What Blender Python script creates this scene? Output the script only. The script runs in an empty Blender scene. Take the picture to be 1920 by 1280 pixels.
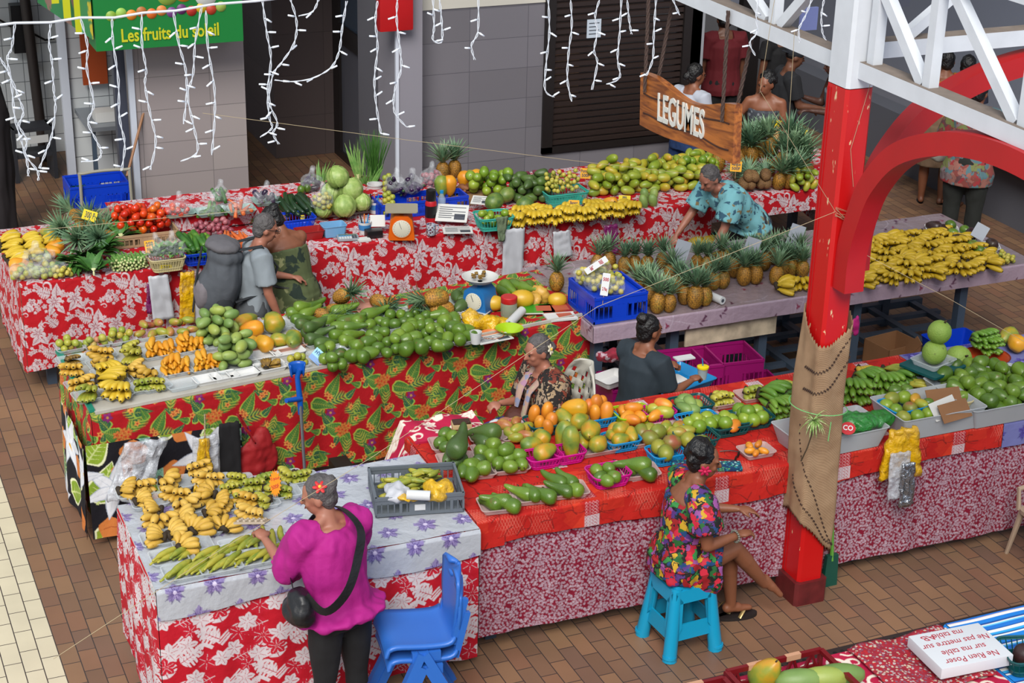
# Market hall with fruit stalls: scene script (library, patterns, setting, tables, produce, props, people, overhead, light)
import bpy,bmesh,math,random
import numpy as np
from mathutils import Vector,Matrix,Euler,noise
R=math.radians
PI=math.pi
random.seed(7)
rng=random.Random(11)
SC=bpy.context.scene
COL=SC.collection
FPX,PITCH,ROLL,YAW,CAMH=3249.76,0.40305,0.023611,0.412206,5.6
_cy,_sy=math.cos(YAW),math.sin(YAW)
_fwd=Vector((_sy*math.cos(PITCH),_cy*math.cos(PITCH),-math.sin(PITCH)))
_rt=Vector((_cy,-_sy,0))
_up=_rt.cross(_fwd)
CR=_rt*math.cos(ROLL)+_up*math.sin(ROLL)
CU=-_rt*math.sin(ROLL)+_up*math.cos(ROLL)
CPOS=Vector((0,0,CAMH))
cam=bpy.data.cameras.new('camera')
cam.sensor_width=36
cam.lens=FPX/1920*36
cam.clip_end=200
camo=bpy.data.objects.new('camera',cam)
COL.objects.link(camo)
M3=Matrix((CR,CU,-_fwd)).transposed()
camo.matrix_world=Matrix.Translation(CPOS)@M3.to_4x4()
SC.camera=camo
def _ray(px,py):
 return CR*(px-960)-CU*(py-640)+_fwd*FPX
def at(px,py,z=0.0):
 d=_ray(px,py);t=(z-CAMH)/d.z
 return CPOS+d*t
def aty(px,py,y):
 d=_ray(px,py);return CPOS+d*(y/d.y)
def atx(px,py,x):
 d=_ray(px,py);return CPOS+d*(x/d.x)
MATS={}
def _nt(name):
 m=bpy.data.materials.new(name);m.use_nodes=True
 nt=m.node_tree;b=nt.nodes['Principled BSDF']
 return m,nt,b
def srgb(h):
 if isinstance(h,str):
  h=h.lstrip('#');c=[int(h[i:i+2],16)/255 for i in(0,2,4)]
 else:
  c=h
 return tuple(((x/12.92)if x<=.04045 else((x+.055)/1.055)**2.4)for x in c)
def c4(h):
 return(*srgb(h),1)
def mat(name,col,rough=.6,metal=0,spec=.5,bump=0,bscale=60,var=0,vscale=4,alpha=1,trans=0,emis=None,estr=0,coat=0,sheen=0,subs=0):
 if name in MATS:return MATS[name]
 m,nt,b=_nt(name)
 b.inputs['Base Color'].default_value=c4(col)
 b.inputs['Roughness'].default_value=rough
 b.inputs['Metallic'].default_value=metal
 b.inputs['Specular IOR Level'].default_value=spec
 b.inputs['Alpha'].default_value=alpha
 b.inputs['Transmission Weight'].default_value=trans
 b.inputs['Coat Weight'].default_value=coat
 b.inputs['Sheen Weight'].default_value=sheen
 if emis:
  b.inputs['Emission Color'].default_value=c4(emis);b.inputs['Emission Strength'].default_value=estr
 tc=None
 if bump or var:
  tc=nt.nodes.new('ShaderNodeTexCoord')
 if bump:
  n=nt.nodes.new('ShaderNodeTexNoise');n.inputs['Scale'].default_value=bscale;n.inputs['Detail'].default_value=3
  bp=nt.nodes.new('ShaderNodeBump');bp.inputs['Strength'].default_value=bump;bp.inputs['Distance'].default_value=.01
  nt.links.new(tc.outputs['Object'],n.inputs['Vector']);nt.links.new(n.outputs[0],bp.inputs['Height']);nt.links.new(bp.outputs[0],b.inputs['Normal'])
 if var:
  n=nt.nodes.new('ShaderNodeTexNoise');n.inputs['Scale'].default_value=vscale;n.inputs['Detail'].default_value=5
  h=nt.nodes.new('ShaderNodeHueSaturation');h.inputs['Color'].default_value=c4(col)
  mr=nt.nodes.new('ShaderNodeMapRange');mr.inputs[3].default_value=1-var;mr.inputs[4].default_value=1+var
  mr.inputs[1].default_value=.3;mr.inputs[2].default_value=.7
  nt.links.new(tc.outputs['Object'],n.inputs['Vector']);nt.links.new(n.outputs[0],mr.inputs[0]);nt.links.new(mr.outputs[0],h.inputs['Value']);nt.links.new(h.outputs[0],b.inputs['Base Color'])
 MATS[name]=m
 return m
def skinmat(name,cols,rough=.35,scale=9,mix=.5,bump=.15,bscale=150,spots=None,spot_amt=.5,spot_scale=30,cells=0):
 """produce skin: per-object random pick along the colour list, patchy noise over it"""
 if name in MATS:return MATS[name]
 m,nt,b=_nt(name);L=nt.links.new;N=nt.nodes.new
 oi=N('ShaderNodeObjectInfo');tc=N('ShaderNodeTexCoord')
 add=N('ShaderNodeVectorMath');add.operation='ADD'
 sc=N('ShaderNodeVectorMath');sc.operation='SCALE';sc.inputs[3].default_value=37
 cmb=N('ShaderNodeCombineXYZ')
 for i in range(3):L(oi.outputs['Random'],cmb.inputs[i])
 L(cmb.outputs[0],sc.inputs[0]);L(tc.outputs['Object'],add.inputs[0]);L(sc.outputs[0],add.inputs[1])
 nz=N('ShaderNodeTexNoise');nz.inputs['Scale'].default_value=scale;nz.inputs['Detail'].default_value=3
 L(add.outputs[0],nz.inputs['Vector'])
 mr=N('ShaderNodeMapRange');mr.inputs[1].default_value=.3;mr.inputs[2].default_value=.7
 L(nz.outputs[0],mr.inputs[0])
 mx=N('ShaderNodeMath');mx.operation='MULTIPLY_ADD';mx.inputs[1].default_value=mix
 ms=N('ShaderNodeMath');ms.operation='MULTIPLY';ms.inputs[1].default_value=1-mix
 L(oi.outputs['Random'],ms.inputs[0]);L(mr.outputs[0],mx.inputs[0]);L(ms.outputs[0],mx.inputs[2])
 cr=N('ShaderNodeValToRGB');el=cr.color_ramp.elements
 el[0].color=c4(cols[0]);el[0].position=.1
 el[1].color=c4(cols[-1]);el[1].position=.9
 for i,c in enumerate(cols[1:-1],1):
  e=el.new(.1+.8*i/(len(cols)-1));e.color=c4(c)
 L(mx.outputs[0],cr.inputs[0])
 out=cr.outputs[0]
 if spots:
  n2=N('ShaderNodeTexNoise');n2.inputs['Scale'].default_value=spot_scale;n2.inputs['Detail'].default_value=2
  L(add.outputs[0],n2.inputs['Vector'])
  r2=N('ShaderNodeMapRange');r2.inputs[1].default_value=.66;r2.inputs[2].default_value=.74;r2.inputs[4].default_value=spot_amt
  L(n2.outputs[0],r2.inputs[0])
  mm=N('ShaderNodeMix');mm.data_type='RGBA';mm.inputs[7].default_value=c4(spots)
  L(r2.outputs[0],mm.inputs[0]);L(out,mm.inputs[6]);out=mm.outputs[2]
 if cells:
  vo=N('ShaderNodeTexVoronoi');vo.inputs['Scale'].default_value=cells;vo.inputs['Randomness'].default_value=.25;L(tc.outputs['Object'],vo.inputs['Vector'])
  r4=N('ShaderNodeMapRange');r4.inputs[1].default_value=.35;r4.inputs[2].default_value=.75;r4.inputs[4].default_value=.75;L(vo.outputs['Distance'],r4.inputs[0])
  m4=N('ShaderNodeMix');m4.data_type='RGBA';m4.inputs[7].default_value=c4('#3c2a10');L(r4.outputs[0],m4.inputs[0]);L(out,m4.inputs[6]);out=m4.outputs[2]
 L(out,b.inputs['Base Color']);b.inputs['Roughness'].default_value=rough
 if bump:
  n3=N('ShaderNodeTexNoise');n3.inputs['Scale'].default_value=bscale
  bp=N('ShaderNodeBump');bp.inputs['Strength'].default_value=bump;bp.inputs['Distance'].default_value=.004
  L(tc.outputs['Object'],n3.inputs['Vector']);L(n3.outputs[0],bp.inputs['Height']);L(bp.outputs[0],b.inputs['Normal'])
 MATS[name]=m
 return m
def printmat(name,base,blobs,scale=12,rough=.8,seed=0,warp=.5,cov=.66):
 """printed garment fabric: voronoi cells coloured from a list over a base"""
 if name in MATS:return MATS[name]
 m,nt,b=_nt(name);L=nt.links.new;N=nt.nodes.new
 tc=N('ShaderNodeTexCoord')
 nz=N('ShaderNodeTexNoise');nz.inputs['Scale'].default_value=scale*.9
 va=N('ShaderNodeVectorMath');va.operation='MULTIPLY_ADD';va.inputs[1].default_value=(warp/scale,)*3
 L(tc.outputs['Object'],nz.inputs['Vector']);L(nz.outputs['Color'],va.inputs[0]);L(tc.outputs['Object'],va.inputs[2])
 vo=N('ShaderNodeTexVoronoi');vo.inputs['Scale'].default_value=scale;vo.inputs['Randomness'].default_value=.9
 L(va.outputs[0],vo.inputs['Vector'])
 sep=N('ShaderNodeSeparateColor');L(vo.outputs['Color'],sep.inputs[0])
 cr=N('ShaderNodeValToRGB');cr.color_ramp.interpolation='CONSTANT';el=cr.color_ramp.elements
 n=len(blobs);el[0].color=c4(blobs[0]);el[0].position=0;el[1].color=c4(blobs[-1]);el[1].position=(n-1)/n
 for i in range(1,n-1):
  e=el.new(i/n);e.color=c4(blobs[i])
 L(sep.outputs[0],cr.inputs[0])
 w=N('ShaderNodeTexNoise');w.inputs['Scale'].default_value=scale*4;L(va.outputs[0],w.inputs['Vector'])
 ad=N('ShaderNodeMath');ad.operation='MULTIPLY_ADD';ad.inputs[1].default_value=.5;L(w.outputs[0],ad.inputs[0]);L(vo.outputs['Distance'],ad.inputs[2])
 mr=N('ShaderNodeMapRange');mr.inputs[1].default_value=cov;mr.inputs[2].default_value=cov+.07
 L(ad.outputs[0],mr.inputs[0])
 mm=N('ShaderNodeMix');mm.data_type='RGBA';mm.inputs[7].default_value=c4(base)
 L(mr.outputs[0],mm.inputs[0]);L(cr.outputs[0],mm.inputs[6]);L(mm.outputs[2],b.inputs['Base Color'])
 b.inputs['Roughness'].default_value=rough
 MATS[name]=m
 return m
def clothmat(name,rough=.7,coat=0,bump=.1,spec=.4):
 if name in MATS:return MATS[name]
 m,nt,b=_nt(name);L=nt.links.new;N=nt.nodes.new
 a=N('ShaderNodeVertexColor');a.layer_name='Col';L(a.outputs[0],b.inputs['Base Color'])
 b.inputs['Roughness'].default_value=rough;b.inputs['Coat Weight'].default_value=coat;b.inputs['Coat Roughness'].default_value=.25
 b.inputs['Specular IOR Level'].default_value=spec
 if bump:
  tc=N('ShaderNodeTexCoord');n=N('ShaderNodeTexNoise');n.inputs['Scale'].default_value=14;n.inputs['Detail'].default_value=4
  bp=N('ShaderNodeBump');bp.inputs['Strength'].default_value=bump;bp.inputs['Distance'].default_value=.03
  L(tc.outputs['Object'],n.inputs['Vector']);L(n.outputs[0],bp.inputs['Height']);L(bp.outputs[0],b.inputs['Normal'])
 MATS[name]=m
 return m
def filmmat(name,col='#f2f4f6',alpha=.35,rough=.15):
 if name in MATS:return MATS[name]
 m,nt,b=_nt(name);L=nt.links.new;N=nt.nodes.new
 b.inputs['Base Color'].default_value=c4(col);b.inputs['Roughness'].default_value=rough;b.inputs['Alpha'].default_value=alpha
 b.inputs['Specular IOR Level'].default_value=.8
 tc=N('ShaderNodeTexCoord');n=N('ShaderNodeTexNoise');n.inputs['Scale'].default_value=22;n.inputs['Detail'].default_value=4
 bp=N('ShaderNodeBump');bp.inputs['Strength'].default_value=.8;bp.inputs['Distance'].default_value=.03
 L(tc.outputs['Object'],n.inputs['Vector']);L(n.outputs[0],bp.inputs['Height']);L(bp.outputs[0],b.inputs['Normal'])
 mr=N('ShaderNodeMapRange');mr.inputs[1].default_value=.4;mr.inputs[2].default_value=.75;mr.inputs[3].default_value=alpha*.6;mr.inputs[4].default_value=min(1,alpha*1.8)
 L(n.outputs[0],mr.inputs[0]);L(mr.outputs[0],b.inputs['Alpha'])
 MATS[name]=m
 return m
def tag(o,label=None,cat=None,group=None,kind=None):
 if label:o['label']=label
 if cat:o['category']=cat
 if group:o['group']=group
 if kind:o['kind']=kind
 return o
def empty(name,loc=(0,0,0),rz=0,label=None,cat=None,group=None):
 o=bpy.data.objects.new(name,None);COL.objects.link(o)
 o.empty_display_size=.05
 o.location=loc;o.rotation_euler=(0,0,rz)
 return tag(o,label,cat,group)
def link(name,me,parent=None,loc=None):
 o=bpy.data.objects.new(name,me);COL.objects.link(o)
 if parent is not None:o.parent=parent
 if loc is not None:o.location=loc
 return o
def kids(o):
 return list(o.children)
def dup(src,loc=None,rot=None,scale=None,label=None,cat=None,group=None):
 def rec(o,p):
  c=o.copy();COL.objects.link(c);c.parent=p
  for ch in KIDS.get(o.name,()):rec(ch,c)
  return c
 c=rec(src,None)
 if loc is not None:c.location=loc
 if rot is not None:c.rotation_euler=rot
 if scale is not None:c.scale=(scale,)*3 if not hasattr(scale,'__len__')else scale
 return tag(c,label,cat,group)
KIDS={}
def register(o):
 """remember the tree below a template so that copies are quick"""
 ch=[x for x in bpy.data.objects if x.parent==o]
 if ch:KIDS[o.name]=ch
 for x in ch:register(x)
 return o
class MB:
 """collects shapes; build() links them as one mesh object"""
 def __init__(s):s.v=[];s.f=[];s.m=[];s.mi=0
 def face(s,idx):s.f.append(tuple(idx));s.m.append(s.mi)
 def add(s,vs,fs):
  o=len(s.v);s.v.extend([tuple(x)for x in vs])
  for f in fs:s.f.append(tuple(i+o for i in f));s.m.append(s.mi)
 def box(s,x0,y0,z0,x1,y1,z1,M=None,bev=0):
  if bev:
   bm=bmesh.new();bmesh.ops.create_cube(bm,size=1)
   for v in bm.verts:v.co=Vector(((x0+x1)/2+v.co.x*(x1-x0),(y0+y1)/2+v.co.y*(y1-y0),(z0+z1)/2+v.co.z*(z1-z0)))
   bmesh.ops.bevel(bm,geom=bm.edges[:],offset=bev,segments=2,profile=.7,affect='EDGES')
   vs=[v.co.copy()for v in bm.verts];bm.verts.index_update();fs=[[v.index for v in f.verts]for f in bm.faces];bm.free()
  else:
   vs=[Vector(p)for p in((x0,y0,z0),(x1,y0,z0),(x1,y1,z0),(x0,y1,z0),(x0,y0,z1),(x1,y0,z1),(x1,y1,z1),(x0,y1,z1))]
   fs=[(0,3,2,1),(4,5,6,7),(0,1,5,4),(1,2,6,5),(2,3,7,6),(3,0,4,7)]
  if M is not None:vs=[M@v for v in vs]
  s.add(vs,fs)
  return s
 def bar(s,a,b,w,h,up=(0,0,1)):
  a,b=Vector(a),Vector(b);d=b-a;L=d.length;z=d/L
  x=Vector(up).cross(z)
  if x.length<1e-4:x=Vector((1,0,0)).cross(z)
  x.normalize();y=z.cross(x)
  vs=[a+x*sx*w/2+y*sy*h/2 for sx,sy in((-1,-1),(1,-1),(1,1),(-1,1))]
  vs+=[v+d for v in vs]
  s.add(vs,[(0,3,2,1),(4,5,6,7),(0,1,5,4),(1,2,6,5),(2,3,7,6),(3,0,4,7)])
  return s
 def tube(s,pts,rad,n=8,cap=True,flat=1,up=(0,0,1)):
  pts=[Vector(p)for p in pts];k=len(pts)
  rads=rad if hasattr(rad,'__len__')else[rad]*k
  vs=[];px=None
  for i,p in enumerate(pts):
   t=(pts[min(i+1,k-1)]-pts[max(i-1,0)])
   t=t.normalized()if t.length>1e-9 else Vector((0,0,1))
   if px is None:
    x=Vector(up).cross(t)
    if x.length<.05:x=Vector((1,0,0)).cross(t)
   else:
    x=px-t*px.dot(t)
   x.normalize();y=t.cross(x);px=x
   for j in range(n):
    a=2*PI*j/n
    vs.append(p+x*math.cos(a)*rads[i]+y*math.sin(a)*rads[i]*flat)
  fs=[]
  for i in range(k-1):
   for j in range(n):
    fs.append((i*n+j,i*n+(j+1)%n,(i+1)*n+(j+1)%n,(i+1)*n+j))
  if cap:
   fs.append(tuple(range(n-1,-1,-1)));fs.append(tuple((k-1)*n+j for j in range(n)))
  s.add(vs,fs)
  return s
 def lathe(s,prof,n=20,M=None,cx=0,cy=0,close=False):
  vs=[];k=len(prof)
  for r,z in prof:
   for j in range(n):
    a=2*PI*j/n;vs.append(Vector((cx+r*math.cos(a),cy+r*math.sin(a),z)))
  fs=[]
  for i in range(k-1):
   for j in range(n):
    fs.append((i*n+j,i*n+(j+1)%n,(i+1)*n+(j+1)%n,(i+1)*n+j))
  fs.append(tuple(range(n-1,-1,-1)))
  fs.append(tuple((k-1)*n+j for j in range(n)))
  if M is not None:vs=[M@v for v in vs]
  s.add(vs,fs)
  return s
 def ell(s,c,r,n=14,k=8,M=None):
  c=Vector(c);r=Vector((r,r,r))if not hasattr(r,'__len__')else Vector(r)
  prof=[(math.sin(PI*i/k),-math.cos(PI*i/k))for i in range(k+1)]
  vs=[]
  for a,z in prof[1:-1]:
   for j in range(n):
    t=2*PI*j/n;p=Vector((a*math.cos(t)*r.x,a*math.sin(t)*r.y,z*r.z))
    vs.append(c+(M@p if M is not None else p))
  b=Vector((0,0,-r.z));t_=Vector((0,0,r.z))
  vs.append(c+(M@b if M is not None else b));vs.append(c+(M@t_ if M is not None else t_))
  fs=[];m_=k-1
  for i in range(m_-1):
   for j in range(n):fs.append((i*n+j,i*n+(j+1)%n,(i+1)*n+(j+1)%n,(i+1)*n+j))
  bi,ti=m_*n,m_*n+1
  for j in range(n):
   fs.append((bi,(j+1)%n,j));fs.append((ti,(m_-1)*n+j,(m_-1)*n+(j+1)%n))
  s.add(vs,fs)
  return s
 def prism(s,poly,a,b,axis=2):
  """poly 2D extruded along axis from a to b"""
  n=len(poly)
  def P(p,h):
   return(p[0],p[1],h)if axis==2 else((p[0],h,p[1])if axis==1 else(h,p[0],p[1]))
  vs=[P(p,a)for p in poly]+[P(p,b)for p in poly]
  fs=[tuple(range(n-1,-1,-1)),tuple(range(n,2*n))]+[(i,(i+1)%n,n+(i+1)%n,n+i)for i in range(n)]
  s.add(vs,fs)
  return s
 def xf(s,M,start=0):
  for i in range(start,len(s.v)):s.v[i]=tuple(M@Vector(s.v[i]))
  return s
 def mesh(s,name,mats,smooth=True,angle=None):
  me=bpy.data.meshes.new(name)
  me.from_pydata(s.v,[],s.f);
  if not isinstance(mats,(list,tuple)):mats=[mats]
  for m in mats:me.materials.append(m)
  if len(mats)>1:me.polygons.foreach_set('material_index',s.m)
  if smooth:
   me.shade_smooth()
   if angle:me.set_sharp_from_angle(angle=R(angle))
  me.update()
  bm=bmesh.new();bm.from_mesh(me);bmesh.ops.recalc_face_normals(bm,faces=bm.faces[:]);bm.to_mesh(me);bm.free()
  return me
 def build(s,name,mats,parent=None,smooth=True,angle=40,loc=None):
  return link(name,s.mesh(name,mats,smooth,angle),parent,loc)
def ribbon(m,pts,axis,w,th=.004,k=6):
 """flat strap along pts, lying against a body whose axis runs through the point axis"""
 P=[Vector(v)for v in smooth_pts([tuple(p)for p in pts],k)];b=len(m.v);n=len(P)
 for i,p in enumerate(P):
  t=(P[min(i+1,n-1)]-P[max(i-1,0)]).normalized();o=p-Vector(axis);o=(o-t*o.dot(t));o.z*=.6;o.normalize();s=t.cross(o).normalized()*w/2
  m.v+=[tuple(p-s),tuple(p+s),tuple(p+s+o*th),tuple(p-s+o*th)]
 for i in range(n-1):
  for j in range(4):m.face((b+4*i+j,b+4*i+(j+1)%4,b+4*i+4+(j+1)%4,b+4*i+4+j))
 m.face((b,b+1,b+2,b+3));m.face(tuple(b+4*(n-1)+q for q in(3,2,1,0)))
def text(name,body,size,m,parent=None,loc=(0,0,0),rot=(0,0,0),ext=.001,off=0,sx=1,align='CENTER',shear=0,matrix=None,space=1):
 cu=bpy.data.curves.new(name,'FONT');cu.body=body;cu.size=size;cu.extrude=ext;cu.offset=off
 cu.align_x=align;cu.align_y='CENTER';cu.shear=shear;cu.space_character=space;cu.resolution_u=3
 cu.materials.append(m)
 o=bpy.data.objects.new(name,cu);COL.objects.link(o)
 if matrix is not None:
  o.matrix_local=matrix@Matrix.Diagonal((sx,1,1,1))
 else:
  o.location=loc;o.rotation_euler=rot;o.scale=(sx,1,1)
 if parent is not None:o.parent=parent
 me=bpy.data.meshes.new_from_object(o);n=bpy.data.objects.new(name,me);n.location=o.location.copy();n.rotation_euler=o.rotation_euler.copy();n.scale=o.scale.copy();bpy.data.objects.remove(o);COL.objects.link(n)
 if parent is not None:n.parent=parent
 return n
def frame(origin,xdir,ydir):
 """matrix with local x along xdir, local y along ydir"""
 x=Vector(xdir).normalized();z=x.cross(Vector(ydir)).normalized();y=z.cross(x)
 m=Matrix((x,y,z)).transposed().to_4x4();m.translation=Vector(origin)
 return m
TMPS=bpy.data.scenes.new('workbench')
class Blob(MB):
 def cap(s,p0,r0,p1,r1,n=14,flat=1,up=(0,0,1)):
  """rounded, tapering limb"""
  p0,p1=Vector(p0),Vector(p1);d=p1-p0;L=max(d.length,1e-5);t=d/L
  pts,rad=[],[]
  for i in range(5):
   a=PI/2*(i/4);pts.append(p0-t*r0*math.cos(a));rad.append(max(r0*math.sin(a),1e-4))
  for i in range(1,4):
   pts.append(p0+d*(i/4));rad.append(r0+(r1-r0)*i/4)
  for i in range(5):
   a=PI/2*(i/4);pts.append(p1+t*r1*math.sin(a));rad.append(max(r1*math.cos(a),1e-4))
  s.tube(pts,rad,n=n,flat=flat,up=up)
  return s
 def chain(s,nodes,n=14,flat=1,up=(0,0,1)):
  for(a,ra),(b,rb)in zip(nodes,nodes[1:]):s.cap(a,ra,b,rb,n,flat,up)
  return s
 def solid(s,name,mats,parent=None,vox=.012,smooth=4,disp=None,cutz=None,fac=.5):
  me=bpy.data.meshes.new(name);me.from_pydata(s.v,[],s.f)
  bm=bmesh.new();bm.from_mesh(me);bmesh.ops.recalc_face_normals(bm,faces=bm.faces[:]);bm.to_mesh(me);bm.free()
  o=bpy.data.objects.new(name,me);TMPS.collection.objects.link(o)
  rm=o.modifiers.new('r','REMESH');rm.mode='VOXEL';rm.voxel_size=vox;rm.use_smooth_shade=True
  if smooth:
   sm=o.modifiers.new('m','SMOOTH');sm.factor=fac;sm.iterations=smooth
  vl=TMPS.view_layers[0];vl.update();dg=vl.depsgraph
  me2=bpy.data.meshes.new_from_object(o.evaluated_get(dg));o.modifiers.clear();TMPS.collection.objects.unlink(o);COL.objects.link(o)
  old=o.data;o.data=me2;bpy.data.meshes.remove(old);me2.name=name
  me2.materials.clear()
  if not isinstance(mats,(list,tuple)):mats=[mats]
  for m in mats:me2.materials.append(m)
  if cutz is not None:
   bm=bmesh.new();bm.from_mesh(me2)
   for co,no in(cutz if isinstance(cutz,list)else[cutz]):
    bmesh.ops.bisect_plane(bm,geom=bm.verts[:]+bm.edges[:]+bm.faces[:],plane_co=co,plane_no=no,clear_outer=True)
   bm.to_mesh(me2);bm.free()
  if disp:
   me2.update()
   n_=len(me2.vertices);co=np.empty(n_*3,np.float32);no=np.empty(n_*3,np.float32);me2.vertices.foreach_get('co',co);me2.vertex_normals.foreach_get('vector',no)
   co=co.reshape(-1,3);no=no.reshape(-1,3);d_=np.array([disp(Vector(c_))for c_ in co.tolist()]);co=co+no*d_[:,None];me2.vertices.foreach_set('co',co.astype(np.float32).ravel())
  me2.shade_smooth();me2.update()
  if parent is not None:o.parent=parent
  return o
def folds(amp=.008,sc=9,vert=3):
 def f(c):
  return amp*(noise.noise(Vector((c.x*sc,c.y*sc,c.z*vert)))+.5*noise.noise(Vector((c.x*sc*2.2+5,c.y*sc*2.2,c.z*vert*2))))
 return f
class Canvas:
 def __init__(s,w,h,res,bg):
  s.w,s.h,s.res=w,h,res
  s.nx,s.ny=int(round(w/res)),int(round(h/res))
  s.a=np.empty((s.ny,s.nx,3),np.float32);s.a[:]=srgb(bg)
 def poly(s,pts,col,op=1.0):
  p=np.asarray(pts,float)/s.res
  x0,y0=np.floor(p.min(0)).astype(int)-1;x1,y1=np.ceil(p.max(0)).astype(int)+1
  X,Y=np.meshgrid(np.arange(x0,x1)+.5,np.arange(y0,y1)+.5)
  ins=np.zeros(X.shape,bool);q=np.roll(p,-1,0)
  for(ax,ay),(bx,by)in zip(p,q):
   if ay==by:continue
   c=(ay>Y)!=(by>Y)
   ins^=c&(X<(bx-ax)*(Y-ay)/(by-ay)+ax)
  yy,xx=np.nonzero(ins)
  yy=(yy+y0)%s.ny;xx=(xx+x0)%s.nx
  c=np.array(srgb(col),np.float32)
  s.a[yy,xx]=s.a[yy,xx]*(1-op)+c*op
 def stroke(s,pts,wd,col,taper=False,op=1.0):
  pts=np.asarray(pts,float);d=np.gradient(pts,axis=0);d/=np.linalg.norm(d,axis=1)[:,None]+1e-9
  n=np.stack([-d[:,1],d[:,0]],1);w=np.full(len(pts),wd/2)
  if taper:w=w*np.linspace(1,.15,len(pts))
  s.poly(np.vstack([pts+n*w[:,None],(pts-n*w[:,None])[::-1]]),col,op)
 def sample(s,U,V):
  fx=U/s.res-.5;fy=V/s.res-.5
  ix=np.floor(fx).astype(int);iy=np.floor(fy).astype(int);tx=(fx-ix)[...,None];ty=(fy-iy)[...,None]
  g=lambda i,j:s.a[j%s.ny,i%s.nx]
  return(g(ix,iy)*(1-tx)+g(ix+1,iy)*tx)*(1-ty)+(g(ix,iy+1)*(1-tx)+g(ix+1,iy+1)*tx)*ty
def tf(pts,x,y,a=0,sc=1):
 c,s_=math.cos(a),math.sin(a)
 return[(x+sc*(px*c-py*s_),y+sc*(px*s_+py*c))for px,py in pts]
def leafpoly(L,W,n=12,k=.45):
 up=[(L*t,W/2*math.sin(PI*t**k if k!=1 else PI*t))for t in[i/n for i in range(n+1)]]
 return up+[(x,-y)for x,y in up[-2:0:-1]]
def m_hibiscus(c,x,y,r,a,col,vein):
 pts=[]
 for i in range(100):
  t=2*PI*i/100;lob=abs(math.cos(2.5*t))**.45
  pts.append((r*(.35+.65*lob+.04*math.sin(23*t))*math.cos(t),r*(.35+.65*lob+.04*math.sin(23*t))*math.sin(t)))
 c.poly(tf(pts,x,y,a),col)
 for i in range(5):
  t=2*PI*i/5
  for dt in(-.22,0,.22):
   c.stroke(tf([(r*.15*math.cos(t),r*.15*math.sin(t)),(r*.5*math.cos(t+dt*.5),r*.5*math.sin(t+dt*.5)),(r*.82*math.cos(t+dt),r*.82*math.sin(t+dt))],x,y,a),.0035,vein,True)
  c.stroke(tf([(r*.1*math.cos(t+.63),r*.1*math.sin(t+.63)),(r*.42*math.cos(t+.63),r*.42*math.sin(t+.63))],x,y,a),.004,vein)
def m_monstera(c,x,y,L,a,col,vein):
 n=60;W=L*.8;up=[]
 for i in range(n+1):
  t=i/n;w=W/2*math.sin(PI*t**.62);k=(t*7)%1
  if.12<t<.93:w*=1 if k<.62 else.45
  up.append((L*(t*1.0+.0),w))
 pts=up+[(px,-py)for px,py in up[-2:0:-1]]
 c.poly(tf(pts,x,y,a),col)
 c.stroke(tf([(-.06*L,0),(L*.92,0)],x,y,a),.005,vein,True)
 for i in range(1,7):
  for sg in(-1,1):
   c.stroke(tf([(L*i/8,0),(L*(i/8+.09),sg*W*.27*min(1,(8.4-i)/4))],x,y,a),.003,vein,True)
def m_star(c,x,y,r,a,col,vein,n=5,ce=None):
 for i in range(n):
  t=a+2*PI*i/n
  c.poly(tf(leafpoly(r,r*.62,8,1.2),x,y,t),col)
  if vein:c.stroke(tf([(r*.15,0),(r*.75,0)],x,y,t),.0025,vein)
 if ce:c.poly(tf([(r*.2*math.cos(k),r*.2*math.sin(k))for k in np.arange(0,6.28,.8)],x,y),ce)
def m_curl(c,x,y,r,a,col,wd=.018,sg=1):
 pts=[(r*(1-t*.75)*math.cos(t*5.2)*1,sg*r*(1-t*.75)*math.sin(t*5.2))for t in np.linspace(0,1,30)]
 pts=[(r,-sg*r*1.1)]+pts
 c.stroke(tf(pts,x,y,a),wd,col,True)
def m_leaf(c,x,y,L,W,a,col,vein,edge=None,nv=6):
 if edge:c.poly(tf(leafpoly(L*1.06,W*1.22),x-.01*math.cos(a),y-.01*math.sin(a),a),edge)
 c.poly(tf(leafpoly(L,W),x,y,a),col)
 c.stroke(tf([(-.05*L,0),(L*.95,0)],x,y,a),W*.09,vein,True)
 for i in range(1,nv+1):
  for sg in(-1,1):
   t0=i/(nv+2);hw=.36*math.sin(PI*min(1,t0+.1)**.6);c.stroke(tf([(L*t0,0),(L*(t0+.1),sg*W*hw)],x,y,a),W*.045,vein,True)
def m_palm(c,x,y,L,a,col,col2,n=11):
 for i in range(n):
  t=.1+.85*i/n;l=L*.5*math.sin(PI*(t*.75+.2))
  for sg in(-1,1):
   c.poly(tf(tf(leafpoly(l,l*.18,6),L*t,0,sg*.75),x,y,a),col if i%2 else col2)
 c.stroke(tf([(0,0),(L,0)],x,y,a),L*.03,col,True)
def m_plume(c,x,y,r,a,col,ce,edge=None):
 for i in range(5):
  if edge:c.poly(tf(leafpoly(r*1.1,r*.78,8,.8),x,y,a+2*PI*i/5),edge)
  c.poly(tf(leafpoly(r,r*.6,8,.8),x,y,a+2*PI*i/5),col)
 c.poly(tf([(r*.28*math.cos(k),r*.28*math.sin(k))for k in np.arange(0,6.28,.7)],x,y),ce)
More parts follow.
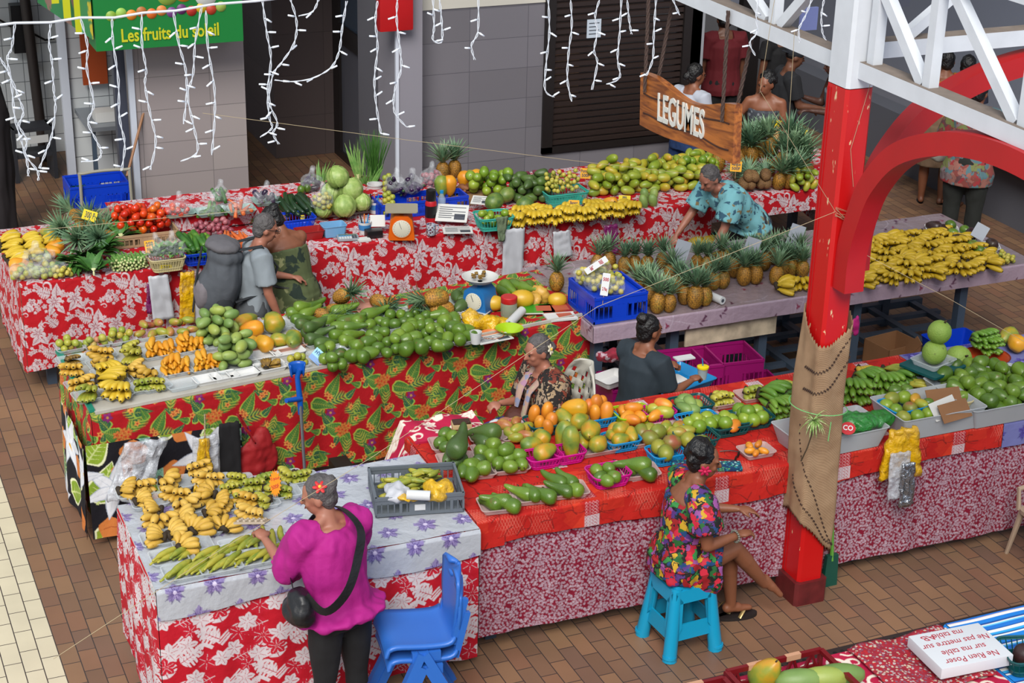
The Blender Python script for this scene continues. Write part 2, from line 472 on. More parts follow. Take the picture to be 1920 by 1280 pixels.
def pat_red_white(seed=1):
 c=Canvas(.58,.48,.002,'#a80a18');w,v='#bfb2b6','#8f2c3c'
 for dx,dy in((0,0),(.29,.24)):
  m_monstera(c,.19+dx,.135+dy,.115,2.75,w,v)
  m_hibiscus(c,.215+dx,.075+dy,.058,.3,w,v)
  m_leaf(c,.235+dx,.12+dy,.10,.075,PI*.5-.1,w,v);m_leaf(c,.20+dx,.03+dy,.07,.05,-PI*.65,w,v);m_leaf(c,.245+dx,.03+dy,.07,.05,-PI*.3,w,v)
  m_curl(c,.165+dx,.205+dy,.034,0,w,.016);m_curl(c,.29+dx,.235+dy,.02,2,w,.009,-1)
  m_leaf(c,.045+dx,.02+dy,.075,.05,1.9,w,v);m_hibiscus(c,.05+dx,.09+dy,.035,2,w,v)
  for k,(sx,sy)in enumerate(((.085,.06),(.11,.09),(.095,.035),(.14,.05),(.115,.19),(.09,.215),(.01,.17),(.04,.185),(.28,.12),(.01,.06))):
   m_star(c,sx+dx,sy+dy,.023,k,w,v)
  for k,(sx,sy)in enumerate(((.075,.185),(.02,.21),(.15,.01),(.275,.07),(.285,.15),(.07,.01))):m_star(c,sx+dx,sy+dy,.015,k*2,w,None)
 for dx,dy in((.29,0),(0,.24)):
  m_monstera(c,.22+dx,.12+dy,.10,2.3,w,v);m_hibiscus(c,.075+dx,.085+dy,.058,.9,w,v);m_leaf(c,.075+dx,.045+dy,.075,.055,-2.3,w,v);m_leaf(c,.10+dx,.045+dy,.075,.055,-.9,w,v)
  m_leaf(c,.09+dx,.13+dy,.06,.03,1.2,w,v);m_curl(c,.13+dx,.145+dy,.022,1,w,.01)
  for k,(sx,sy)in enumerate(((.14,.03),(.165,.055),(.27,.045),(.20,.03),(.155,.195),(.21,.21),(.02,.12))):
   m_star(c,sx+dx,sy+dy,.024,k,w,v)
 return c
def pat_tropic():
 c=Canvas(.60,.58,.002,'#a00c16');g,g2,y_,o,pu='#42702f','#28563a','#86903a','#bc7434','#762060'
 for dx,dy in((0,0),(.30,.29)):
  m_palm(c,.20+dx,.13+dy,.19,.65,'#8f9a3c',g,12);m_palm(c,.05+dx,.23+dy,.15,1.9,'#a09c40',g,10);m_palm(c,.30+dx,.20+dy,.13,2.3,'#8c983a',g2,9)
  m_palm(c,.01+dx,.05+dy,.11,-1.9,'#a09c40',g,9)
  m_leaf(c,.16+dx,.12+dy,.13,.095,2.6,g,y_,'#93aa44',8);m_leaf(c,.10+dx,.19+dy,.11,.07,2.2,g2,y_,'#86a244')
  m_leaf(c,.27+dx,.07+dy,.19,.075,-.35,g,y_,'#a0a842',9);m_leaf(c,.27+dx,.26+dy,.13,.06,-.1,g2,y_,'#8fa63f')
  m_leaf(c,.20+dx,.09+dy,.11,.05,-1.1,g,y_,'#7f9f3c');m_leaf(c,.15+dx,.08+dy,.09,.045,-2.0,g2,y_,'#7f9f3c');m_leaf(c,.18+dx,.07+dy,.085,.035,-1.57,g,y_,'#7f9f3c')
  m_leaf(c,.02+dx,.13+dy,.085,.04,2.7,g,y_,'#93aa44');m_leaf(c,.06+dx,.11+dy,.07,.035,1.5,g2,y_,'#93aa44')
  for k,(sx,sy)in enumerate(((.15,.135),(.19,.15),(.165,.10),(.205,.11),(.225,.14),(.18,.125))):m_plume(c,sx+dx,sy+dy,.029,k,o,'#b8381e','#a0481f')
  for k,(sx,sy)in enumerate(((.045,.165),(.285,.185),(.11,.02),(.25,.28))):m_plume(c,sx+dx,sy+dy,.024,k,'#cc8640','#a03020')
  m_plume(c,.10+dx,.265+dy,.034,1,pu,'#b08040','#641a50')
 for dx,dy in((.30,0),(0,.29)):
  m_leaf(c,.10+dx,.10+dy,.17,.08,1.1,g,y_,'#a0a842',9);m_leaf(c,.26+dx,.18+dy,.12,.06,2.5,g2,y_,'#93aa44');m_palm(c,.07+dx,.05+dy,.15,.2,'#8f9a3c',g2,10)
  m_palm(c,.20+dx,.22+dy,.12,1.4,'#a09c40',g,9);m_leaf(c,.22+dx,.06+dy,.10,.045,.7,g2,y_,'#7f9f3c');m_leaf(c,.05+dx,.20+dy,.09,.045,2.0,g,y_,'#7f9f3c')
  for k,(sx,sy)in enumerate(((.08,.11),(.10,.085),(.22,.20),(.245,.215))):m_plume(c,sx+dx,sy+dy,.025,k,'#cc8640','#a03020','#8a3a22')
 return c
def pat_rw_big():
 c=Canvas(.60,.56,.002,'#ac0c20');w,r,v='#c6bcc0','#b3142a','#a82a3c'
 for dx,dy in((0,0),(.30,.28)):
  t=np.linspace(0,1,40)
  def wave(off,wd,cc,ph=0):c.stroke(np.stack([-.06+dx+.42*t,.17+dy+off+.055*np.sin(t*6.28+ph)+.08*t],1),wd,cc)
  wave(0,.045,w);wave(.012,.006,r);wave(-.008,.005,r);wave(-.13,.03,w,1.5);wave(-.135,.005,r,1.5)
  m_monstera(c,.20+dx,.25+dy,.16,3.5,r,w);m_monstera(c,.26+dx,.02+dy,.17,1.9,w,v);m_monstera(c,.02+dx,.05+dy,.15,.35,r,w)
  m_monstera(c,.14+dx,.17+dy,.11,5.6,w,v)
  for k,(x,y,rr,cc,vv)in enumerate(((.05,.21,.06,r,w),(.15,.05,.05,w,v),(.18,.165,.06,r,w),(.02,.12,.045,w,v),(.27,.17,.055,w,v),(.10,.265,.05,w,v),(.25,.09,.05,r,w),(.09,.0,.04,r,w))):
   m_star(c,x+dx,y+dy,rr*1.2,k*.7,cc,vv,6 if k%2 else 5)
 for dx,dy in((.30,0),(0,.28)):
  m_monstera(c,.03+dx,.10+dy,.15,.5,w,v);m_monstera(c,.24+dx,.20+dy,.15,2.6,w,v);m_star(c,.17+dx,.07+dy,.065,.4,r,w,6);m_star(c,.07+dx,.20+dy,.06,.1,w,v,5)
  m_star(c,.25+dx,.08+dy,.055,.9,w,v,6);m_curl(c,.14+dx,.14+dy,.045,1,w,.022);m_curl(c,.20+dx,.25+dy,.04,3,w,.02,-1)
 return c
def pat_lilac():
 c=Canvas(.44,.34,.0025,'#a9adb4')
 for x,y,r in((.10,.08,.062),(.32,.09,.07),(.20,.255,.055),(.41,.26,.06)):
  for k in(-2.5,-1.9,-1.2,-.6,.3):c.poly(tf(leafpoly(r*1.25,r*.4,6),x,y,k),'#4a4070',.8)
  c.poly([(x+r*(.78+.2*math.sin(5*t)+.06*math.sin(17*t))*math.cos(t),y+r*(.78+.2*math.sin(5*t)+.06*math.sin(17*t))*math.sin(t))for t in np.arange(0,6.28,.08)],'#8070a4',.85)
  for t in np.arange(0,6.28,.42):c.stroke([(x+r*.2*math.cos(t),y+r*.2*math.sin(t)),(x+r*.75*math.cos(t+.15),y+r*.75*math.sin(t+.15))],.004,'#b0a2cc' if int(t*5)%2 else '#564a86',True)
  for k in range(9):c.stroke(tf([(0,0),(r*.85,0)],x,y,k*.7),.0035,'#4c3a74')
  c.poly(tf([(r*.2*math.cos(k),r*.2*math.sin(k))for k in np.arange(0,6.28,.8)],x,y),'#c6bcd8')
 return c
def pat_coral():
 c=Canvas(.85,.60,.0025,'#b01c14');rr=random.Random(3);d='#5c1210'
 for k in range(16):
  x,y=rr.random()*.85,rr.random()*.6;w_=.06+.1*rr.random()
  c.poly(tf([(-w_,-w_*.6),(w_*.9,-w_*.7),(w_,w_*.5),(-w_*.8,w_*.8)],x,y,rr.random()),'#cc3c20' if k%2 else '#a4140e',.6)
 for k in range(16):
  x,y=rr.random()*.85,rr.random()*.6
  for i in range(7):
   c.stroke([(x+i*.018,y),(x+i*.018+.05,y+.11)],.0025,'#cc6858',op=.6);c.stroke([(x+i*.018+.05,y),(x+i*.018,y+.11)],.0025,'#cc6858',op=.6)
 for k in range(75):
  x,y,a=rr.random()*.85,rr.random()*.6,rr.random()*6.28
  p=[(x,y)]
  for i in range(4):
   a+=rr.uniform(-.8,.8);p.append((p[-1][0]+.03*math.cos(a),p[-1][1]+.03*math.sin(a)))
  c.stroke(p,.008,d,True,.75)
 for i in range(12):c.stroke([(.3+.02*i,.30),(.31+.02*i,.315),(.32+.02*i,.30),(.31+.02*i,.285),(.3+.02*i,.30)],.003,d)
 for x0,y0,bg,fg in((.60,.43,'#b8acb0','#a02030'),(.60,.515,'#9c1420','#c89c9c'),(.60,.03,'#9c1420','#c89c9c'),(.12,.12,'#b8a09c','#b03038')):
  c.poly([(x0,y0),(x0+.095,y0),(x0+.095,y0+.082),(x0,y0+.082)],bg)
  for i in range(4):
   for j in range(4):
    x,y=x0+.012+i*.022,y0+.012+j*.02
    c.stroke([(x-.009,y),(x,y+.009),(x+.009,y),(x,y-.009),(x-.009,y)],.003,fg)
 return c
def pat_small_flower():
 c=Canvas(.40,.40,.002,'#780c28');rr=random.Random(5);pts=[]
 for k in range(1500):
  x,y=rr.random()*.4,rr.random()*.4
  if all(min(abs(x-a),.4-abs(x-a))**2+min(abs(y-b),.4-abs(y-b))**2>.0140**2 for a,b in pts):pts.append((x,y))
 for k,(x,y)in enumerate(pts):
  r=rr.uniform(.0072,.0098)
  for i in range(6):c.poly(tf(leafpoly(r*1.15,r*.95,5,.7),x,y,i*1.05+k),'#a898a4' if k%5 else '#b8aab4')
  c.stroke(tf([(.55*r*math.cos(t),.55*r*math.sin(t))for t in np.linspace(0,6.28,9)],x,y),.0018,'#8e2a48')
 for k in range(400):
  x,y=rr.random()*.4,rr.random()*.4
  c.poly(tf(leafpoly(.009,.004,4),x,y,rr.random()*6),'#9c8694')
 return c
def pat_mauve(top=False):
 c=Canvas(1.1,.75,.003,'#978390' if not top else '#84757a');rr=random.Random(9)
 for k in range(26):
  x,y,a=rr.random()*1.1,rr.random()*.75,rr.uniform(-.4,2)
  n=rr.choice((3,3,5));cc=rr.choice(('#4a2438','#553048','#7a3048'))
  for i in range(n):c.poly(tf(leafpoly(rr.uniform(.03,.055),.017,6),x+.015*i,y+.008*i,a+(i-1)*.75),cc,.9)
 for k in range(9):
  x,y,a=rr.random()*1.1,rr.random()*.75,rr.uniform(-.3,.3);p=[(x,y)]
  for i in range(10):a+=rr.uniform(-.1,.35);p.append((p[-1][0]+.03*math.cos(a),p[-1][1]+.03*math.sin(a)))
  c.stroke(p,.004,'#b5a8b4',op=.7)
 for i in range(11):c.stroke([(i*.1,0),(i*.1,.75)],.002,'#a698a4',op=.5)
 for i in range(7):c.stroke([(0,i*.107),(1.1,i*.107)],.002,'#a698a4',op=.5)
 return c
def pat_tiare():
 c=Canvas(1.3,.95,.003,'#14121a')
 L=[(.05,.3,.30,.2,1.2,'#7f9a2c'),(.45,.75,.25,.14,.3,'#7f9a2c'),(.75,.68,.26,.13,-.2,'#7fa030'),(.35,.12,.30,.18,1.0,'#3f6a44'),(.80,.15,.28,.16,.4,'#7f9a2c'),(.62,.10,.26,.2,1.8,'#3a6850'),(.02,.02,.3,.15,.3,'#8a9c2a'),(1.05,.35,.25,.16,1.2,'#7c9c3c'),(.30,.30,.28,.18,.2,'#86a02e'),(.95,.75,.28,.18,2.6,'#7f9a2c'),(.60,.85,.3,.16,2.9,'#4a7a4a'),(.0,.6,.25,.16,.9,'#86a02e')]
 for x,y,l,w,a,cc in L:m_leaf(c,x,y,l,w,a,cc,'#c4cf86','#dfe0b8')
 for x,y,r in((.30,.62,.09),(.22,.5,.07),(.55,.45,.08),(.12,.10,.08),(.95,.42,.08),(.62,.72,.07),(.42,.25,.06),(1.1,.1,.09),(1.15,.75,.08)):
  c.poly(tf([(r*(1+.08*math.sin(5*k))*math.cos(k),r*(1+.08*math.sin(5*k))*math.sin(k))for k in np.arange(0,6.28,.3)],x,y),'#c9773a')
  c.stroke(tf([(-r*.6,0),(0,r*.15),(r*.6,0)],x,y),.008,'#a8582a')
 for x,y,r,cc in((.42,.40,.07,'#8fc0a4'),(.35,.70,.07,'#7fb8a0'),(.05,.78,.06,'#8fc4b0'),(1.0,.6,.08,'#8fc0a4')):
  m_leaf(c,x,y,r*1.6,r*1.4,1.0,cc,'#5f9080')
 for x,y,r,a in((.16,.38,.22,.3),(.78,.52,.24,.1),(.60,.02,.20,.5),(1.20,.50,.2,0)):
  for i in range(6):
   c.poly(tf(leafpoly(r*1.03,r*.42,10,.6),x,y,a+i*PI/3),'#a9b0c0')
   c.poly(tf(leafpoly(r,r*.36,10,.6),x,y,a+i*PI/3),'#d6d8de')
   c.stroke(tf([(r*.15,0),(r*.85,0)],x,y,a+i*PI/3),.006,'#bcc2cc',True)
  m_leaf(c,x,y,r*.28,r*.09,-.9,'#d9a520','#b98514')
 return c
def pat_stripes():
 c=Canvas(.2,.30,.002,'#1664b4');rr=random.Random(2);y=0
 seq=[('#1c78c8',.02),('#d8dcd8',.012),('#0f3f88',.008),('#2a98d4',.018),('#e0e0dc',.022),('#0f3f88',.006),('#1c6cc0',.03),('#5ab4dc',.01),('#e0e0dc',.008),('#123c80',.012),('#1a74c6',.03),('#e0ded8',.018),('#b9a6b0',.006),('#1660b4',.03),('#49a8dc',.012),('#e0e0dc',.01),('#0f3f88',.01),('#1c78c8',.038)]
 for col,h in seq:
  c.poly([(-.01,y),(.21,y),(.21,y+h),(-.01,y+h)],col);y+=h
 return c
def pat_magenta():
 c=Canvas(.5,.4,.0025,'#a8143c');w,v='#dccfc0','#a02048'
 for dx,dy in((0,0),(.25,.2)):
  m_curl(c,.08+dx,.1+dy,.05,.5,w,.022);m_curl(c,.18+dx,.08+dy,.04,2.6,w,.02,-1)
  for i in range(3):c.poly(tf(leafpoly(.09,.035),.13+dx,.04+dy,1.1+i*.5),w)
  m_star(c,.05+dx,.02+dy,.05,.3,w,v,6);m_curl(c,.2+dx,.17+dy,.03,4,w,.014)
 for dx,dy in((.25,0),(0,.2)):
  m_star(c,.1+dx,.08+dy,.07,.3,w,v,6);m_curl(c,.19+dx,.1+dy,.05,1.5,w,.02);m_curl(c,.04+dx,.15+dy,.04,4,w,.018,-1)
 return c
class ClothB:
 """table cloth sheets: grids of (u,v) -> point, coloured from a pattern; all become one mesh"""
 def __init__(s):s.V=[];s.F=[];s.C=[];s.n=0
 def sheet(s,fn,u0,u1,v0,v1,res,pat,uo=0,vo=0,resv=None,swap=False,tint=1.0,colfn=None):
  nu=max(2,int(abs(u1-u0)/res)+1);nv=max(2,int(abs(v1-v0)/(resv or res))+1)
  U,V=np.meshgrid(np.linspace(u0,u1,nu),np.linspace(v0,v1,nv))
  P=np.stack(fn(U,V),-1).reshape(-1,3)
  C=colfn(U,V)if colfn else(pat.sample(V+vo,U+uo)if swap else pat.sample(U+uo,V+vo))
  C=C.reshape(-1,3)*tint
  I=np.arange(nu*nv).reshape(nv,nu)
  F=np.stack([I[:-1,:-1],I[:-1,1:],I[1:,1:],I[1:,:-1]],-1).reshape(-1,4)+s.n
  s.V.append(P);s.F.append(F);s.C.append(C);s.n+=nu*nv
  return s
 def build(s,name,m,parent=None):
  V=np.concatenate(s.V).astype(np.float32);F=np.concatenate(s.F).astype(np.int32);C=np.concatenate(s.C)
  me=bpy.data.meshes.new(name)
  me.vertices.add(len(V));me.vertices.foreach_set('co',V.ravel())
  me.loops.add(F.size);me.loops.foreach_set('vertex_index',F.ravel())
  me.polygons.add(len(F));me.polygons.foreach_set('loop_start',np.arange(0,F.size,4,dtype=np.int32));me.polygons.foreach_set('loop_total',np.full(len(F),4,np.int32))
  me.update();me.validate()
  a=me.color_attributes.new('Col','FLOAT_COLOR','POINT')
  a.data.foreach_set('color',np.concatenate([C,np.ones((len(C),1))],1).astype(np.float32).ravel())
  me.materials.append(m);me.shade_smooth()
  return link(name,me,parent)
def fold(U,D,amp,k=1.0,ph=0.0):
 """hanging folds: grow with the distance D below the edge"""
 return amp*np.minimum(D/.35,1)*(np.sin(U*11*k+ph)+.6*np.sin(U*23*k+1.3+ph)+.35*np.sin(U*41*k+2.1)+.3*np.sin(U*5+D*4))
def table_drape(cb,x0,x1,yf0,yf1,yb0,yb1,z,hem,pat,res=.004,amp=.006,left=True,hemfn=None,uo=0,top=True,out=.0,tint=1.0,toppat=None,right=False,rnd=.012,back=False,topcolfn=None):
 """top sheet, front skirt and left skirt; front edge runs from yf0 at x0 to yf1 at x1"""
 yf=lambda X:yf0+(yf1-yf0)*(X-x0)/(x1-x0)
 yb=lambda X:yb0+(yb1-yb0)*(X-x0)/(x1-x0)
 if top:
  def ft(U,V):
   X=U;Y=yf(X)+(yb(X)-yf(X))*V/(yb0-yf0)
   return X,Y,z+.0015*np.sin(X*17+Y*9)*np.minimum(V*8,1)
  cb.sheet(ft,x0,x1,0,yb0-yf0,res if not toppat else res*1.3,toppat or pat,uo=uo,colfn=topcolfn,tint=tint)
 hz=hemfn or(lambda X:hem+0*X)
 def ff(U,V):
  D=(z-hz(U))*V
  r=np.minimum(D,rnd)
  Y=yf(U)-out-(rnd-np.sqrt(np.maximum(rnd**2-(rnd-r)**2,0)))*-1*0-r*.5-.012*np.minimum(D/.3,1)+fold(U,D,amp)
  return U,Y,z-D
 def cf(U,V):
  D=(z-hz(U))*V
  return pat.sample(U+uo,-D)
 nvres=res/(z-hem)
 cb.sheet(ff,x0,x1,0,1,res,pat,resv=nvres,colfn=cf,tint=tint)
 if left:
  def fl(U,V):
   D=(z-hem)*V
   k=np.clip((U-yf0)/.06,0,1);return x0-(.004+np.minimum(D,rnd)*.5+.02*np.minimum(D/.3,1)-fold(U,D,amp,1.0,2))*k-.004*(1-k),U-(1-k)*(np.minimum(D,rnd)*.5+.012*np.minimum(D/.3,1)-fold(U*0+x0,D,amp)),z-D
  cb.sheet(fl,yf0,yb0,0,1,res,pat,resv=nvres,colfn=lambda U,V:pat.sample(-U+yf0+x0+uo,-(z-hem)*V))
 if right:
  def fr(U,V):
   D=(z-hem)*V
   return x1+.004+np.minimum(D,rnd)*.5+fold(U,D,amp,1.0,2),U,z-D
  cb.sheet(fr,yf1,yb1,0,1,res,pat,resv=nvres,colfn=lambda U,V:pat.sample(U,-(z-hem)*V))
 return cb
def brickmat(name,cols,bw,rh,mortar,mcol,off=.5,rough=.5,vec='yx',ox=0,oy=0,white_x=None,bump=.3,bias=0,spec=.4,dirt=0):
 if name in MATS:return MATS[name]
 m,nt,b=_nt(name);L=nt.links.new;N=nt.nodes.new
 tc=N('ShaderNodeTexCoord');sp=N('ShaderNodeSeparateXYZ');L(tc.outputs['Object'],sp.inputs[0])
 cm=N('ShaderNodeCombineXYZ')
 ax={'x':0,'y':1,'z':2}
 for k,o_ in((0,ox),(1,oy)):
  a=N('ShaderNodeMath');a.operation='ADD';a.inputs[1].default_value=o_
  L(sp.outputs[ax[vec[k]]],a.inputs[0]);L(a.outputs[0],cm.inputs[k])
 br=N('ShaderNodeTexBrick');br.offset=off;br.inputs['Scale'].default_value=1;br.inputs['Mortar Size'].default_value=mortar
 br.inputs['Brick Width'].default_value=bw;br.inputs['Row Height'].default_value=rh;br.inputs['Mortar Smooth'].default_value=.3
 br.inputs['Color1'].default_value=(0,0,0,1);br.inputs['Color2'].default_value=(1,1,1,1);br.inputs['Bias'].default_value=bias
 L(cm.outputs[0],br.inputs['Vector'])
 cr=N('ShaderNodeValToRGB');el=cr.color_ramp.elements
 el[0].color=c4(cols[0]);el[1].color=c4(cols[-1])
 for i,c in enumerate(cols[1:-1],1):e=el.new(i/(len(cols)-1));e.color=c4(c)
 sx=N('ShaderNodeSeparateColor');L(br.outputs['Color'],sx.inputs[0]);L(sx.outputs[0],cr.inputs[0])
 out=cr.outputs[0]
 if white_x is not None:
  lt=N('ShaderNodeMath');lt.operation='LESS_THAN';lt.inputs[1].default_value=white_x;L(sp.outputs[0],lt.inputs[0])
  mx=N('ShaderNodeMix');mx.data_type='RGBA';mx.inputs[7].default_value=c4('#c9bfa4');L(lt.outputs[0],mx.inputs[0]);L(out,mx.inputs[6]);out=mx.outputs[2]
 nz=N('ShaderNodeTexNoise');nz.inputs['Scale'].default_value=1.6;nz.inputs['Detail'].default_value=7;L(tc.outputs['Object'],nz.inputs['Vector'])
 mr=N('ShaderNodeMapRange');mr.inputs[1].default_value=.3;mr.inputs[2].default_value=.7;mr.inputs[3].default_value=1-dirt;mr.inputs[4].default_value=1+dirt
 L(nz.outputs[0],mr.inputs[0]);hs=N('ShaderNodeHueSaturation');L(mr.outputs[0],hs.inputs['Value']);L(out,hs.inputs['Color']);out=hs.outputs[0]
 mm=N('ShaderNodeMix');mm.data_type='RGBA';mm.inputs[7].default_value=c4(mcol);L(br.outputs['Fac'],mm.inputs[0]);L(out,mm.inputs[6])
 L(mm.outputs[2],b.inputs['Base Color']);b.inputs['Roughness'].default_value=rough;b.inputs['Specular IOR Level'].default_value=spec
 bp=N('ShaderNodeBump');bp.invert=True;bp.inputs['Strength'].default_value=bump;bp.inputs['Distance'].default_value=.004
 L(br.outputs['Fac'],bp.inputs['Height']);L(bp.outputs[0],b.inputs['Normal'])
 MATS[name]=m
 return m
FLOORM=brickmat('floor_bricks',['#6c5240','#755945','#7c6049','#84654b','#7d5a45','#6e5546'],.2185,.1035,.0035,'#38302e',ox=.02,oy=-1.03+.1035*30,white_x=1.032,rough=.45,dirt=.12)
WALLG=brickmat('wall_tiles_grey',['#6e6b70','#77747a'],.6,.3,.003,'#55535a',off=0,vec='xz',ox=.55,oy=.02,rough=.35,bump=.2)
WALLGY=brickmat('wall_tiles_side',['#6e6b70','#77747a'],.6,.3,.003,'#55535a',off=0,vec='yz',ox=.1,oy=.02,rough=.35,bump=.2)
PIER=brickmat('pier_tiles',['#8d8484','#968d8b'],.62,.3,.003,'#6c6665',off=0,vec='xz',ox=.2,oy=.1,rough=.4,bump=.2)
WHT=brickmat('kitchen_tiles',['#c3c8cc','#cdd2d4'],.2,.2,.004,'#6d7276',off=0,vec='xz',rough=.15,bump=.3)
CREAM=mat('cream_plaster','#c8c4b8',.8)
def struct(name,mb,m,**k):
 o=mb.build(name,m,None,smooth=False,**k);o['kind']='structure';return o
def wall(name,x0,y0,z0,x1,y1,z1,m):return struct(name,MB().box(x0,y0,z0,x1,y1,z1),m)
wall('floor',-4,2,-.1,22,24,0,FLOORM)
YW=15.0
w=MB();w.box(5.45,YW,0,6.82,YW+.25,2.1);w.box(6.82,YW,0,8.42,YW+.25,.60);w.box(8.42,YW,0,8.55,YW+.25,2.1)
struct('wall_back',w,WALLG)
w=MB();w.box(5.45,YW-.01,2.1,6.82,YW+.25,4.2);w.box(6.82,YW,3.0,8.55,YW+.25,4.2);struct('wall_back.001',w,CREAM)
BLK=mat('dark_metal','#1c1716',.45);BLK2=mat('shutter_brown','#2b211e',.4)
m=MB()
m.box(6.82,YW-.03,.60,6.93,YW+.1,3.0);m.box(8.33,YW-.03,.60,8.42,YW+.1,3.0);m.box(6.82,YW-.03,.60,8.42,YW+.1,.66)
sh=struct('door_1',m,BLK)
m=MB();z=.66
while z<3.0:
 m.prism([(YW+.03,z),(YW-.002,z+.012),(YW-.002,z+.05),(YW+.03,z+.062)],6.93,8.33,0);z+=.065
o=m.build('shutter_slats',BLK2,sh,smooth=False)
tag(MB().box(7.27,YW-.012,1.72,7.42,YW-.004,1.90).build('paper_notice',mat('notice_paper','#b9c4cf',.8)),'small white paper notice stuck on the dark roller shutter','notice')
PN=bpy.data.objects['paper_notice']
for i in range(4):
 MB().box(7.29,YW-.014,1.86-.035*i,7.40-.02*(i%2),YW-.012,1.868-.035*i).build('print_line',mat('ink','#40444c',.8),PN,smooth=False)
wall('wall_pier',5.22,14.72,0,5.47,15.25,4.2,mat('pier_plain','#85828a',.5))
struct('trim_1',MB().box(5.205,14.705,0,5.235,14.735,4.2),mat('corner_metal','#c6cbd6',.3))
wall('wall_passage',5.27,15.25,0,5.45,16.0,4.2,mat('passage_grey','#5c5b62',.5))
m=MB();m.box(5.50,16.0,0,5.58,16.1,4.2);m.box(5.50,17.35,0,5.62,17.56,4.2);m.box(5.50,16.1,1.28,5.58,17.35,1.48);m.box(5.5,16.1,0,5.58,17.35,.08)
d=struct('door_2',m,BLK)
MB().box(5.53,16.1,.08,5.55,17.35,1.28).build('pane',mat('grey_pane','#5a5c66',.2),d,smooth=False)
MB().box(5.53,16.1,1.48,5.55,17.35,4.2).build('pane',mat('blue_pane','#3a4858',.12),d,smooth=False)
wall('wall_inner',4.84,17.56,0,6.6,19.5,4.2,brickmat('inner_tiles',['#4f4545','#574c4b'],.6,.45,.003,'#3f3737',off=0,vec='xz',rough=.5))
wall('wall_far',2.8,21,0,11.5,21.3,4.6,mat('far_brown','#2a211d',.7))
wall('wall_left_pier',2.84,14.9,0,3.84,15.8,4.2,PIER)
struct('trim_2',MB().box(2.80,14.88,0,2.85,14.93,4.2),mat('white_trim','#b9bfca',.35))
wall('trim_3',2.70,15.0,0,2.80,15.1,4.2,mat('slate_strip','#3b3f4c',.4))
wall('wall_kitchen',-1,18.57,0,2.95,18.8,2.05,WHT)
wall('wall_kitchen.001',-1,18.6,2.05,3.0,18.8,4.2,printmat('kitchen_poster','#bcb0b4',['#a86a5a','#c2a8a4','#b98c60','#b3a0ac','#c4b6c0'],5,.7))
struct('trim_4',MB().box(-1,18.45,2.02,2.70,18.57,2.12),mat('white_ledge','#c9ccd2',.4))
wall('wall_kitchen_side',2.62,17.0,0,3.4,17.2,4.2,WHT)
struct('trim_5',MB().box(2.53,16.93,0,2.61,17.0,4.2),mat('white_post','#c2c8d4',.35))
wall('wall_right',11.05,4,0,11.3,21,.62,mat('right_grey','#5c5e66',.6))
wall('wall_right.001',12.4,4,0,12.6,21,4.6,mat('right_white','#8f93a0',.6))
struct('trim_6',MB().box(10.85,4,.62,11.75,14.2,.70),mat('ledge_lilac','#8e90b8',.3))
wall('wall_recess',8.55,17.6,0,11.05,17.8,1.25,mat('recess_grey','#6f6f72',.6))
wall('wall_post',8.42,15.0,0,8.58,15.3,4.2,mat('post_grey','#8b8d92',.5))
wall('wall_dark_panel',10.15,16.9,.3,10.4,17.0,3.0,BLK)
m=MB();m.mi=0;m.box(2.2,6.93,-.01,8.0,7.16,.004)
m.mi=1;rr=random.Random(4)
for i in range(110):
 for j in range(3):
  m.lathe([(.0001,.0045),(.014,.0046),(.0141,.005),(.0001,.005)],8,cx=2.25+i*.052+(j%2)*.026,cy=6.975+j*.07)
o=m.build('drain_grating',[mat('grating','#2b2523',.5),mat('hole','#050404',.9)],smooth=False);tag(o,'long dark drain grating with round holes set in the brick floor','drain',kind='structure');o.name='floor_drain'
RED=mat('red_paint','#a80a10',.45,var=.08,vscale=3)
def paintmat():
 m_,nt,b=_nt('worn_red');L=nt.links.new;N=nt.nodes.new
 tc=N('ShaderNodeTexCoord');n=N('ShaderNodeTexNoise');mp=N('ShaderNodeMapping');mp.inputs['Scale'].default_value=(1,1,.3)
 n.inputs['Scale'].default_value=28;n.inputs['Detail'].default_value=5
 L(tc.outputs['Object'],mp.inputs[0]);L(mp.outputs[0],n.inputs['Vector'])
 r=N('ShaderNodeMapRange');r.inputs[1].default_value=.665;r.inputs[2].default_value=.69;L(n.outputs[0],r.inputs[0])
 mx=N('ShaderNodeMix');mx.data_type='RGBA';mx.inputs[6].default_value=c4('#b90f10');mx.inputs[7].default_value=c4('#d8b48c')
 L(r.outputs[0],mx.inputs[0]);L(mx.outputs[2],b.inputs['Base Color']);b.inputs['Roughness'].default_value=.38
 return m_
WORN=paintmat()
WHITE=mat('white_steel','#c9cdd2',.5,var=.06,vscale=6)
DUST=mat('dusty_grey','#75695f',.9,var=.15,vscale=12)
cx0,cx1,cy0,cy1=5.285,5.46,7.66,7.865
def chamf(x0,x1,y0,y1,c):
 return[(x0+c,y0),(x1-c,y0),(x1,y0+c),(x1,y1-c),(x1-c,y1),(x0+c,y1),(x0,y1-c),(x0,y0+c)]
col=empty('market_column',(5.38,7.76,0),0,'tall red painted column with white top and burlap wrapped middle','column');col['kind']='structure';col.name='column'
Mc=Matrix.Translation((-5.38,-7.76,0))
def cpart(name,mb,m_,**k):mb.xf(Mc);return mb.build(name,m_,col,smooth=False,**k)
cpart('shaft',MB().prism(chamf(cx0,cx1,cy0,cy1,.018),.1,3.22),WORN)
cpart('white_shaft',MB().prism(chamf(cx0,cx1,cy0,cy1,.018),3.225,5.2),WHITE)
cpart('plinth',MB().prism(chamf(cx0-.025,cx1+.025,cy0-.025,cy1+.025,.02),0,.155),mat('plinth_red','#5a1a1c',.5,var=.25,vscale=14))
m=MB()
for dx in(.15,.175):m.box(cx0-.004,cy0+dx,.16,cx0,cy0+dx+.012,3.2)
cpart('ridge',m,RED)
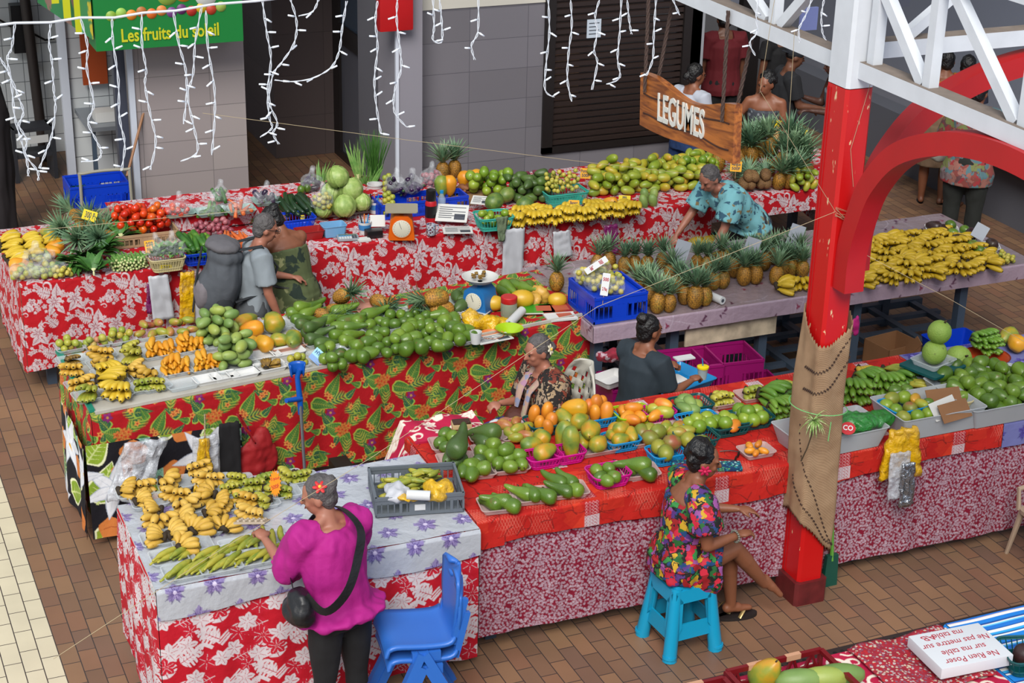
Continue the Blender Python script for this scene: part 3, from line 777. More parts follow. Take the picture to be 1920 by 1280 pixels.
def burlapmat():
 m_,nt,b=_nt('burlap');L=nt.links.new;N=nt.nodes.new
 tc=N('ShaderNodeTexCoord');n=N('ShaderNodeTexNoise');n.inputs['Scale'].default_value=7;n.inputs['Detail'].default_value=6
 w1=N('ShaderNodeTexWave');w1.bands_direction='Z';w1.inputs['Scale'].default_value=70;w1.inputs['Distortion'].default_value=1.5
 L(tc.outputs['Object'],n.inputs['Vector']);L(tc.outputs['Object'],w1.inputs['Vector'])
 cr=N('ShaderNodeValToRGB');cr.color_ramp.elements[0].color=c4('#8a6c52');cr.color_ramp.elements[1].color=c4('#b09273')
 cr.color_ramp.elements[0].position=.3;cr.color_ramp.elements[1].position=.7
 ad=N('ShaderNodeMath');ad.operation='MULTIPLY_ADD';ad.inputs[1].default_value=.25;L(w1.outputs[0],ad.inputs[0])
 s2=N('ShaderNodeMath');s2.operation='MULTIPLY';s2.inputs[1].default_value=.8;L(n.outputs[0],s2.inputs[0]);L(s2.outputs[0],ad.inputs[2])
 L(ad.outputs[0],cr.inputs[0]);L(cr.outputs[0],b.inputs['Base Color']);b.inputs['Roughness'].default_value=.95;b.inputs['Specular IOR Level'].default_value=.1
 bp=N('ShaderNodeBump');bp.inputs['Strength'].default_value=.6;bp.inputs['Distance'].default_value=.006;L(w1.outputs[0],bp.inputs['Height']);L(bp.outputs[0],b.inputs['Normal'])
 return m_
BUR=burlapmat();ccx,ccy=5.372,7.762
def bur(a,t):
 zb=.46+.16*math.cos(a-R(180));zt=1.86+.14*math.cos(a-R(60))
 zz=zb+(zt-zb)*t
 k=max(abs(math.cos(a)),abs(math.sin(a)))
 r=min(.10/k,.132)+.018+.008*math.sin(3*a+zz*5)+.012*noise.noise(Vector((a*1.5,zz*3,1)))+.015*(1-t)**3
 return ccx+r*math.cos(a),ccy+r*math.sin(a),zz
m=MB();NA,NT=84,46
for j in range(NT+1):
 for i in range(NA):
  a=2*PI*i/NA;x,y,zz=bur(a,j/NT)
  if j in(0,NT):zz+=(.012 if i%2 else-.008)
  m.v.append((x,y,zz))
for j in range(NT):
 for i in range(NA):m.face((j*NA+i,j*NA+(i+1)%NA,(j+1)*NA+(i+1)%NA,(j+1)*NA+i))
m.xf(Mc);bo=m.build('burlap_wrap',BUR,col)
so=bo.modifiers.new('t','SOLIDIFY');so.thickness=.003
m=MB()
for(a0,t0,a1,t1)in((PI*1.05,.50,PI*1.75,.02),(PI*1.0,.20,PI*1.8,-.0),(PI*1.0,.80,PI*1.85,.98),(PI*1.0,.68,PI*1.85,.88)):
 n=44
 for i in range(n):
  s_=i/n;c_=s_**.6 if t1<t0 else s_
  a=a0+(a1-a0)*s_;t=t0+(t1-t0)*c_;x,y,zz=bur(a,max(.03,t));q=Vector((x-ccx,y-ccy,0)).normalized()*.004
  d2=.004 if i%2 else-.004
  m.bar((x+q.x,y+q.y,zz-.004+d2),(x+q.x,y+q.y,zz+.006+d2),.006,.004)
m.xf(Mc);m.build('stitching',mat('stitch','#3c2a22',.9),bo,smooth=False)
def truss(name,P,a0,a1,verts_,diags,label):
 """P(s, z) -> point on the truss plane; face towards the viewer"""
 t=empty(name,P(a0,3.26),0);t['kind']='structure';inv=Matrix.Translation(-Vector(P(a0,3.26)))
 def part(n_,mb,m_):mb.xf(inv);return mb.build(n_,m_,t,smooth=False)
 part('chord',MB().bar(P(a0,3.325),P(a1,3.325),.11,.09),WHITE)
 part('chord_dust',MB().bar(P(a0,3.371),P(a1,3.371),.106,.002),DUST)
 part('top_chord',MB().bar(P(a0,3.98),P(a1,3.98),.10,.09),WHITE)
 for s_ in verts_:part('post',MB().bar(P(s_,3.37),P(s_,3.95),.06,.06,up=(1,0,0)if P(1,0)[0]==P(0,0)[0]else(0,1,0)),WHITE)
 for s0,s1,z1 in diags:part('brace',MB().bar(P(s0,3.37),P(s1,z1),.06,.055,up=(1,0,0)if P(1,0)[0]==P(0,0)[0]else(0,1,0)),WHITE)
 return t
TX,TY=5.40,7.76
truss('beam_truss',lambda s_,z_:Vector((TX,s_,z_)),2.0,7.66,(7.60,7.10,6.34,5.5),((7.15,7.58,3.78),(6.40,7.06,3.95),(6.28,5.6,3.95)),'')
truss('beam_truss',lambda s_,z_:Vector((TX,s_,z_)),7.86,14.0,(8.62,9.9,11.0),((8.55,7.95,3.92),(8.7,9.8,3.95),(10.9,10.0,3.95)),'')
truss('beam_cross',lambda s_,z_:Vector((s_,TY+.02,z_+.08)),5.47,12.3,(6.6,7.8,9.0),((5.7,6.5,3.95),(6.7,7.6,3.95),(7.9,8.8,3.95)),'')
def arch(name,outer,th,fn,w0,w1,m_):
 n=len(outer);inner=[]
 for i,(a,z_)in enumerate(outer):
  p,q=outer[max(i-1,0)],outer[min(i+1,n-1)];d=Vector((q[0]-p[0],q[1]-p[1])).normalized();nn=Vector((-d.y,d.x))
  inner.append((a+nn.x*th,z_+nn.y*th))
 m=MB()
 for(a,z_),(b_,c_)in zip(outer,inner):
  m.v+=[fn(a,z_,w0),fn(a,z_,w1),fn(b_,c_,w1),fn(b_,c_,w0)]
 for i in range(n-1):
  for k in range(4):m.face((4*i+k,4*i+(k+1)%4,4*i+4+(k+1)%4,4*i+4+k))
 m.face((0,1,2,3));m.face((4*n-1,4*n-2,4*n-3,4*n-4))
 o=m.build(name,m_,None,angle=30);o['kind']='structure';return o
def smooth_pts(pts,k=6):
 out=[];n=len(pts)
 for i in range(n-1):
  p0,p1,p2,p3=[Vector(pts[min(max(j,0),n-1)])for j in(i-1,i,i+1,i+2)]
  for s_ in range(k):
   t=s_/k;out.append(tuple(.5*((2*p1)+(p2-p0)*t+(2*p0-5*p1+4*p2-p3)*t*t+(3*p1-p0-3*p2+p3)*t**3)))
 return out+[tuple(pts[-1])]
prof=[(0,2.08),(0,2.3),(.05,2.52),(.16,2.78),(.41,3.04),(.84,3.22),(1.32,3.28)]
full=prof+[(2.64-a,z_)for a,z_ in prof[-2::-1]]
full=smooth_pts(full)
arch('beam_arch',[(7.655-a,z_)for a,z_ in full],.12,lambda a,z_,w_:Vector((w_,a,z_)),5.315,5.44,RED)
arch('beam_arch_cross',[(5.465+a,z_)for a,z_ in full],-.12,lambda a,z_,w_:Vector((a,w_,z_+.05)),7.70,7.82,RED)
wall('wall_upper_panel',6.6,8.6,3.5,7.3,8.7,3.95,mat('upper_panel','#8b8580',.7))
T=.89
STEEL=mat('blue_grey_steel','#3c4a5a',.5,var=.1);PLY=mat('plywood','#8a6a4a',.7,var=.1,vscale=9);DARKW=mat('dark_wood','#2d2422',.7)
def market_table(x0,x1,y0,y1,label,m_=STEEL,z=T-.006,h=.04,legs=None,slant=0,under=None):
 t=empty('market_table',((x0+x1)/2,(y0+y1)/2,0),0,label,'table',None)
 I=Matrix.Translation((-(x0+x1)/2,-(y0+y1)/2,0));S=Matrix.Identity(4)
 def p(n,mb,mm):mb.xf(I);return mb.build(n,mm,t,smooth=False)
 f=lambda x,y:(x,y+slant*(x-x0))
 m=MB();b=[f(x0,y0),f(x1,y0),f(x1,y1),f(x0,y1)];m.prism(b,z-h,z);p('table_top',m,PLY if m_ is STEEL else m_)
 for lx in(legs or(x0+.12,x1-.12)):
  for ly in(y0+.1,y1-.1):
   X,Y=f(lx,ly);p('leg',MB().box(X-.035,Y-.035,0,X+.035,Y+.035,z-h),m_)
 if under:under(p)
 return t
def rug_cloth(cb,name,label,m_,cat='tablecloth'):return tag(cb.build(name,m_),label,cat)
CLO=clothmat('printed_cotton',.8,0,.25,.3);VIN=clothmat('vinyl_cloth',.28,.25,.35,.5)
P_RW,P_TR,P_BIG,P_LI,P_CO,P_SF,P_MA,P_MT,P_TI,P_ST,P_MG=pat_red_white(),pat_tropic(),pat_rw_big(),pat_lilac(),pat_coral(),pat_small_flower(),pat_mauve(),pat_mauve(True),pat_tiare(),pat_stripes(),pat_magenta()
market_table(1.45,3.20,7.80,8.70,'folding table under the lilac cloth with ripe bananas',z=T-.008)
cb=ClothB();table_drape(cb,1.43,3.22,7.775,7.775,8.72,8.72,T-.004,.06,P_BIG,.0035,.008,top=False,right=True)
rug_cloth(cb,'tablecloth','red and white leaf print cloth hanging under the lilac flowered cloth',CLO)
cb=ClothB()
cb.sheet(lambda U,V:(U,V,T+.002*np.sin(U*14+V*6)+.0012*np.sin(V*31)),1.425,3.225,7.76,8.73,.0045,P_LI)
def lil(U,V):
 D=(.165+.02*np.sin(U*5))*V
 return U,7.76-.012*np.minimum(D/.02,1)-.006+fold(U,D,.006),T-D
cb.sheet(lil,1.425,3.225,0,1,.004,P_LI,resv=.025,colfn=lambda U,V:P_LI.sample(U,7.76-.17*V))
def lil2(U,V):
 D=.035*V
 return 1.425-.008*V+0*U,U,T-D
cb.sheet(lil2,7.76,8.73,0,1,.006,P_LI,resv=.2,colfn=lambda U,V:P_LI.sample(U,0*V))
rug_cloth(cb,'tablecloth','pale glossy cloth with lilac flowers under the bananas and the grey crate',VIN)
market_table(3.28,5.72,7.92,8.92,'table under the coral cloth with papayas and avocados',z=T-.008)
market_table(5.78,9.2,7.92,8.92,'table under the red and purple cloths with the clear tubs',z=T-.008)
cb=ClothB();table_drape(cb,3.26,9.3,7.86,7.86,8.95,8.95,T-.006,.12,P_SF,.0035,.006,top=False,left=True,hemfn=lambda X:.125-.01*(X-3.3))
rug_cloth(cb,'tablecloth','maroon cloth with tiny white flowers hanging to the floor from the long table',CLO)
cb=ClothB();table_drape(cb,3.235,6.83,7.835,7.835,8.98,8.98,T,.70,P_CO,.004,.010,hemfn=lambda X:.715+.025*np.sin(X*2.2)-.02*(X<3.4),left=True,uo=.1)
rug_cloth(cb,'tablecloth','coral red lace print cloth under the papayas, mangoes and avocados',CLO)
cb=ClothB();table_drape(cb,6.835,9.3,7.835,7.835,8.98,8.98,T,.72,P_LI,.005,.008,left=False,tint=np.array([.35,.35,.75]))
rug_cloth(cb,'tablecloth','violet blue cloth at the far right end of the long table',CLO)
cb=ClothB()
def mg(U,V):
 X=3.12+U;Y=8.86+V;d=np.maximum(3.26-X,0)
 return X,Y,T+.012-d*2.2+.012*np.sin(U*25+V*13)*np.minimum(1,1)
cb.sheet(mg,0,.62,0,.30,.005,P_MG);
def mg2(U,V):return 3.12+U,8.86-.004+0*U,T+.012-np.maximum(.14-U,0)*2.2-.28*V*(1-.7*(U>.14))
cb.sheet(mg2,0,.3,0,1,.005,P_MG,resv=.02,colfn=lambda U,V:P_MG.sample(U,V*.3))
rug_cloth(cb,'cloth_bundle','magenta and white flowered cloth draped over the rear corner by the avocados',CLO,'cloth')
SL=.12
market_table(1.55,5.10,10.0,10.95,'table under the tropical leaf cloth with bananas and green avocados',slant=SL*.98)
cb=ClothB()
mh=lambda X:np.where(X<2.5,.10,.17)+.03*np.sin(X*3)
table_drape(cb,1.50,5.16,9.925,10.365,10.99,11.35,T,.12,P_TR,.0042,.009,hemfn=mh,right=True,tint=1.0)
rug_cloth(cb,'tablecloth','red cloth with green tropical leaves and orange flowers on the middle table',CLO)
cb=ClothB()
def ti(U,V):
 D=(.70-.05)*V;z_=.725-.07*(U-1.45)
 return U,9.925+SL*(U-1.5)-.055-.02*V+fold(U,D+.1,.012,.8),z_-D
cb.sheet(ti,1.44,2.46,0,1,.004,P_TI,resv=.007,colfn=lambda U,V:P_TI.sample(U-1.44,.72-.68*V))
def ti2(U,V):
 D=.64*V
 return 1.43-.02*V+fold(U,D+.1,.012,.8),U,.70-D
cb.sheet(ti2,9.87,10.7,0,1,.005,P_TI,resv=.009,colfn=lambda U,V:P_TI.sample(-U+9.87,.72-.68*V))
rug_cloth(cb,'flowered_cloth','black cloth printed with large white flowers and orange fruit hanging under the bananas',CLO,'cloth')
m=MB();f_=lambda x,y:(x,y+SL*(x-1.5))
m.prism([f_(1.53,9.935),f_(5.08,9.935),f_(5.08,9.955),f_(1.53,9.955)],T+.002,T+.022);m.prism([f_(1.53,9.955),f_(3.3,9.955),f_(3.3,10.9),f_(1.53,10.9)],T+.002,T+.008)
tag(m.build('display_board',mat('board_white','#aaa69c',.6,var=.12,vscale=7),smooth=False),'worn pale board with a raised wooden lip along the middle table','board')
m=MB();m.prism([f_(1.50,9.98),f_(1.535,9.98),f_(1.50,11.0),f_(1.46,11.0)],T+.002,T+.02)
tag(m.build('green_strip',mat('green_plastic','#1d7a66',.4),smooth=False),'green plastic strip along the left edge of the middle table','strip')
market_table(1.50,5.2,12.42,13.60,'left table under the red and white flowered cloth')
market_table(5.25,8.95,12.42,13.60,'right table under the red and white flowered cloth')
cb=ClothB()
bh=lambda X:np.where(X<7.25,.20+.02*np.sin(X*4),.70)
table_drape(cb,1.43,9.0,12.36,12.36,13.64,13.64,T,.18,P_RW,.0045,.008,hemfn=bh,right=True)
rug_cloth(cb,'tablecloth','long red cloth with white hibiscus flowers on the rear stall',CLO)
cb=ClothB()
cb.sheet(lambda U,V:(U,V,1.035+.002*np.sin(U*9)),2.3,4.62,13.08,13.6,.006,P_RW)
cb.sheet(lambda U,V:(U,13.075+fold(U,V,.004),1.035-V*.13),2.3,4.62,0,1,.005,P_RW,resv=.04,colfn=lambda U,V:P_RW.sample(U,-V*.13))
m=MB();m.box(2.32,13.09,1.0,4.6,13.58,1.03)
for x in(2.35,3.1,3.85,4.55):m.box(x,13.1,T+.003,x+.03,13.56,1.0)
tag(m.build('display_riser',PLY,smooth=False),'low wooden riser under the tomatoes and cabbages at the back of the rear stall','riser')
rug_cloth(cb,'riser_cloth','red and white flowered cloth spread over the low riser on the rear stall',CLO,'cloth')
def under(p):
 p('rail',MB().box(5.1,10.22,.76,8.75,10.26,.84),DARKW);p('rail',MB().box(5.1,11.32,.76,8.75,11.36,.84),STEEL)
 for x in(5.8,7.4,8.35):p('cross_rail',MB().box(x-.03,10.25,.76,x+.03,11.33,.83),STEEL)
 p('shelf_rail',MB().box(5.1,10.28,.14,8.75,10.34,.20),STEEL);p('shelf_rail',MB().box(5.1,11.26,.14,8.75,11.32,.20),STEEL)
 for i in range(9):p('shelf_slat',MB().box(5.25+i*.42,10.3,.15,5.31+i*.42,11.3,.19),STEEL)
 for i in range(3):p('shelf_slat',MB().box(5.1,10.5+i*.25,.15,8.75,10.56+i*.25,.185),STEEL)
market_table(5.12,8.78,10.2,11.38,'long blue grey steel table carrying the pineapples and banana hands',legs=(5.17,5.79,6.55,7.38,8.37),under=under)
cb=ClothB()
pz=lambda X:.765+0*X
table_drape(cb,5.07,8.95,10.165,10.165,11.42,11.42,T,.77,P_MA,.005,.004,hemfn=pz,toppat=P_MT,left=True,right=True)
rug_cloth(cb,'tablecloth','mauve vinyl cloth with dark leaf sprigs on the pineapple table',VIN)
m=MB();m.box(5.85,10.21,.60,6.62,10.225,.765)
tag(m.build('stained_board',mat('stained_board','#b3a48c',.8,var=.35,vscale=9),smooth=False),'stained cream board fixed below the edge of the pineapple table','board')
market_table(5.12,8.2,4.2,5.98,'table under the blue striped cloth')
cb=ClothB();table_drape(cb,5.06,8.4,4.0,4.0,6.01,6.01,T,.3,P_ST,.004,.006,left=True)
cb.sheet(lambda U,V:(U,6.012+.01*V,T-.5*V),5.06,8.4,0,1,.02,P_ST,resv=.05)
rug_cloth(cb,'tablecloth','blue, white and turquoise striped cloth at the lower right corner',CLO)
market_table(2.6,5.02,4.2,5.96,'table under the magenta scroll print cloth')
cb=ClothB();table_drape(cb,2.5,5.04,4.0,4.0,5.98,5.98,T,.3,P_MG,.004,.006)
cb.sheet(lambda U,V:(U,5.982+.02*V,T-.5*V),2.5,5.04,0,1,.01,P_MG,resv=.02)
rug_cloth(cb,'tablecloth','magenta cloth with cream scrolls under the red crates',CLO)
SK={}
SK['mango']=skinmat('mango_skin',['#5f7a1c','#7f9128','#8f9a34','#a89c2c','#b9892a'],.38,7,.55)
SK['mango_green']=skinmat('mango_green_skin',['#5a7838','#6f8a48','#84984c','#8f9a40'],.5,8,.5,spots='#4c5a34',spot_amt=.35)
SK['mango_orange']=skinmat('mango_orange_skin',['#b0651c','#c87a1c','#cf8a20','#c46a20'],.42,8,.5,spots='#5a3a1a',spot_amt=.4)
SK['mango_mixed']=skinmat('mango_mixed_skin',['#8a3a24','#a5703a','#8f8a2c','#7d8a2a','#b08a28'],.4,10,.6)
SK['mango_big']=skinmat('mango_big_skin',['#8a4a30','#76702c','#6f7a28','#84862c','#8f8a2a'],.42,9,.6,spots='#5a4020',spot_amt=.4)
SK['papaya']=skinmat('papaya_skin',['#4f6e28','#6d8030','#8a8a28','#b08a20','#b87a20'],.42,9,.75)
SK['papaya_ripe']=skinmat('papaya_ripe_skin',['#b08a1c','#c8921c','#d08a18','#c0781c'],.42,9,.6,spots='#6a6a28',spot_amt=.5,spot_scale=12)
SK['avocado']=skinmat('avocado_skin',['#3c5618','#4c6a1e','#5e7a24','#70882c'],.3,8,.45,bump=.3,spots='#6a4a2c',spot_amt=.45,spot_scale=18)
SK['avocado_dark']=skinmat('avocado_dark_skin',['#34491f','#415a26','#4e682a'],.42,8,.45,bump=.3,spots='#5a4a34',spot_amt=.5,spot_scale=16)
SK['avocado_purple']=skinmat('avocado_purple_skin',['#2a1518','#33201c','#3c3018'],.35,8,.5)
SK['lime']=skinmat('lime_skin',['#54741a','#668420','#789026','#8a9830'],.35,9,.4)
SK['lime_yellow']=skinmat('lime_yellow_skin',['#748a2c','#8f9838','#a09a34','#a8903a'],.42,9,.5)
SK['limequat']=skinmat('limequat_skin',['#7c8a38','#a8a03c','#b8a84a','#bfae5a'],.45,9,.5)
SK['guava']=skinmat('guava_skin',['#b06a5c','#a88a4c','#a8a040','#8a9a3c','#c07a6a'],.5,9,.4)
SK['tomato']=skinmat('tomato_skin',['#a81808','#c02a0c','#c8400e','#c86a1c'],.22,6,.35)
SK['cucumber']=skinmat('cucumber_skin',['#1c4416','#2c5a1c','#3c6a22','#6a8a2c'],.35,12,.6,bump=.5,bscale=90)
SK['zucchini']=skinmat('zucchini_skin',['#0f2412','#183018','#223c1c'],.3,14,.6)
SK['carrot']=skinmat('carrot_skin',['#b8501c','#c4602a','#bc6a3c'],.55,14,.5,bump=.5,bscale=60)
SK['sweet_potato']=skinmat('sweet_potato_skin',['#6a2438','#7c3446','#5c2030'],.7,14,.5,bump=.5)
SK['eggplant']=skinmat('eggplant_skin',['#1c0c24','#2a1434','#3c2048'],.2,9,.4)
SK['onion']=skinmat('onion_skin',['#7a3040','#8c4450','#a06066'],.4,12,.5)
SK['cabbage']=skinmat('cabbage_leaf',['#7a9448','#8fa658','#a8b478'],.5,26,.75,bump=1.0,bscale=22)
SK['banana_small']=skinmat('banana_small_skin',['#a88428','#b89030','#c49e40','#c8a44e'],.6,24,.45,spots='#6a4618',spot_amt=.5,spot_scale=45)
SK['banana']=skinmat('banana_skin',['#b89a20','#c4a428','#c8ac34'],.5,20,.45,spots='#6a5418',spot_amt=.5,spot_scale=50)
SK['banana_rack']=skinmat('banana_rack_skin',['#a88a18','#b8981c','#c0a028'],.5,22,.45,spots='#6a4c18',spot_amt=.55,spot_scale=36)
SK['banana_orange']=skinmat('banana_orange_skin',['#c8841c','#d0901e','#cc9a2a'],.5,20,.45,spots='#4a3014',spot_amt=.8,spot_scale=40)
SK['banana_green']=skinmat('banana_green_skin',['#4c7420','#5c8428','#6e902c'],.45,14,.45,spots='#3a4c1c',spot_amt=.4,spot_scale=50)
SK['plantain']=skinmat('plantain_skin',['#6c8028','#8a9030','#a09a34','#a8a03c'],.5,18,.5,spots='#4a4a20',spot_amt=.6,spot_scale=50)
SK['banana_brown']=skinmat('banana_brown_skin',['#4a3418','#7a5c20','#9a7a28'],.6,28,.7)
SK['pineapple']=skinmat('pineapple_skin',['#7c6420','#a07024','#b07c26','#8c7a28'],.6,16,.6,bump=.7,bscale=140,cells=75)
SK['pineapple_brown']=skinmat('pineapple_brown_skin',['#6a4a2a','#7c5a34','#8a6a3c'],.8,16,.5,bump=.7,bscale=140,cells=75)
SK['crown']=skinmat('pineapple_leaf',['#40604a','#577859','#728f6c','#86a278'],.5,20,.6,bump=0)
SK['leaf']=skinmat('leaf_green',['#23481c','#356224','#4a7a30'],.5,20,.6,bump=0)
SK['leaf_pale']=skinmat('leaf_pale',['#4a7a34','#6a944a','#8aa860'],.5,20,.6,bump=0)
SK['melon']=skinmat('melon_skin',['#3c5a28','#58702c','#74803a'],.45,20,.6,spots='#8a8c4c',spot_amt=.5,spot_scale=24)
SK['breadfruit']=skinmat('breadfruit_skin',['#6a8a34','#7c983c','#86a048'],.6,10,.5,bump=.9,bscale=120,spots='#4c4a24',spot_amt=.7,spot_scale=20)
SK['squash']=skinmat('squash_skin',['#b08a3c','#c0963c','#c89a48'],.45,9,.5)
SK['mel_yellow']=skinmat('melon_yellow_skin',['#b8921c','#c49c24','#c8a030'],.4,9,.4)
SK['okra_end']=skinmat('stalk_end',['#a8b074','#bcc088','#d0d0a4'],.6,20,.5)
SK['ginger']=skinmat('ginger_skin',['#6a3c24','#7c4a2c','#8a5c3a'],.8,20,.6)
STEM=mat('stem_brown','#3a2c18',.8);TIP=mat('banana_tip','#2c2010',.8)
CROWNB=mat('banana_crown','#5c4a1c',.8)
def fruit(prof,n=16,bend=0,ribs=0,ribamp=0,squash=1,dent=0):
 """body of revolution along z, optionally ribbed and bent"""
 m=MB();k=len(prof);L=prof[-1][1]-prof[0][1];z0=prof[0][1]
 m.lathe(prof[1:-1],n);v=m.v
 for i,p in enumerate(v):
  x,y,z=p;a=math.atan2(y,x)
  f=1+ribamp*math.cos(ribs*a)if ribs else 1
  x*=f*squash;y*=f
  if bend:x+=bend*((z-z0)/L)**2*L
  v[i]=(x,y,z)
 return m
def smoothprof(pts,n=12):
 """(r, z) control points -> smooth profile"""
 o=smooth_pts([(r,z)for r,z in pts],3)
 return[(max(r,.0004),z)for r,z in o]
PM={}
def reg(name,m,mats):PM[name]=m.mesh(name,mats,True,None)
def ellprof(r,h,n=9,a=1.0,top=1.0):
 return[(max(r*math.sin(PI*i/n)**a*(1-(1-top)*(i/n)),.0004),-h/2*math.cos(PI*i/n))for i in range(n+1)]
m=fruit(ellprof(.040,.112,10,.95,.8),14,.10,squash=.88)
for nm in('mango','mango_green','mango_orange','mango_mixed'):reg(nm,m,SK[nm])
reg('mango_big',fruit(ellprof(.052,.115,10,.9,.95),16,.05),SK['mango_big'])
def add_stem(m,z,r=.004,l=.012):
 m.mi=1;m.lathe([(r,z-.002),(r*.8,z+l)],6);m.mi=0;return m
pp=smoothprof([(.0,-.085),(.035,-.078),(.058,-.045),(.060,-.01),(.048,.04),(.028,.075),(.010,.092),(.0,.094)])
for nm in('papaya','papaya_ripe'):reg(nm,add_stem(fruit(pp,20,.04,5,.045),.092),[SK[nm],STEM])
reg('papaya_long',add_stem(fruit([(r*.92,z*1.35)for r,z in pp],20,.05,5,.04),.124),[SK['papaya'],STEM])
ap=smoothprof([(.0,-.055),(.03,-.05),(.046,-.028),(.046,-.005),(.036,.03),(.018,.055),(.005,.062),(.0,.063)])
reg('avocado_round',add_stem(fruit(ellprof(.044,.096,10,.95,.85),14),.047),[SK['avocado'],STEM])
reg('avocado',add_stem(fruit(ap,14,.10),.061),[SK['avocado'],STEM])
for nm in('avocado_dark','avocado_purple'):reg(nm,add_stem(fruit([(r,z*1.15)for r,z in ap],14,.12),.07),[SK[nm],STEM])
al=smoothprof([(.0,-.08),(.03,-.073),(.043,-.045),(.038,-.005),(.025,.04),(.019,.08),(.011,.104),(.0,.108)])
reg('avocado_long',add_stem(fruit(al,14,.22),.106),[SK['avocado'],STEM]);reg('avocado_long_dark',add_stem(fruit(al,14,.3),.106),[SK['avocado_dark'],STEM])
sp=[(.0006,-.030),(.006,-.0305),(.014,-.027),(.024,-.018),(.030,0),(.025,.017),(.015,.026),(.006,.028),(.0006,.0265)]
for nm in('lime','lime_yellow','guava'):reg(nm,add_stem(fruit(sp,12),.026,.003,.003),[SK[nm],STEM])
reg('limequat',fruit([(r*.62,z*.62)for r,z in sp],9),SK['limequat'])
reg('tomato',add_stem(fruit([(.0006,-.026),(.012,-.027),(.026,-.02),(.034,0),(.029,.018),(.014,.024),(.0006,.020)],14,0,5,.03),.02,.004,.005),[SK['tomato'],mat('tomato_stem','#4a6a28',.6)])
cp=smoothprof([(.0,-.10),(.015,-.096),(.023,-.08),(.025,0),(.022,.08),(.014,.098),(.0,.101)])
reg('cucumber',fruit(cp,10,.08),SK['cucumber']);reg('zucchini',fruit([(r*.9,z)for r,z in cp],10,.16),SK['zucchini'])
reg('carrot',fruit(smoothprof([(.0,-.08),(.006,-.078),(.014,-.02),(.021,.05),(.018,.07),(.0,.073)]),10,.03),SK['carrot'])
reg('sweet_potato',fruit(smoothprof([(.0,-.08),(.014,-.07),(.03,-.02),(.028,.03),(.012,.07),(.0,.08)]),10,.1),SK['sweet_potato'])
reg('eggplant',add_stem(fruit(smoothprof([(.0,-.09),(.025,-.08),(.033,-.04),(.026,.03),(.017,.07),(.0,.08)]),12,.15),.074,.012,.02),[SK['eggplant'],mat('calyx','#3c5a2c',.6)])
reg('onion',fruit(smoothprof([(.0,-.02),(.014,-.019),(.022,0),(.014,.018),(.004,.026),(.0,.03)]),10),SK['onion'])
reg('melon',fruit(ellprof(.085,.20,10,.85),22,0,10,.02),SK['melon'])
reg('breadfruit',add_stem(fruit(ellprof(.085,.17,10,.9),20),.084,.008,.02),[SK['breadfruit'],STEM])
reg('yellow_melon',fruit(ellprof(.072,.19,10,.9),20),SK['mel_yellow'])
reg('squash',fruit([(.0006,-.05),(.05,-.055),(.085,-.03),(.092,0),(.075,.03),(.03,.04),(.0006,.03)],30,0,10,.07),SK['squash'])
reg('ginger',fruit(ellprof(.02,.09,8),8,.2,3,.2),SK['ginger'])
m=MB();m.ell((0,0,0),(.085,.085,.078),18,10)
for i in range(7):
 a=i*2.4;n=8
 for j in range(n+1):
  t=j/n
  for k in range(n+1):
   u=k/n*2-1;th=a+u*1.0;ph=-1.2+t*(2.3+.2*(i%3));rr=.088+.002*i+.006*t*t+.004*math.sin(9*u+i)
   rr+=.010*max(0,t-.6)/.4;m.v.append((rr*math.cos(ph)*math.cos(th),rr*math.cos(ph)*math.sin(th),rr*.93*math.sin(ph)))
 b=len(m.v)-(n+1)**2
 for j in range(n):
  for k in range(n):m.face((b+j*(n+1)+k,b+j*(n+1)+k+1,b+(j+1)*(n+1)+k+1,b+(j+1)*(n+1)+k))
reg('cabbage',m,SK['cabbage'])
def finger(m,base,d0,up,L,r,bend,n=7,seg=8,tip=True):
 """one banana leaving base in direction d0, curving towards up"""
 base,d,up=Vector(base),Vector(d0).normalized(),Vector(up).normalized()
 pts,rad=[base],[r*.32]
 prof=[.38,.78,.96,1,.98,.85,.5]
 st=L/len(prof);p=base.copy();axis=d.cross(up)
 if axis.length<.01:axis=Vector((1,0,0))
 axis.normalize()
 for i,f in enumerate(prof):
  d=Matrix.Rotation(bend/len(prof),3,axis)@d;p=p+d*st;pts.append(p.copy());rad.append(r*f)
 m.mi=0;m.tube(pts,rad,n=seg)
 m.mi=1;m.tube([p,p+d*st*.2],[r*.3,r*.14],n=6);m.mi=0
def hand(name,nf,L,r,mk,spread=.9,rows=2,bend=.9,seed=0,w=None):
 rr=random.Random(seed);m=MB()
 w=w or nf*r*.95
 rows=3 if name=='hand_green' else rows
 for row in range(rows):
  n=nf-row
  for i in range(n):
   t=(i/(n-1)-.5)if n>1 else 0
   a=t*spread+rr.uniform(-.06,.06)
   base=(t*w*.45,0,.012+row*r*1.25)
   d=(math.sin(a),-math.cos(a),(.05,.6,1.15)[row]+rr.uniform(-.05,.1))
   finger(m,base,d,(0,0,-1),L*rr.uniform(.88,1.05),r*rr.uniform(.93,1.07),(bend*.15,bend*.8,bend*1.1)[row]*rr.uniform(.8,1.1))
 m.mi=1;m.tube([(-w*.26,.004,.015),(0,.012,.02+rows*r*.5),(w*.26,.004,.015)],[r*.6,r*.85,r*.6],n=7)
 zmin=min(v[2]for v in m.v);ym=sum(v[1]for v in m.v)/len(m.v)
 m.v=[(x,y-ym,z-zmin)for x,y,z in m.v]
 reg(name,m,[SK[mk],TIP])
for i in range(3):
 hand('hand_small_%d'%i,5+i%2,.088,.0185,'banana_small',1.2+.35*i,2,.5+.2*i,i)
 hand('hand_rack_%d'%i,6,.135,.0215,'banana_rack',1.3+.25*i,2,.6+.15*i,i+10)
 hand('hand_yellow_%d'%i,6,.155,.021,'banana',.5+.15*i,2,.8,i+20)
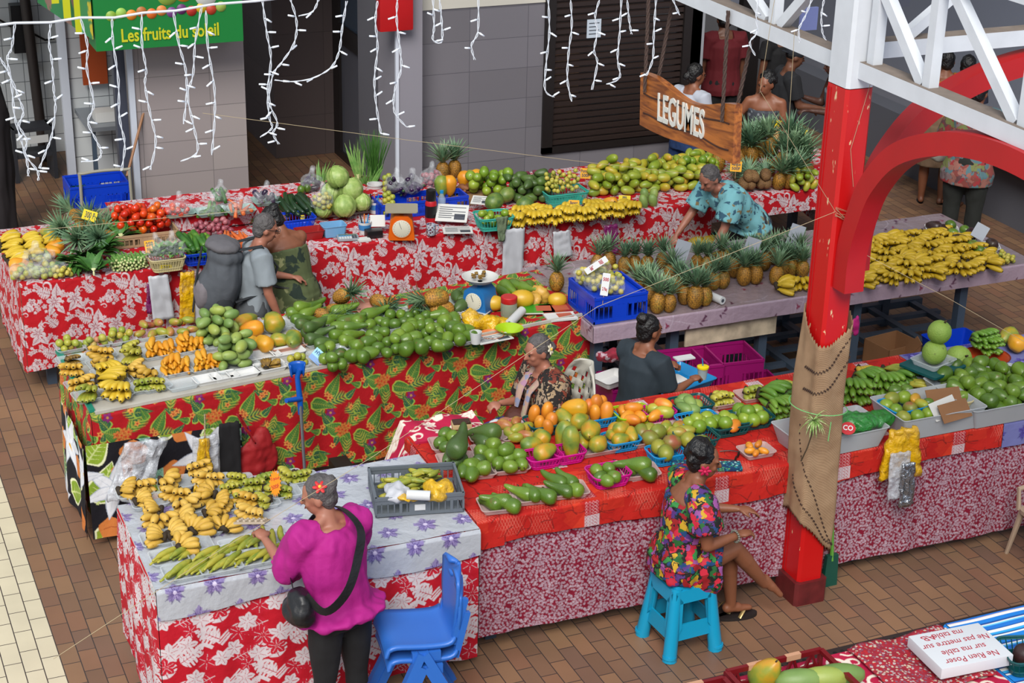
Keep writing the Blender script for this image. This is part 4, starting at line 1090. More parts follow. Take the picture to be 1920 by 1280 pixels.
hand('hand_orange',4,.115,.021,'banana_orange',.35,2,.45,31)
hand('hand_green',7,.15,.019,'banana_green',.9,2,.9,40);hand('hand_plantain',5,.16,.018,'plantain',.35,2,.5,41)
hand('hand_short_green',5,.082,.019,'plantain',.9,2,.5,42);hand('hand_brown',6,.09,.013,'banana_brown',.6,2,.5,43)
m=MB();finger(m,(0,0,0),(0,1,0),(1,0,0),.185,.019,.45);m.v=[(x,y-.09,z)for x,y,z in m.v];reg('plantain',m,[SK['plantain'],TIP])
m=MB();finger(m,(0,0,0),(0,1,0),(1,0,0),.115,.0205,.55);m.v=[(x,y-.055,z)for x,y,z in m.v];reg('fat_banana',m,[SK['banana_orange'],TIP])
m=MB();finger(m,(0,0,0),(0,1,0),(1,0,0),.125,.0175,.5);m.v=[(x,y-.06,z)for x,y,z in m.v];reg('green_banana',m,[SK['plantain'],TIP])
def leafstrip(m,base,d,up,L,w,droop,n=5,fold_=.25):
 p=Vector(base);d=Vector(d).normalized();s_=d.cross(Vector(up));s_=s_.normalized()if s_.length>.01 else Vector((1,0,0))
 b=len(m.v);ax=s_
 for i in range(n+1):
  t=i/n;ww=w*(1-t**1.6)*(.75+.25*min(1,t*5))+.0004;nrm=s_.cross(d).normalized()
  m.v+=[tuple(p-s_*ww/2+nrm*ww*fold_),tuple(p),tuple(p+s_*ww/2+nrm*ww*fold_)]
  p=p+d*(L/n);d=(Matrix.Rotation(-droop/n,3,ax)@d)
 for i in range(n):
  a=b+3*i;m.face((a,a+1,a+4,a+3));m.face((a+1,a+2,a+5,a+4))
def crown_mesh(seed=0,s=1.0):
 rr=random.Random(seed);m=MB()
 for i in range(60):
  t=i/60;a=i*2.4+rr.uniform(-.2,.2);el_=.55+1.0*t
  L=(.085+.055*math.sin(PI*min(1,t*1.1+.1)))*s*rr.uniform(.85,1.15)
  d=(math.cos(a)*math.cos(el_),math.sin(a)*math.cos(el_),math.sin(el_));r0=.012*(1-t)
  leafstrip(m,(math.cos(a)*r0,math.sin(a)*r0,t*.035*s),d,(0,0,1),L,.015*s,.6-.7*t)
 return m
for i in range(3):PM['crown_%d'%i]=crown_mesh(i,1.0).mesh('crown',SK['crown'])
def pine_body(h,r,mk):
 m=MB();NA_,NH=26,22;pr=[]
 for j in range(NH+1):
  t=j/NH;z=-h/2+h*t;R_=r*min(1,(math.sin(PI*(t*.93+.035)))**.42)
  for i in range(NA_):
   a=2*PI*(i+.5*(j%2))/NA_
   k=1+.10*(1 if(i+(j//2))%2==0 else-.6)*(.3 if j in(0,NH)else 1)
   m.v.append((R_*k*math.cos(a),R_*k*math.sin(a),z))
 for j in range(NH):
  for i in range(NA_):m.face((j*NA_+i,j*NA_+(i+1)%NA_,(j+1)*NA_+(i+1)%NA_,(j+1)*NA_+i))
 m.face(tuple(range(NA_-1,-1,-1)));m.face(tuple(NH*NA_+i for i in range(NA_)))
 return m.mesh('pineapple_body',SK[mk])
PM['pine']=pine_body(.145,.052,'pineapple');PM['pine_brown']=pine_body(.13,.05,'pineapple_brown')
LB={}
def put(kind,name,loc,rot=(0,0,0),sc=1,label=None,cat=None,group=None):
 o=bpy.data.objects.new(name,PM[kind]);COL.objects.link(o)
 o.location=loc
 if isinstance(rot,Matrix):o.rotation_euler=rot.to_euler()
 else:o.rotation_euler=rot
 o.scale=(sc,)*3 if not hasattr(sc,'__len__')else sc
 return tag(o,label,cat,group)
def pineapple(loc,label,group=None,rz=0,tilt=(0,0),sc=1,brown=False,crown=True,ci=None,csc=1.0):
 """standing (or tilted) pineapple, loc = base centre"""
 e=empty('pineapple',loc,0,label,'pineapple',group);e.rotation_euler=(tilt[0],tilt[1],rz);e.scale=(sc,)*3
 b=link('fruit_body',PM['pine_brown' if brown else 'pine'],e,(0,0,.072))
 if crown:
  c=link('leaf_crown',PM['crown_%d'%(rng.randrange(3)if ci is None else ci)],e,(0,0,.142));c.scale=(csc,)*3;c.rotation_euler=(0,0,rng.random()*6)
 return e
def lying(rz=None,t=.15):
 """rotation laying the long axis down"""
 rz=rng.random()*6.28 if rz is None else rz
 return(R(90)+rng.uniform(-t,t),rng.random()*6.28,rz)
def heap(n,z0,r,area,tries=40,flat=1.0,seed=None,zmax=None,jit=.1):
 """rest spheres one after the other on the ground and on each other; area(rng) -> (x, y)"""
 rr=random.Random(seed if seed is not None else 5);P=[]
 for i in range(n):
  ri=r*rr.uniform(1-jit,1+jit);best=None
  for k in range(tries):
   x,y=area(rr);z=z0+ri*flat
   for(a,b,c,q)in P:
    d2=(a-x)**2+(b-y)**2;s_=(q+ri)
    if d2<s_*s_:z=max(z,c+math.sqrt(s_*s_-d2)*flat)
   if best is None or z<best[2]:best=(x,y,z,ri)
  if zmax and best[2]>zmax:continue
  P.append(best)
 return P
def in_quad(pts,z):
 """area sampler inside the quadrilateral given by four pixels projected on height z"""
 q=[at(px,py,z)for px,py in pts]
 def f(rr):
  u,v=rr.random(),rr.random()
  p=(q[0]*(1-u)+q[1]*u)*(1-v)+(q[3]*(1-u)+q[2]*u)*v
  return p.x,p.y
 return f
def in_ell(cx,cy,rx,ry,a=0):
 def f(rr):
  t=rr.random()*6.283;k=math.sqrt(rr.random());x,y=rx*k*math.cos(t),ry*k*math.sin(t)
  return cx+x*math.cos(a)-y*math.sin(a),cy+x*math.sin(a)+y*math.cos(a)
 return f
def pile(kind,name,cat,n,z0,r,area,label,group,sc=1.0,seed=1,orient='any',flat=1.0,tries=40,kinds=None,scj=.08,jit=.1):
 out=[]
 for i,(x,y,z,ri)in enumerate(heap(n,z0,r,area,tries,flat,seed,None,jit)):
  k=kinds[i%len(kinds)]if kinds else kind
  rot=lying()if orient=='lie' else((rng.random()*6.28,rng.random()*6.28,rng.random()*6.28)if orient=='any' else(rng.uniform(-.4,.4),rng.uniform(-.4,.4),rng.random()*6))
  out.append(put(k,name,(x,y,z),rot,sc*ri/r,label,cat,group))
 return out
CLEAR=mat('clear_plastic','#cdd4d8',.12,alpha=.34,spec=.7);FOAM=mat('white_foam','#cfcfcd',.6);PINKT=mat('pink_tray','#c08a78',.5)
MILKY=mat('milky_plastic','#b4b8bc',.3,alpha=.72)
def rrect(w,d,c,n=4):
 pts=[]
 for sx,sy,a0 in((1,1,0),(-1,1,90),(-1,-1,180),(1,-1,270)):
  for i in range(n+1):
   a=R(a0+90*i/n);pts.append((sx*(w/2-c)+c*math.cos(a),sy*(d/2-c)+c*math.sin(a)))
 return pts
def tray_mesh(w,d,h,m_,t=.002,taper=.86,c=.02,lip=.006):
 m=MB();P0,P1,P2=rrect(w*taper,d*taper,c*.8),rrect(w,d,c),rrect(w+lip*2,d+lip*2,c+lip)
 Q1,Q0=rrect(w-t*2,d-t*2,c),rrect(w*taper-t*2,d*taper-t*2,c*.8);n=len(P0)
 rings=[(P0,0),(P1,h),(P2,h),(P2,h-.003),(P2,h+.0015),(Q1,h+.0015),(Q0,t)]
 rings=[(P0,0),(P1,h-.002),(P2,h-.002),(P2,h+.001),(Q1,h+.001),(Q0,t)]
 for pts,z in rings:m.v+=[(x,y,z)for x,y in pts]
 for k in range(len(rings)-1):
  for i in range(n):m.face((k*n+i,k*n+(i+1)%n,(k+1)*n+(i+1)%n,(k+1)*n+i))
 m.face(tuple(range(n-1,-1,-1)));m.face(tuple((len(rings)-1)*n+i for i in range(n)))
 return m.mesh('tray',m_,True,40)
TM={}
def tray(x,y,z,w=.19,d=.15,h=.03,m_=None,rz=0,label=None,group=None,name='food_tray',cat='tray'):
 m_=m_ or CLEAR;k=(round(w,3),round(d,3),h,m_.name)
 if k not in TM:TM[k]=tray_mesh(w,d,h,m_)
 o=link(name,TM[k],None,(x,y,z));o.rotation_euler=(0,0,rz)
 return tag(o,label,cat,group)
def basket_mesh(w,d,h,m_,taper=.8,c=.03,slats=34,bar=.004,solid_bottom=True,bands=(0,.25,1)):
 m=MB();n=6
 def ring(f,z,r):
  pts=rrect(w*f,d*f,c*f+.01,5);m.tube([(x,y,z)for x,y in pts]+[(*pts[0],z),(*pts[1],z)],r,n=5,cap=False)
 F=lambda t:taper+(1-taper)*t
 ring(1,h,bar*1.3);ring(F(.86),h*.86,bar*.8);ring(F(.0)*1,.004,bar);ring(F(.28),h*.28,bar*.8)
 P0,P1=rrect(w*F(0),d*F(0),c*F(0)+.01,5),rrect(w,d,c+.01,5)
 def along(pts,t):
  L=[0]
  for a,b in zip(pts,pts[1:]+pts[:1]):L.append(L[-1]+math.dist(a,b))
  s_=t*L[-1]
  for i in range(len(pts)):
   if L[i+1]>=s_:
    f=(s_-L[i])/max(L[i+1]-L[i],1e-9);a,b=pts[i],pts[(i+1)%len(pts)];return(a[0]+(b[0]-a[0])*f,a[1]+(b[1]-a[1])*f)
  return pts[0]
 for i in range(slats):
  a,b=along(P0,i/slats),along(P1,i/slats)
  m.bar((*a,.002),(*b,h),bar*1.1,bar*1.1)
 k0=len(m.v);Pm=rrect(w*F(.28),d*F(.28),c*F(.28)+.01,5)
 m.v+=[(x,y,.002)for x,y in P0]+[(x,y,h*.28)for x,y in Pm];q=len(P0)
 for i in range(q):m.face((k0+i,k0+(i+1)%q,k0+q+(i+1)%q,k0+q+i))
 m.face(tuple(k0+i for i in range(q)))
 k0=len(m.v);Pa=rrect(w*F(.86),d*F(.86),c*F(.86)+.01,5)
 m.v+=[(x,y,h*.86)for x,y in Pa]+[(x,y,h)for x,y in P1]
 for i in range(q):m.face((k0+i,k0+(i+1)%q,k0+q+(i+1)%q,k0+q+i))
 return m.mesh('basket',m_,True,35)
def basket(x,y,z,w,d,h,m_,rz=0,label=None,group=None,slats=34,taper=.8,c=.03):
 k=('b',w,d,h,m_.name,slats)
 if k not in TM:TM[k]=basket_mesh(w,d,h,m_,taper,c,slats)
 o=link('plastic_basket',TM[k],None,(x,y,z));o.rotation_euler=(0,0,rz)
 return tag(o,label,'basket',group)
def crate(x,y,z,w,d,h,m_,rz=0,label=None,group=None,pad=None,name='plastic_crate',cat='crate',nslat=14,open_top=True):
 """ribbed stacking crate: floor, four walls with slots, rim; parts: label pads"""
 e=empty(name,(x,y,z),rz,label,cat,group);m=MB();t=.012
 m.box(-w/2+t,-d/2+t,0,w/2-t,d/2-t,.008)
 for s_ in(-1,1):
  for(L,off,ax)in((w,d/2*s_,0),(d,w/2*s_,1)):
   def bx(a0,a1,z0,z1,th=.006):
    if ax==0:m.box(a0,off-th/2-.004*s_,z0,a1,off+th/2-.004*s_,z1)
    else:m.box(off-th/2-.004*s_,a0,z0,off+th/2-.004*s_,a1,z1)
   bx(-L/2,L/2,h-.02,h,.014);bx(-L/2,L/2,h*.62,h-.02,.005);bx(-L/2,L/2,0,h*.16,.008)
   n=max(4,int(L/.035))
   for i in range(n+1):
    a=-L/2+L*i/n;big=i%4==0;bx(max(a-(.008 if big else.003),-L/2),min(a+(.008 if big else.003),L/2),h*.1,h*.66,.012 if big else.005)
   bx(-L*.12,L*.12,h*.12,h*.64,.007)
 m.build('crate_body',m_,e,smooth=False)
 if pad:MB().box(-.03,-d/2-.006,h*.25,.03,-d/2-.001,h*.55).build('label_pad',pad,e,smooth=False)
 return e
TEAL=mat('teal_plastic','#0f4a4c',.3);TEALL=mat('aqua_plastic','#3aa090',.35);BLUEB=mat('sky_blue_plastic','#1580b8',.3);PINKB=mat('magenta_plastic','#b8147c',.3);LIMEB=mat('lime_plastic','#94b414',.3)
BLUEC=mat('royal_blue_plastic','#0c38b4',.32);GREYC=mat('grey_plastic','#5c636a',.45);REDC=mat('dark_red_plastic','#6a0f16',.35);CREAMB=mat('cream_plastic','#b8ac80',.4);GREENC=mat('dark_green_plastic','#10483c',.4)
RK={'mango':.037,'mango_green':.037,'mango_orange':.037,'mango_mixed':.037,'mango_big':.05,'papaya':.056,'papaya_ripe':.056,'papaya_long':.052,'avocado':.043,'avocado_round':.043,'avocado_dark':.043,'avocado_purple':.043,'avocado_long':.038,'avocado_long_dark':.038,'lime':.028,'lime_yellow':.028,'guava':.028}
def fr(kind,name,pix,z0,label,group=None,cat=None,sc=1.0,ang=None,stand=False,jit=.06):
 """single fruits at photographed spots; third value = layer (0 bottom, 1 on top of others)"""
 out=[]
 for i,p in enumerate(pix):
  s_=sc*(p[3]if len(p)>3 else 1)*rng.uniform(1-jit,1+jit);r=RK[kind]*s_;lay_=p[2]if len(p)>2 else 0
  z=z0+r*(1+1.45*lay_)
  c=at(p[0],p[1],z)
  a=rng.random()*6.28 if ang is None else ang+rng.uniform(-.25,.25)
  rot=(R(90)+rng.uniform(-.12,.12),rng.random()*6,a)if not stand else(rng.uniform(-.2,.2)+PI,rng.uniform(-.2,.2),a)
  lab=label[i]if isinstance(label,(list,tuple))else label
  g=group if not isinstance(label,(list,tuple))else None
  out.append(put(kind,name,c,rot,s_,lab,cat or name,g if len(pix)>1 else None))
 return out
ZT=T+.012;MS=math.atan(SL)
def mtray(px,py,w=.19,d=.15,m_=None,label='',h=.03,rz=MS,z=T+.009,group=None):
 c=at(px,py,z+h*.5);return tray(c.x,c.y,z,w,d,h,m_,rz,label,group),c
trays=[('lime_yellow','lime',131,652,9,'pale green limes in the clear tray at the rear left corner',.9),('guava','guava',180,645,8,'pinkish yellow guavas in the clear tray beside the corner limes',.85),('lime_yellow','lime',227,637,9,'yellow green limes in the third tray of the rear row',.9)]
for k,nm,px,py,n,lab,sc in trays:
 t_,c=mtray(px,py,.19,.14,None,'clear tray holding the '+lab.split(' in the')[0]+' at the rear left of the middle table')
 pile(k,nm,nm,n,T+.014,RK[k]*sc,in_ell(c.x,c.y,.07,.045,MS),lab,nm+'s of '+lab.split('in the ')[1],sc,px,'any')
for px,py,lab,k in((282,628,'yellow green mango in the clear tray left of two rear mango trays','mango_mixed'),(339,624,'reddish mango in the clear tray right of two rear mango trays','mango_mixed')):
 t_,c=mtray(px,py,.21,.14,None,'clear tray with '+lab.split(' in the')[0].replace('mango','mangoes')+' at the back edge')
 fr(k,'mango',[(px-20,py-2),(px+4,py-2),(px+22,py-6),(px-2,py-19,0),(px-12,py-20,1),(px+14,py-24,1)][:6],T+.014,lab,lab.split(' in the ')[1]+' mangoes',sc=.82)
banlist=[(135,675,'hand_brown','browned little banana hand in the leftmost column of trays'),(135,695,'hand_small_0','short yellow banana hand behind the corner white tray'),(190,664,'hand_small_1','yellow banana hand beside the browned hand'),(245,655,'hand_short_green','green yellow banana hand in the rear of the third column'),(192,682,'hand_small_2','pale yellow banana hand in the second column, second from the back'),(249,671,'hand_plantain','long green plantain hand in the third column'),(201,699,'hand_yellow_0','yellow banana hand in the second column, third from the back'),(254,692,'hand_small_0','small yellow banana hand ahead of the green plantains'),(152,721,'hand_small_1','yellow banana cluster in the front left corner tray'),(166,741,'hand_plantain','greenish banana hand at the very front left corner'),(212,714,'hand_yellow_1','bright yellow banana hand in the middle of the front row'),(220,736,'hand_yellow_2','bright yellow banana hand at the front edge'),(275,703,'hand_small_2','speckled small banana hand beside a torn green leaf'),(291,722,'hand_short_green','short greenish banana hand at the front edge by the empty trays'),(270,724,'hand_short_green','dark green leafy banana hand at the front edge')]
for i,(px,py,k,lab)in enumerate(banlist):
 if i%2==0 or i>8:mtray(px,py+2,.19,.15,None,'clear tray under the '+lab)
 c=at(px,py,T+.05);put(k,'banana_hand',(c.x,c.y,T+.016),(0,0,MS+rng.uniform(-1.2,1.2)),1.12,lab,'bananas')
for px,py,nn,lab in((296,659,11,'rear left'),(325,692,13,'front left'),(353,650,12,'rear right'),(386,684,12,'front right')):
 t_,c=mtray(px,py+3,.23,.17,None,'clear tray of loose orange bananas, %s of four'%lab)
 for i in range(nn):
  lay_=i//5;k=i%5
  x=c.x-.075+.036*k+.012*lay_;y=c.y+.02*(i%2)-.015+.012*lay_;
  put('fat_banana','banana',(x,y,T+.034+.034*lay_),(rng.uniform(-.1,.15),0,MS+rng.uniform(-.35,.25)),rng.uniform(1.1,1.25),'loose plump orange banana in the %s tray of the four orange banana trays'%lab,'banana','orange bananas, %s tray'%lab)
for px,py,n,lab,w,d in((406,625,26,'rear',.30,.30),(438,672,20,'front',.30,.22)):
 t_,c=mtray(px+2,py+12,w,d,None,'large clear tray heaped with green mangoes, the %s one of two'%lab)
 pile('mango_green','mango','mango',n,T+.014,.038,in_ell(c.x,c.y,w*.36,d*.36,MS),'dull green mango heaped in the %s of the two green mango trays'%lab,'green mangoes, %s tray'%lab,1.0,int(px),'lie',.95)
for px,py,k,s_,lab,tm in((462,603,'papaya_long',1.05,'long green papaya with an orange top, behind the yellow one',1),(473,616,'papaya_ripe',.95,'orange yellow papaya leaning on the long green papaya',0),(512,603,'papaya',1.2,'very large yellow green papaya alone in its tray',1),(466,642,'papaya_ripe',.95,'yellow papaya with a green spot in the left pink tray',2),(494,643,'papaya_ripe',.95,'bright orange papaya in the left pink tray',0),(525,638,'papaya',.82,'round dark green papaya in the right pink tray',2),(549,636,'papaya',1.0,'round yellow green papaya in the right pink tray',0)):
 if tm:mtray(px+(12 if tm==2 else 4),py+8,.26 if tm==2 else.22,.17,PINKT if tm==2 else None,('pink tray' if tm==2 else 'clear tray')+' under the '+lab.split(' in the')[0])
 fr(k,'papaya',[(px,py,0,s_)],T+.018,[lab],ang=MS+PI/2+.6 if k=='papaya_long' else None,jit=0)
for px,py,w,d,m_,lab in((341,722,.20,.13,CLEAR,'empty clear tray lying at the front edge by the bananas'),(388,712,.17,.12,FOAM,'empty white foam tray at the front edge, left one of a row'),(420,706,.17,.12,FOAM,'empty white foam tray at the front edge under the mango tray'),(456,701,.20,.11,FOAM,'empty white foam tray at the front edge below the green mangoes'),(493,667,.22,.13,FOAM,'empty white foam tray in front of the left pink tray'),(539,660,.22,.13,FOAM,'empty white foam tray in front of the right pink tray')):
 mtray(px,py,w,d,m_,lab)
mtray(507,688,.20,.13,FOAM,'white foam tray holding the blackened bananas')
for dx in(-8,10):c=at(507+dx,683,T+.04);put('hand_brown','banana_hand',(c.x,c.y,T+.022),(0,0,rng.random()*3),.8,'blackened overripe banana hand in a white foam tray','bananas','overripe bananas in the foam tray')
t_,c=mtray(559,685,.15,.11,None,'small clear tray of pale limes by the folded leaflet')
pile('lime_yellow','lime','lime',7,T+.014,.024,in_ell(c.x,c.y,.05,.03),'pale yellow lime in the small tray beside the blue leaflet','limes beside the blue leaflet',.85,3,'any')
def avo(px,py,w,d,fr_,kind,lab,sc=1,ang=None,m_=None,tray_=True):
 if tray_:mtray(px,py+4,w,d,m_,'clear tray of '+lab)
 fr(kind,'avocado',[(px+p[0],py+p[1])+tuple(p[2:])for p in fr_],T+.016,'avocado among the '+lab,lab,sc=sc,ang=ang)
A=PI/2+MS
avo(571,586,.24,.16,[(-14,-2),(10,2),(-6,10),(16,-10),(0,-12,.6)],'avocado_long','long avocados in the rearmost left tray behind the green papaya',1,A)
avo(589,613,.24,.20,[(-16,-8),(12,-6),(-4,10),(10,12),(0,0,1)],'avocado_long_dark','long dark avocados in the tray right of the papayas',1,A)
avo(601,637,.24,.13,[(-8,-4),(10,6)],'avocado_long_dark','two long avocados in the tray nearest the round ones',1.1,A)
avo(638,597,.26,.14,[(-16,0),(16,4),(4,-14)],'avocado_long','long avocados in front of the lying pineapples',1.1,A)
avo(648,622,.24,.16,[(-12,4),(14,6),(-6,-10),(12,-10)],'avocado_long','pear shaped avocados in the second tray ahead of the pineapples',1.05,A)
avo(691,595,.24,.14,[(-12,4),(8,-6)],'avocado_long','long green avocados left of the spiky crown',1.2,A+.3)
rnd=[(-22,-6),(0,-12),(-24,12),(-4,8),(16,4),(-8,24),(14,24),(32,10)]
avo(620,664,.27,.22,[(-18,-8),(-2,-14),(-12,8),(4,22),(18,0),(20,18),(2,6,1)],'avocado_round','round avocados in the front tray next to the leaflet',1)
avo(672,650,.27,.22,[(-22,-12),(-4,-2),(18,-8),(-14,16),(6,18),(22,12)],'avocado','round avocados in the second front tray from the leaflet',1)
avo(716,616,.25,.20,[(-22,-8),(-8,4),(-20,12),(4,6),(8,-10,0),(-4,-14,0)],'avocado_round','shiny avocados in the tray behind the front middle trays',.95)
avo(727,647,.25,.20,[(-18,4),(0,-6),(-2,14),(16,6),(14,-12,1),(-20,-12)],'avocado_round','shiny avocados in the third front tray with a bruised one',.95)
avo(744,607,.25,.14,[(-22,-4),(-4,0),(14,-4),(28,-2),(-12,-18),(8,-18)],'avocado_round','avocados in the rear tray below the spiky crown',.95)
avo(775,603,.25,.16,[(-8,-10),(4,-18),(12,-4),(24,-12),(30,4),(-2,8)],'avocado_round','avocados in the rear tray beside the stacked pineapples',.95)
avo(767,635,.25,.18,[(-22,-6),(-4,-16),(-8,2),(10,-2),(-4,18,0,1.1),(20,14,0,1.1)],'avocado','avocados in the fourth front tray with two large pear shapes',1.05)
avo(803,617,.24,.16,[(-14,-8),(0,-10),(14,-2),(-4,8),(20,6),(4,-2,1)],'avocado_round','bruised avocados in the tray ahead of the stacked pineapples',.95)
avo(825,638,.24,.15,[(-18,2),(-2,10),(14,-4),(10,10),(-4,-6)],'avocado','avocados in the fifth front tray',.95)
avo(822,592,.22,.14,[(-6,0),(8,-6)],'avocado_long','dark long avocados right of the stacked pineapples',1)
avo(848,612,.22,.18,[(-12,-10),(2,2),(14,6),(4,-14)],'avocado','large avocados in the rear tray beside the yellow bags',1.1)
avo(872,632,.22,.15,[(-10,4),(10,-4),(2,-14)],'avocado','avocados in the last front tray by the white cup',1)
avo(868,560,.22,.18,[(-10,-4),(4,2),(-4,12),(10,-8)],'avocado_dark','dark avocados in the tray left of the blue scale',.95)
def lyp(px,py,z,az,lab,sc=1,crown=True,el_=90):
 c=at(px,py,z);o=pineapple(c,lab,None,0,(0,0),sc,crown=crown)
 o.rotation_euler=(Matrix.Rotation(az,3,'Z')@Matrix.Rotation(R(el_),3,'Y')).to_euler();return o
zz=T+.05
lyp(590,586,zz,-.9,'small orange pineapple lying leftmost at the back of the middle table',.85);lyp(614,578,zz,-.9,'small pineapple second from left, lying with its base to the rear',.85)
lyp(628,560,zz+.03,-1.0,'upright leaning orange pineapple behind the two small ones',1.05,True,60)
lyp(697,560,zz+.02,-1.1,'pineapple base up beside the flat pink tray',1.0);lyp(735,566,zz,-2.2,'pineapple behind the spiky crown in the middle of the back row',1)
lyp(840,556,zz+.085,PI,'upper orange pineapple of the stacked pair, crown to the left',1.25);lyp(850,578,zz,PI-.1,'lower orange pineapple of the stacked pair, crown to the left',1.2)
ps=[(1043,545),(1118,508),(1142,505),(1170,512),(1188,508),(1212,511),(1242,503),(1305,507),(1194,556),(1212,552),(1256,530),(1274,550),(1218,572),(1230,586),(1253,584),(1282,570),(1301,577),(1322,572),(1337,542),(1354,540),(1375,519),(1393,534),(1416,531),(1453,533),(1466,517),(1484,516),(1503,520),(1410,502),(1432,506),(1448,494),(1476,494),(1500,500),(1352,505),(1325,510)]
nm={0:'lone standing pineapple left of the blue crate',12:'standing pineapple half hidden at the left of the front trio',13:'greenish pineapple in the middle of the front left trio',14:'orange pineapple at the right of the front left trio',15:'brown tied pineapple of the front right trio',16:'largest greenish pineapple in front of the plastic roll',17:'orange pineapple touching the plastic roll',21:'greenish pineapple of the pair below the middle foam sign',22:'orange pineapple of the pair below the middle foam sign',23:'orange pineapple nearest the small banana hand'}
for i,(px,py)in enumerate(ps):
 c=at(px,py,T+.004)
 pineapple((c.x,c.y,T+.004),nm.get(i,'standing pineapple in the crowd on the mauve cloth, %s part'%('left' if px<1260 else 'middle' if px<1380 else 'right')),None if i in nm else 'standing pineapples, %s part of the mauve table'%('left' if px<1260 else 'middle' if px<1380 else 'right'),rng.random()*6,(rng.uniform(-.08,.08),rng.uniform(-.08,.08)),rng.uniform(.9,1.05)*(1.12 if i in(0,13,16)else 1),csc=1.15)
k=0
for row,(xa,ya,xb,yb,n)in enumerate(((1470,538,1500,532,2),(1600,531,1860,497,9),(1606,513,1848,482,9),(1612,497,1826,468,8),(1620,481,1806,455,7),(1628,466,1784,444,6),(1640,453,1762,437,5))):
 for i in range(n):
  px,py=xa+(xb-xa)*i/(n-1)+rng.uniform(-4,4),ya+(yb-ya)*i/(n-1)+rng.uniform(-3,3)
  c=at(px,py,T+.04)
  if row==0:lab,g=('small yellow banana hand beside the last pineapple' if i==0 else 'small yellow banana hand against the red column'),None
  else:lab,g='yellow banana hand in row %s from the front on the mauve table'%('one two three four five six'.split()[row-1]),'banana hands, row %s from the front'%('one two three four five six'.split()[row-1])
  put('hand_rack_%d'%(k%3),'banana_hand',(c.x,c.y,T+.006),(rng.uniform(-.05,.15),0,rng.uniform(-1.3,1.3)),rng.uniform(.92,1.1),lab,'bananas',g);k+=1
c=at(1356,488,T+.03);put('hand_rack_1','banana_hand',(c.x,c.y,T+.006),(0,0,.3),1.1,'yellow bananas behind the pineapples by the green crate','bananas')
for px,py,kinds,lab in((1766,432,[('avocado_purple',-14,-8),('avocado_purple',4,0),('avocado_round',16,-10)],'rear'),(1799,447,[('avocado_round',-12,-10),('avocado_purple',0,4),('avocado_round',10,-16),('avocado_purple',22,-8)],'middle'),(1842,463,[('avocado_round',-18,-4),('avocado_round',-6,6),('avocado_purple',16,-6)],'front')):
 c=at(px,py,T+.015);tray(c.x,c.y,T+.004,.26,.17,.03,FOAM,-.5,'white foam tray of avocados on the mauve table, %s one'%lab)
 for kk,dx,dy in kinds:fr(kk,'avocado',[(px+dx,py+dy)],T+.014,['%s avocado in the %s foam tray'%('purple' if 'purple' in kk else 'green',lab)],None,'avocado',sc=1.05)
 for kk in('purple','green'):
  gg=[o for o in COL.objects if o.get('label')=='%s avocado in the %s foam tray'%(kk,lab)]
  for o in gg:
   if len(gg)>1:o['group']='%s avocados of the %s foam tray'%(kk,lab)
pile('limequat','lime','lime',46,T+.005,.019,in_ell(*at(1868,492,T)[:2],.15,.10),'tiny yellow green lime in the netted heap at the right corner of the mauve table','tiny limes at the corner of the mauve table',1,8,'any',.9,14)
Z1=T+.004
for px,py,k in((21,447,1),(25,462,0),(31,476,2),(40,486,0),(59,449,2),(65,461,0),(68,474,1),(95,452,1)):
 c=at(px,py+3,T+.05);put('hand_yellow_%d'%k,'banana_hand',(c.x,c.y,Z1),(0,0,1.57+rng.uniform(-.3,.3)),1.05,'long yellow banana hand at the left end of the rear stall','bananas','banana hands at the left end of the rear stall')
fr('papaya_ripe','papaya',[(35,495),(37,508)],Z1,['orange papaya beside the bananas at the left end, upper one','orange papaya beside the bananas at the left end, lower one'],ang=A,sc=.85)
fr('papaya_ripe','papaya',[(97,472),(104,461)],Z1,['orange papaya behind the bags of limes','yellow papaya behind the bags of limes'],sc=.85);fr('papaya','papaya',[(88,437),(101,432)],Z1,'green papaya by the pineapple crowns at the rear','green papayas by the crowns',sc=.8)
def bagged(px,py,n,rx,ry,kind,nm_,label,glabel,r=.022,seed=1,sc=1,z0=None,a=0,bag=True,film=None):
 z0=Z1 if z0 is None else z0;c=at(px,py,z0+.03)
 P=heap(n,z0+.004,r,in_ell(c.x,c.y,rx,ry,a),14,.9,seed)
 for x,y,z,ri in P:put(kind,nm_,(x,y,z),(rng.random()*6,rng.random()*6,0),sc*ri/r,label,nm_,glabel)
 if bag:
  top=max(p[2]for p in P)+r*1.2;m=Blob()
  m.ell((c.x,c.y,(z0+top)/2+.004),(rx+r*1.5,ry+r*1.5,(top-z0)/2+.012),20,12);m.cap((c.x,c.y,top),.02,(c.x+.02,c.y+.03,top+.05),.03,8)
  o=m.solid('plastic_bag',film or FILM,None,.014,3,folds(.012,16,16));tag(o,'clear bag around the '+glabel.replace('tomatos','tomatoes'),'bag')
FILM=filmmat('clear_film','#dfe4e8',.16)
bagged(64,487,17,.13,.06,'lime_yellow','lime','lime in the upper bag of pale limes by the bananas','pale limes in the upper bag',.024,1,.85)
bagged(48,515,15,.09,.06,'lime_yellow','lime','lime in the lower left bag of pale limes','pale limes in the lower left bag',.024,2,.85)
bagged(88,511,17,.13,.06,'lime_yellow','lime','lime in the lower right bag of pale limes','pale limes in the lower right bag',.024,3,.85)
pile('limequat','lime','lime',14,Z1,.02,in_ell(*at(119,520,T)[:2],.06,.05),'yellow lime in the little heap beside the leafy greens','yellow limes beside the leafy greens',1.1,4)
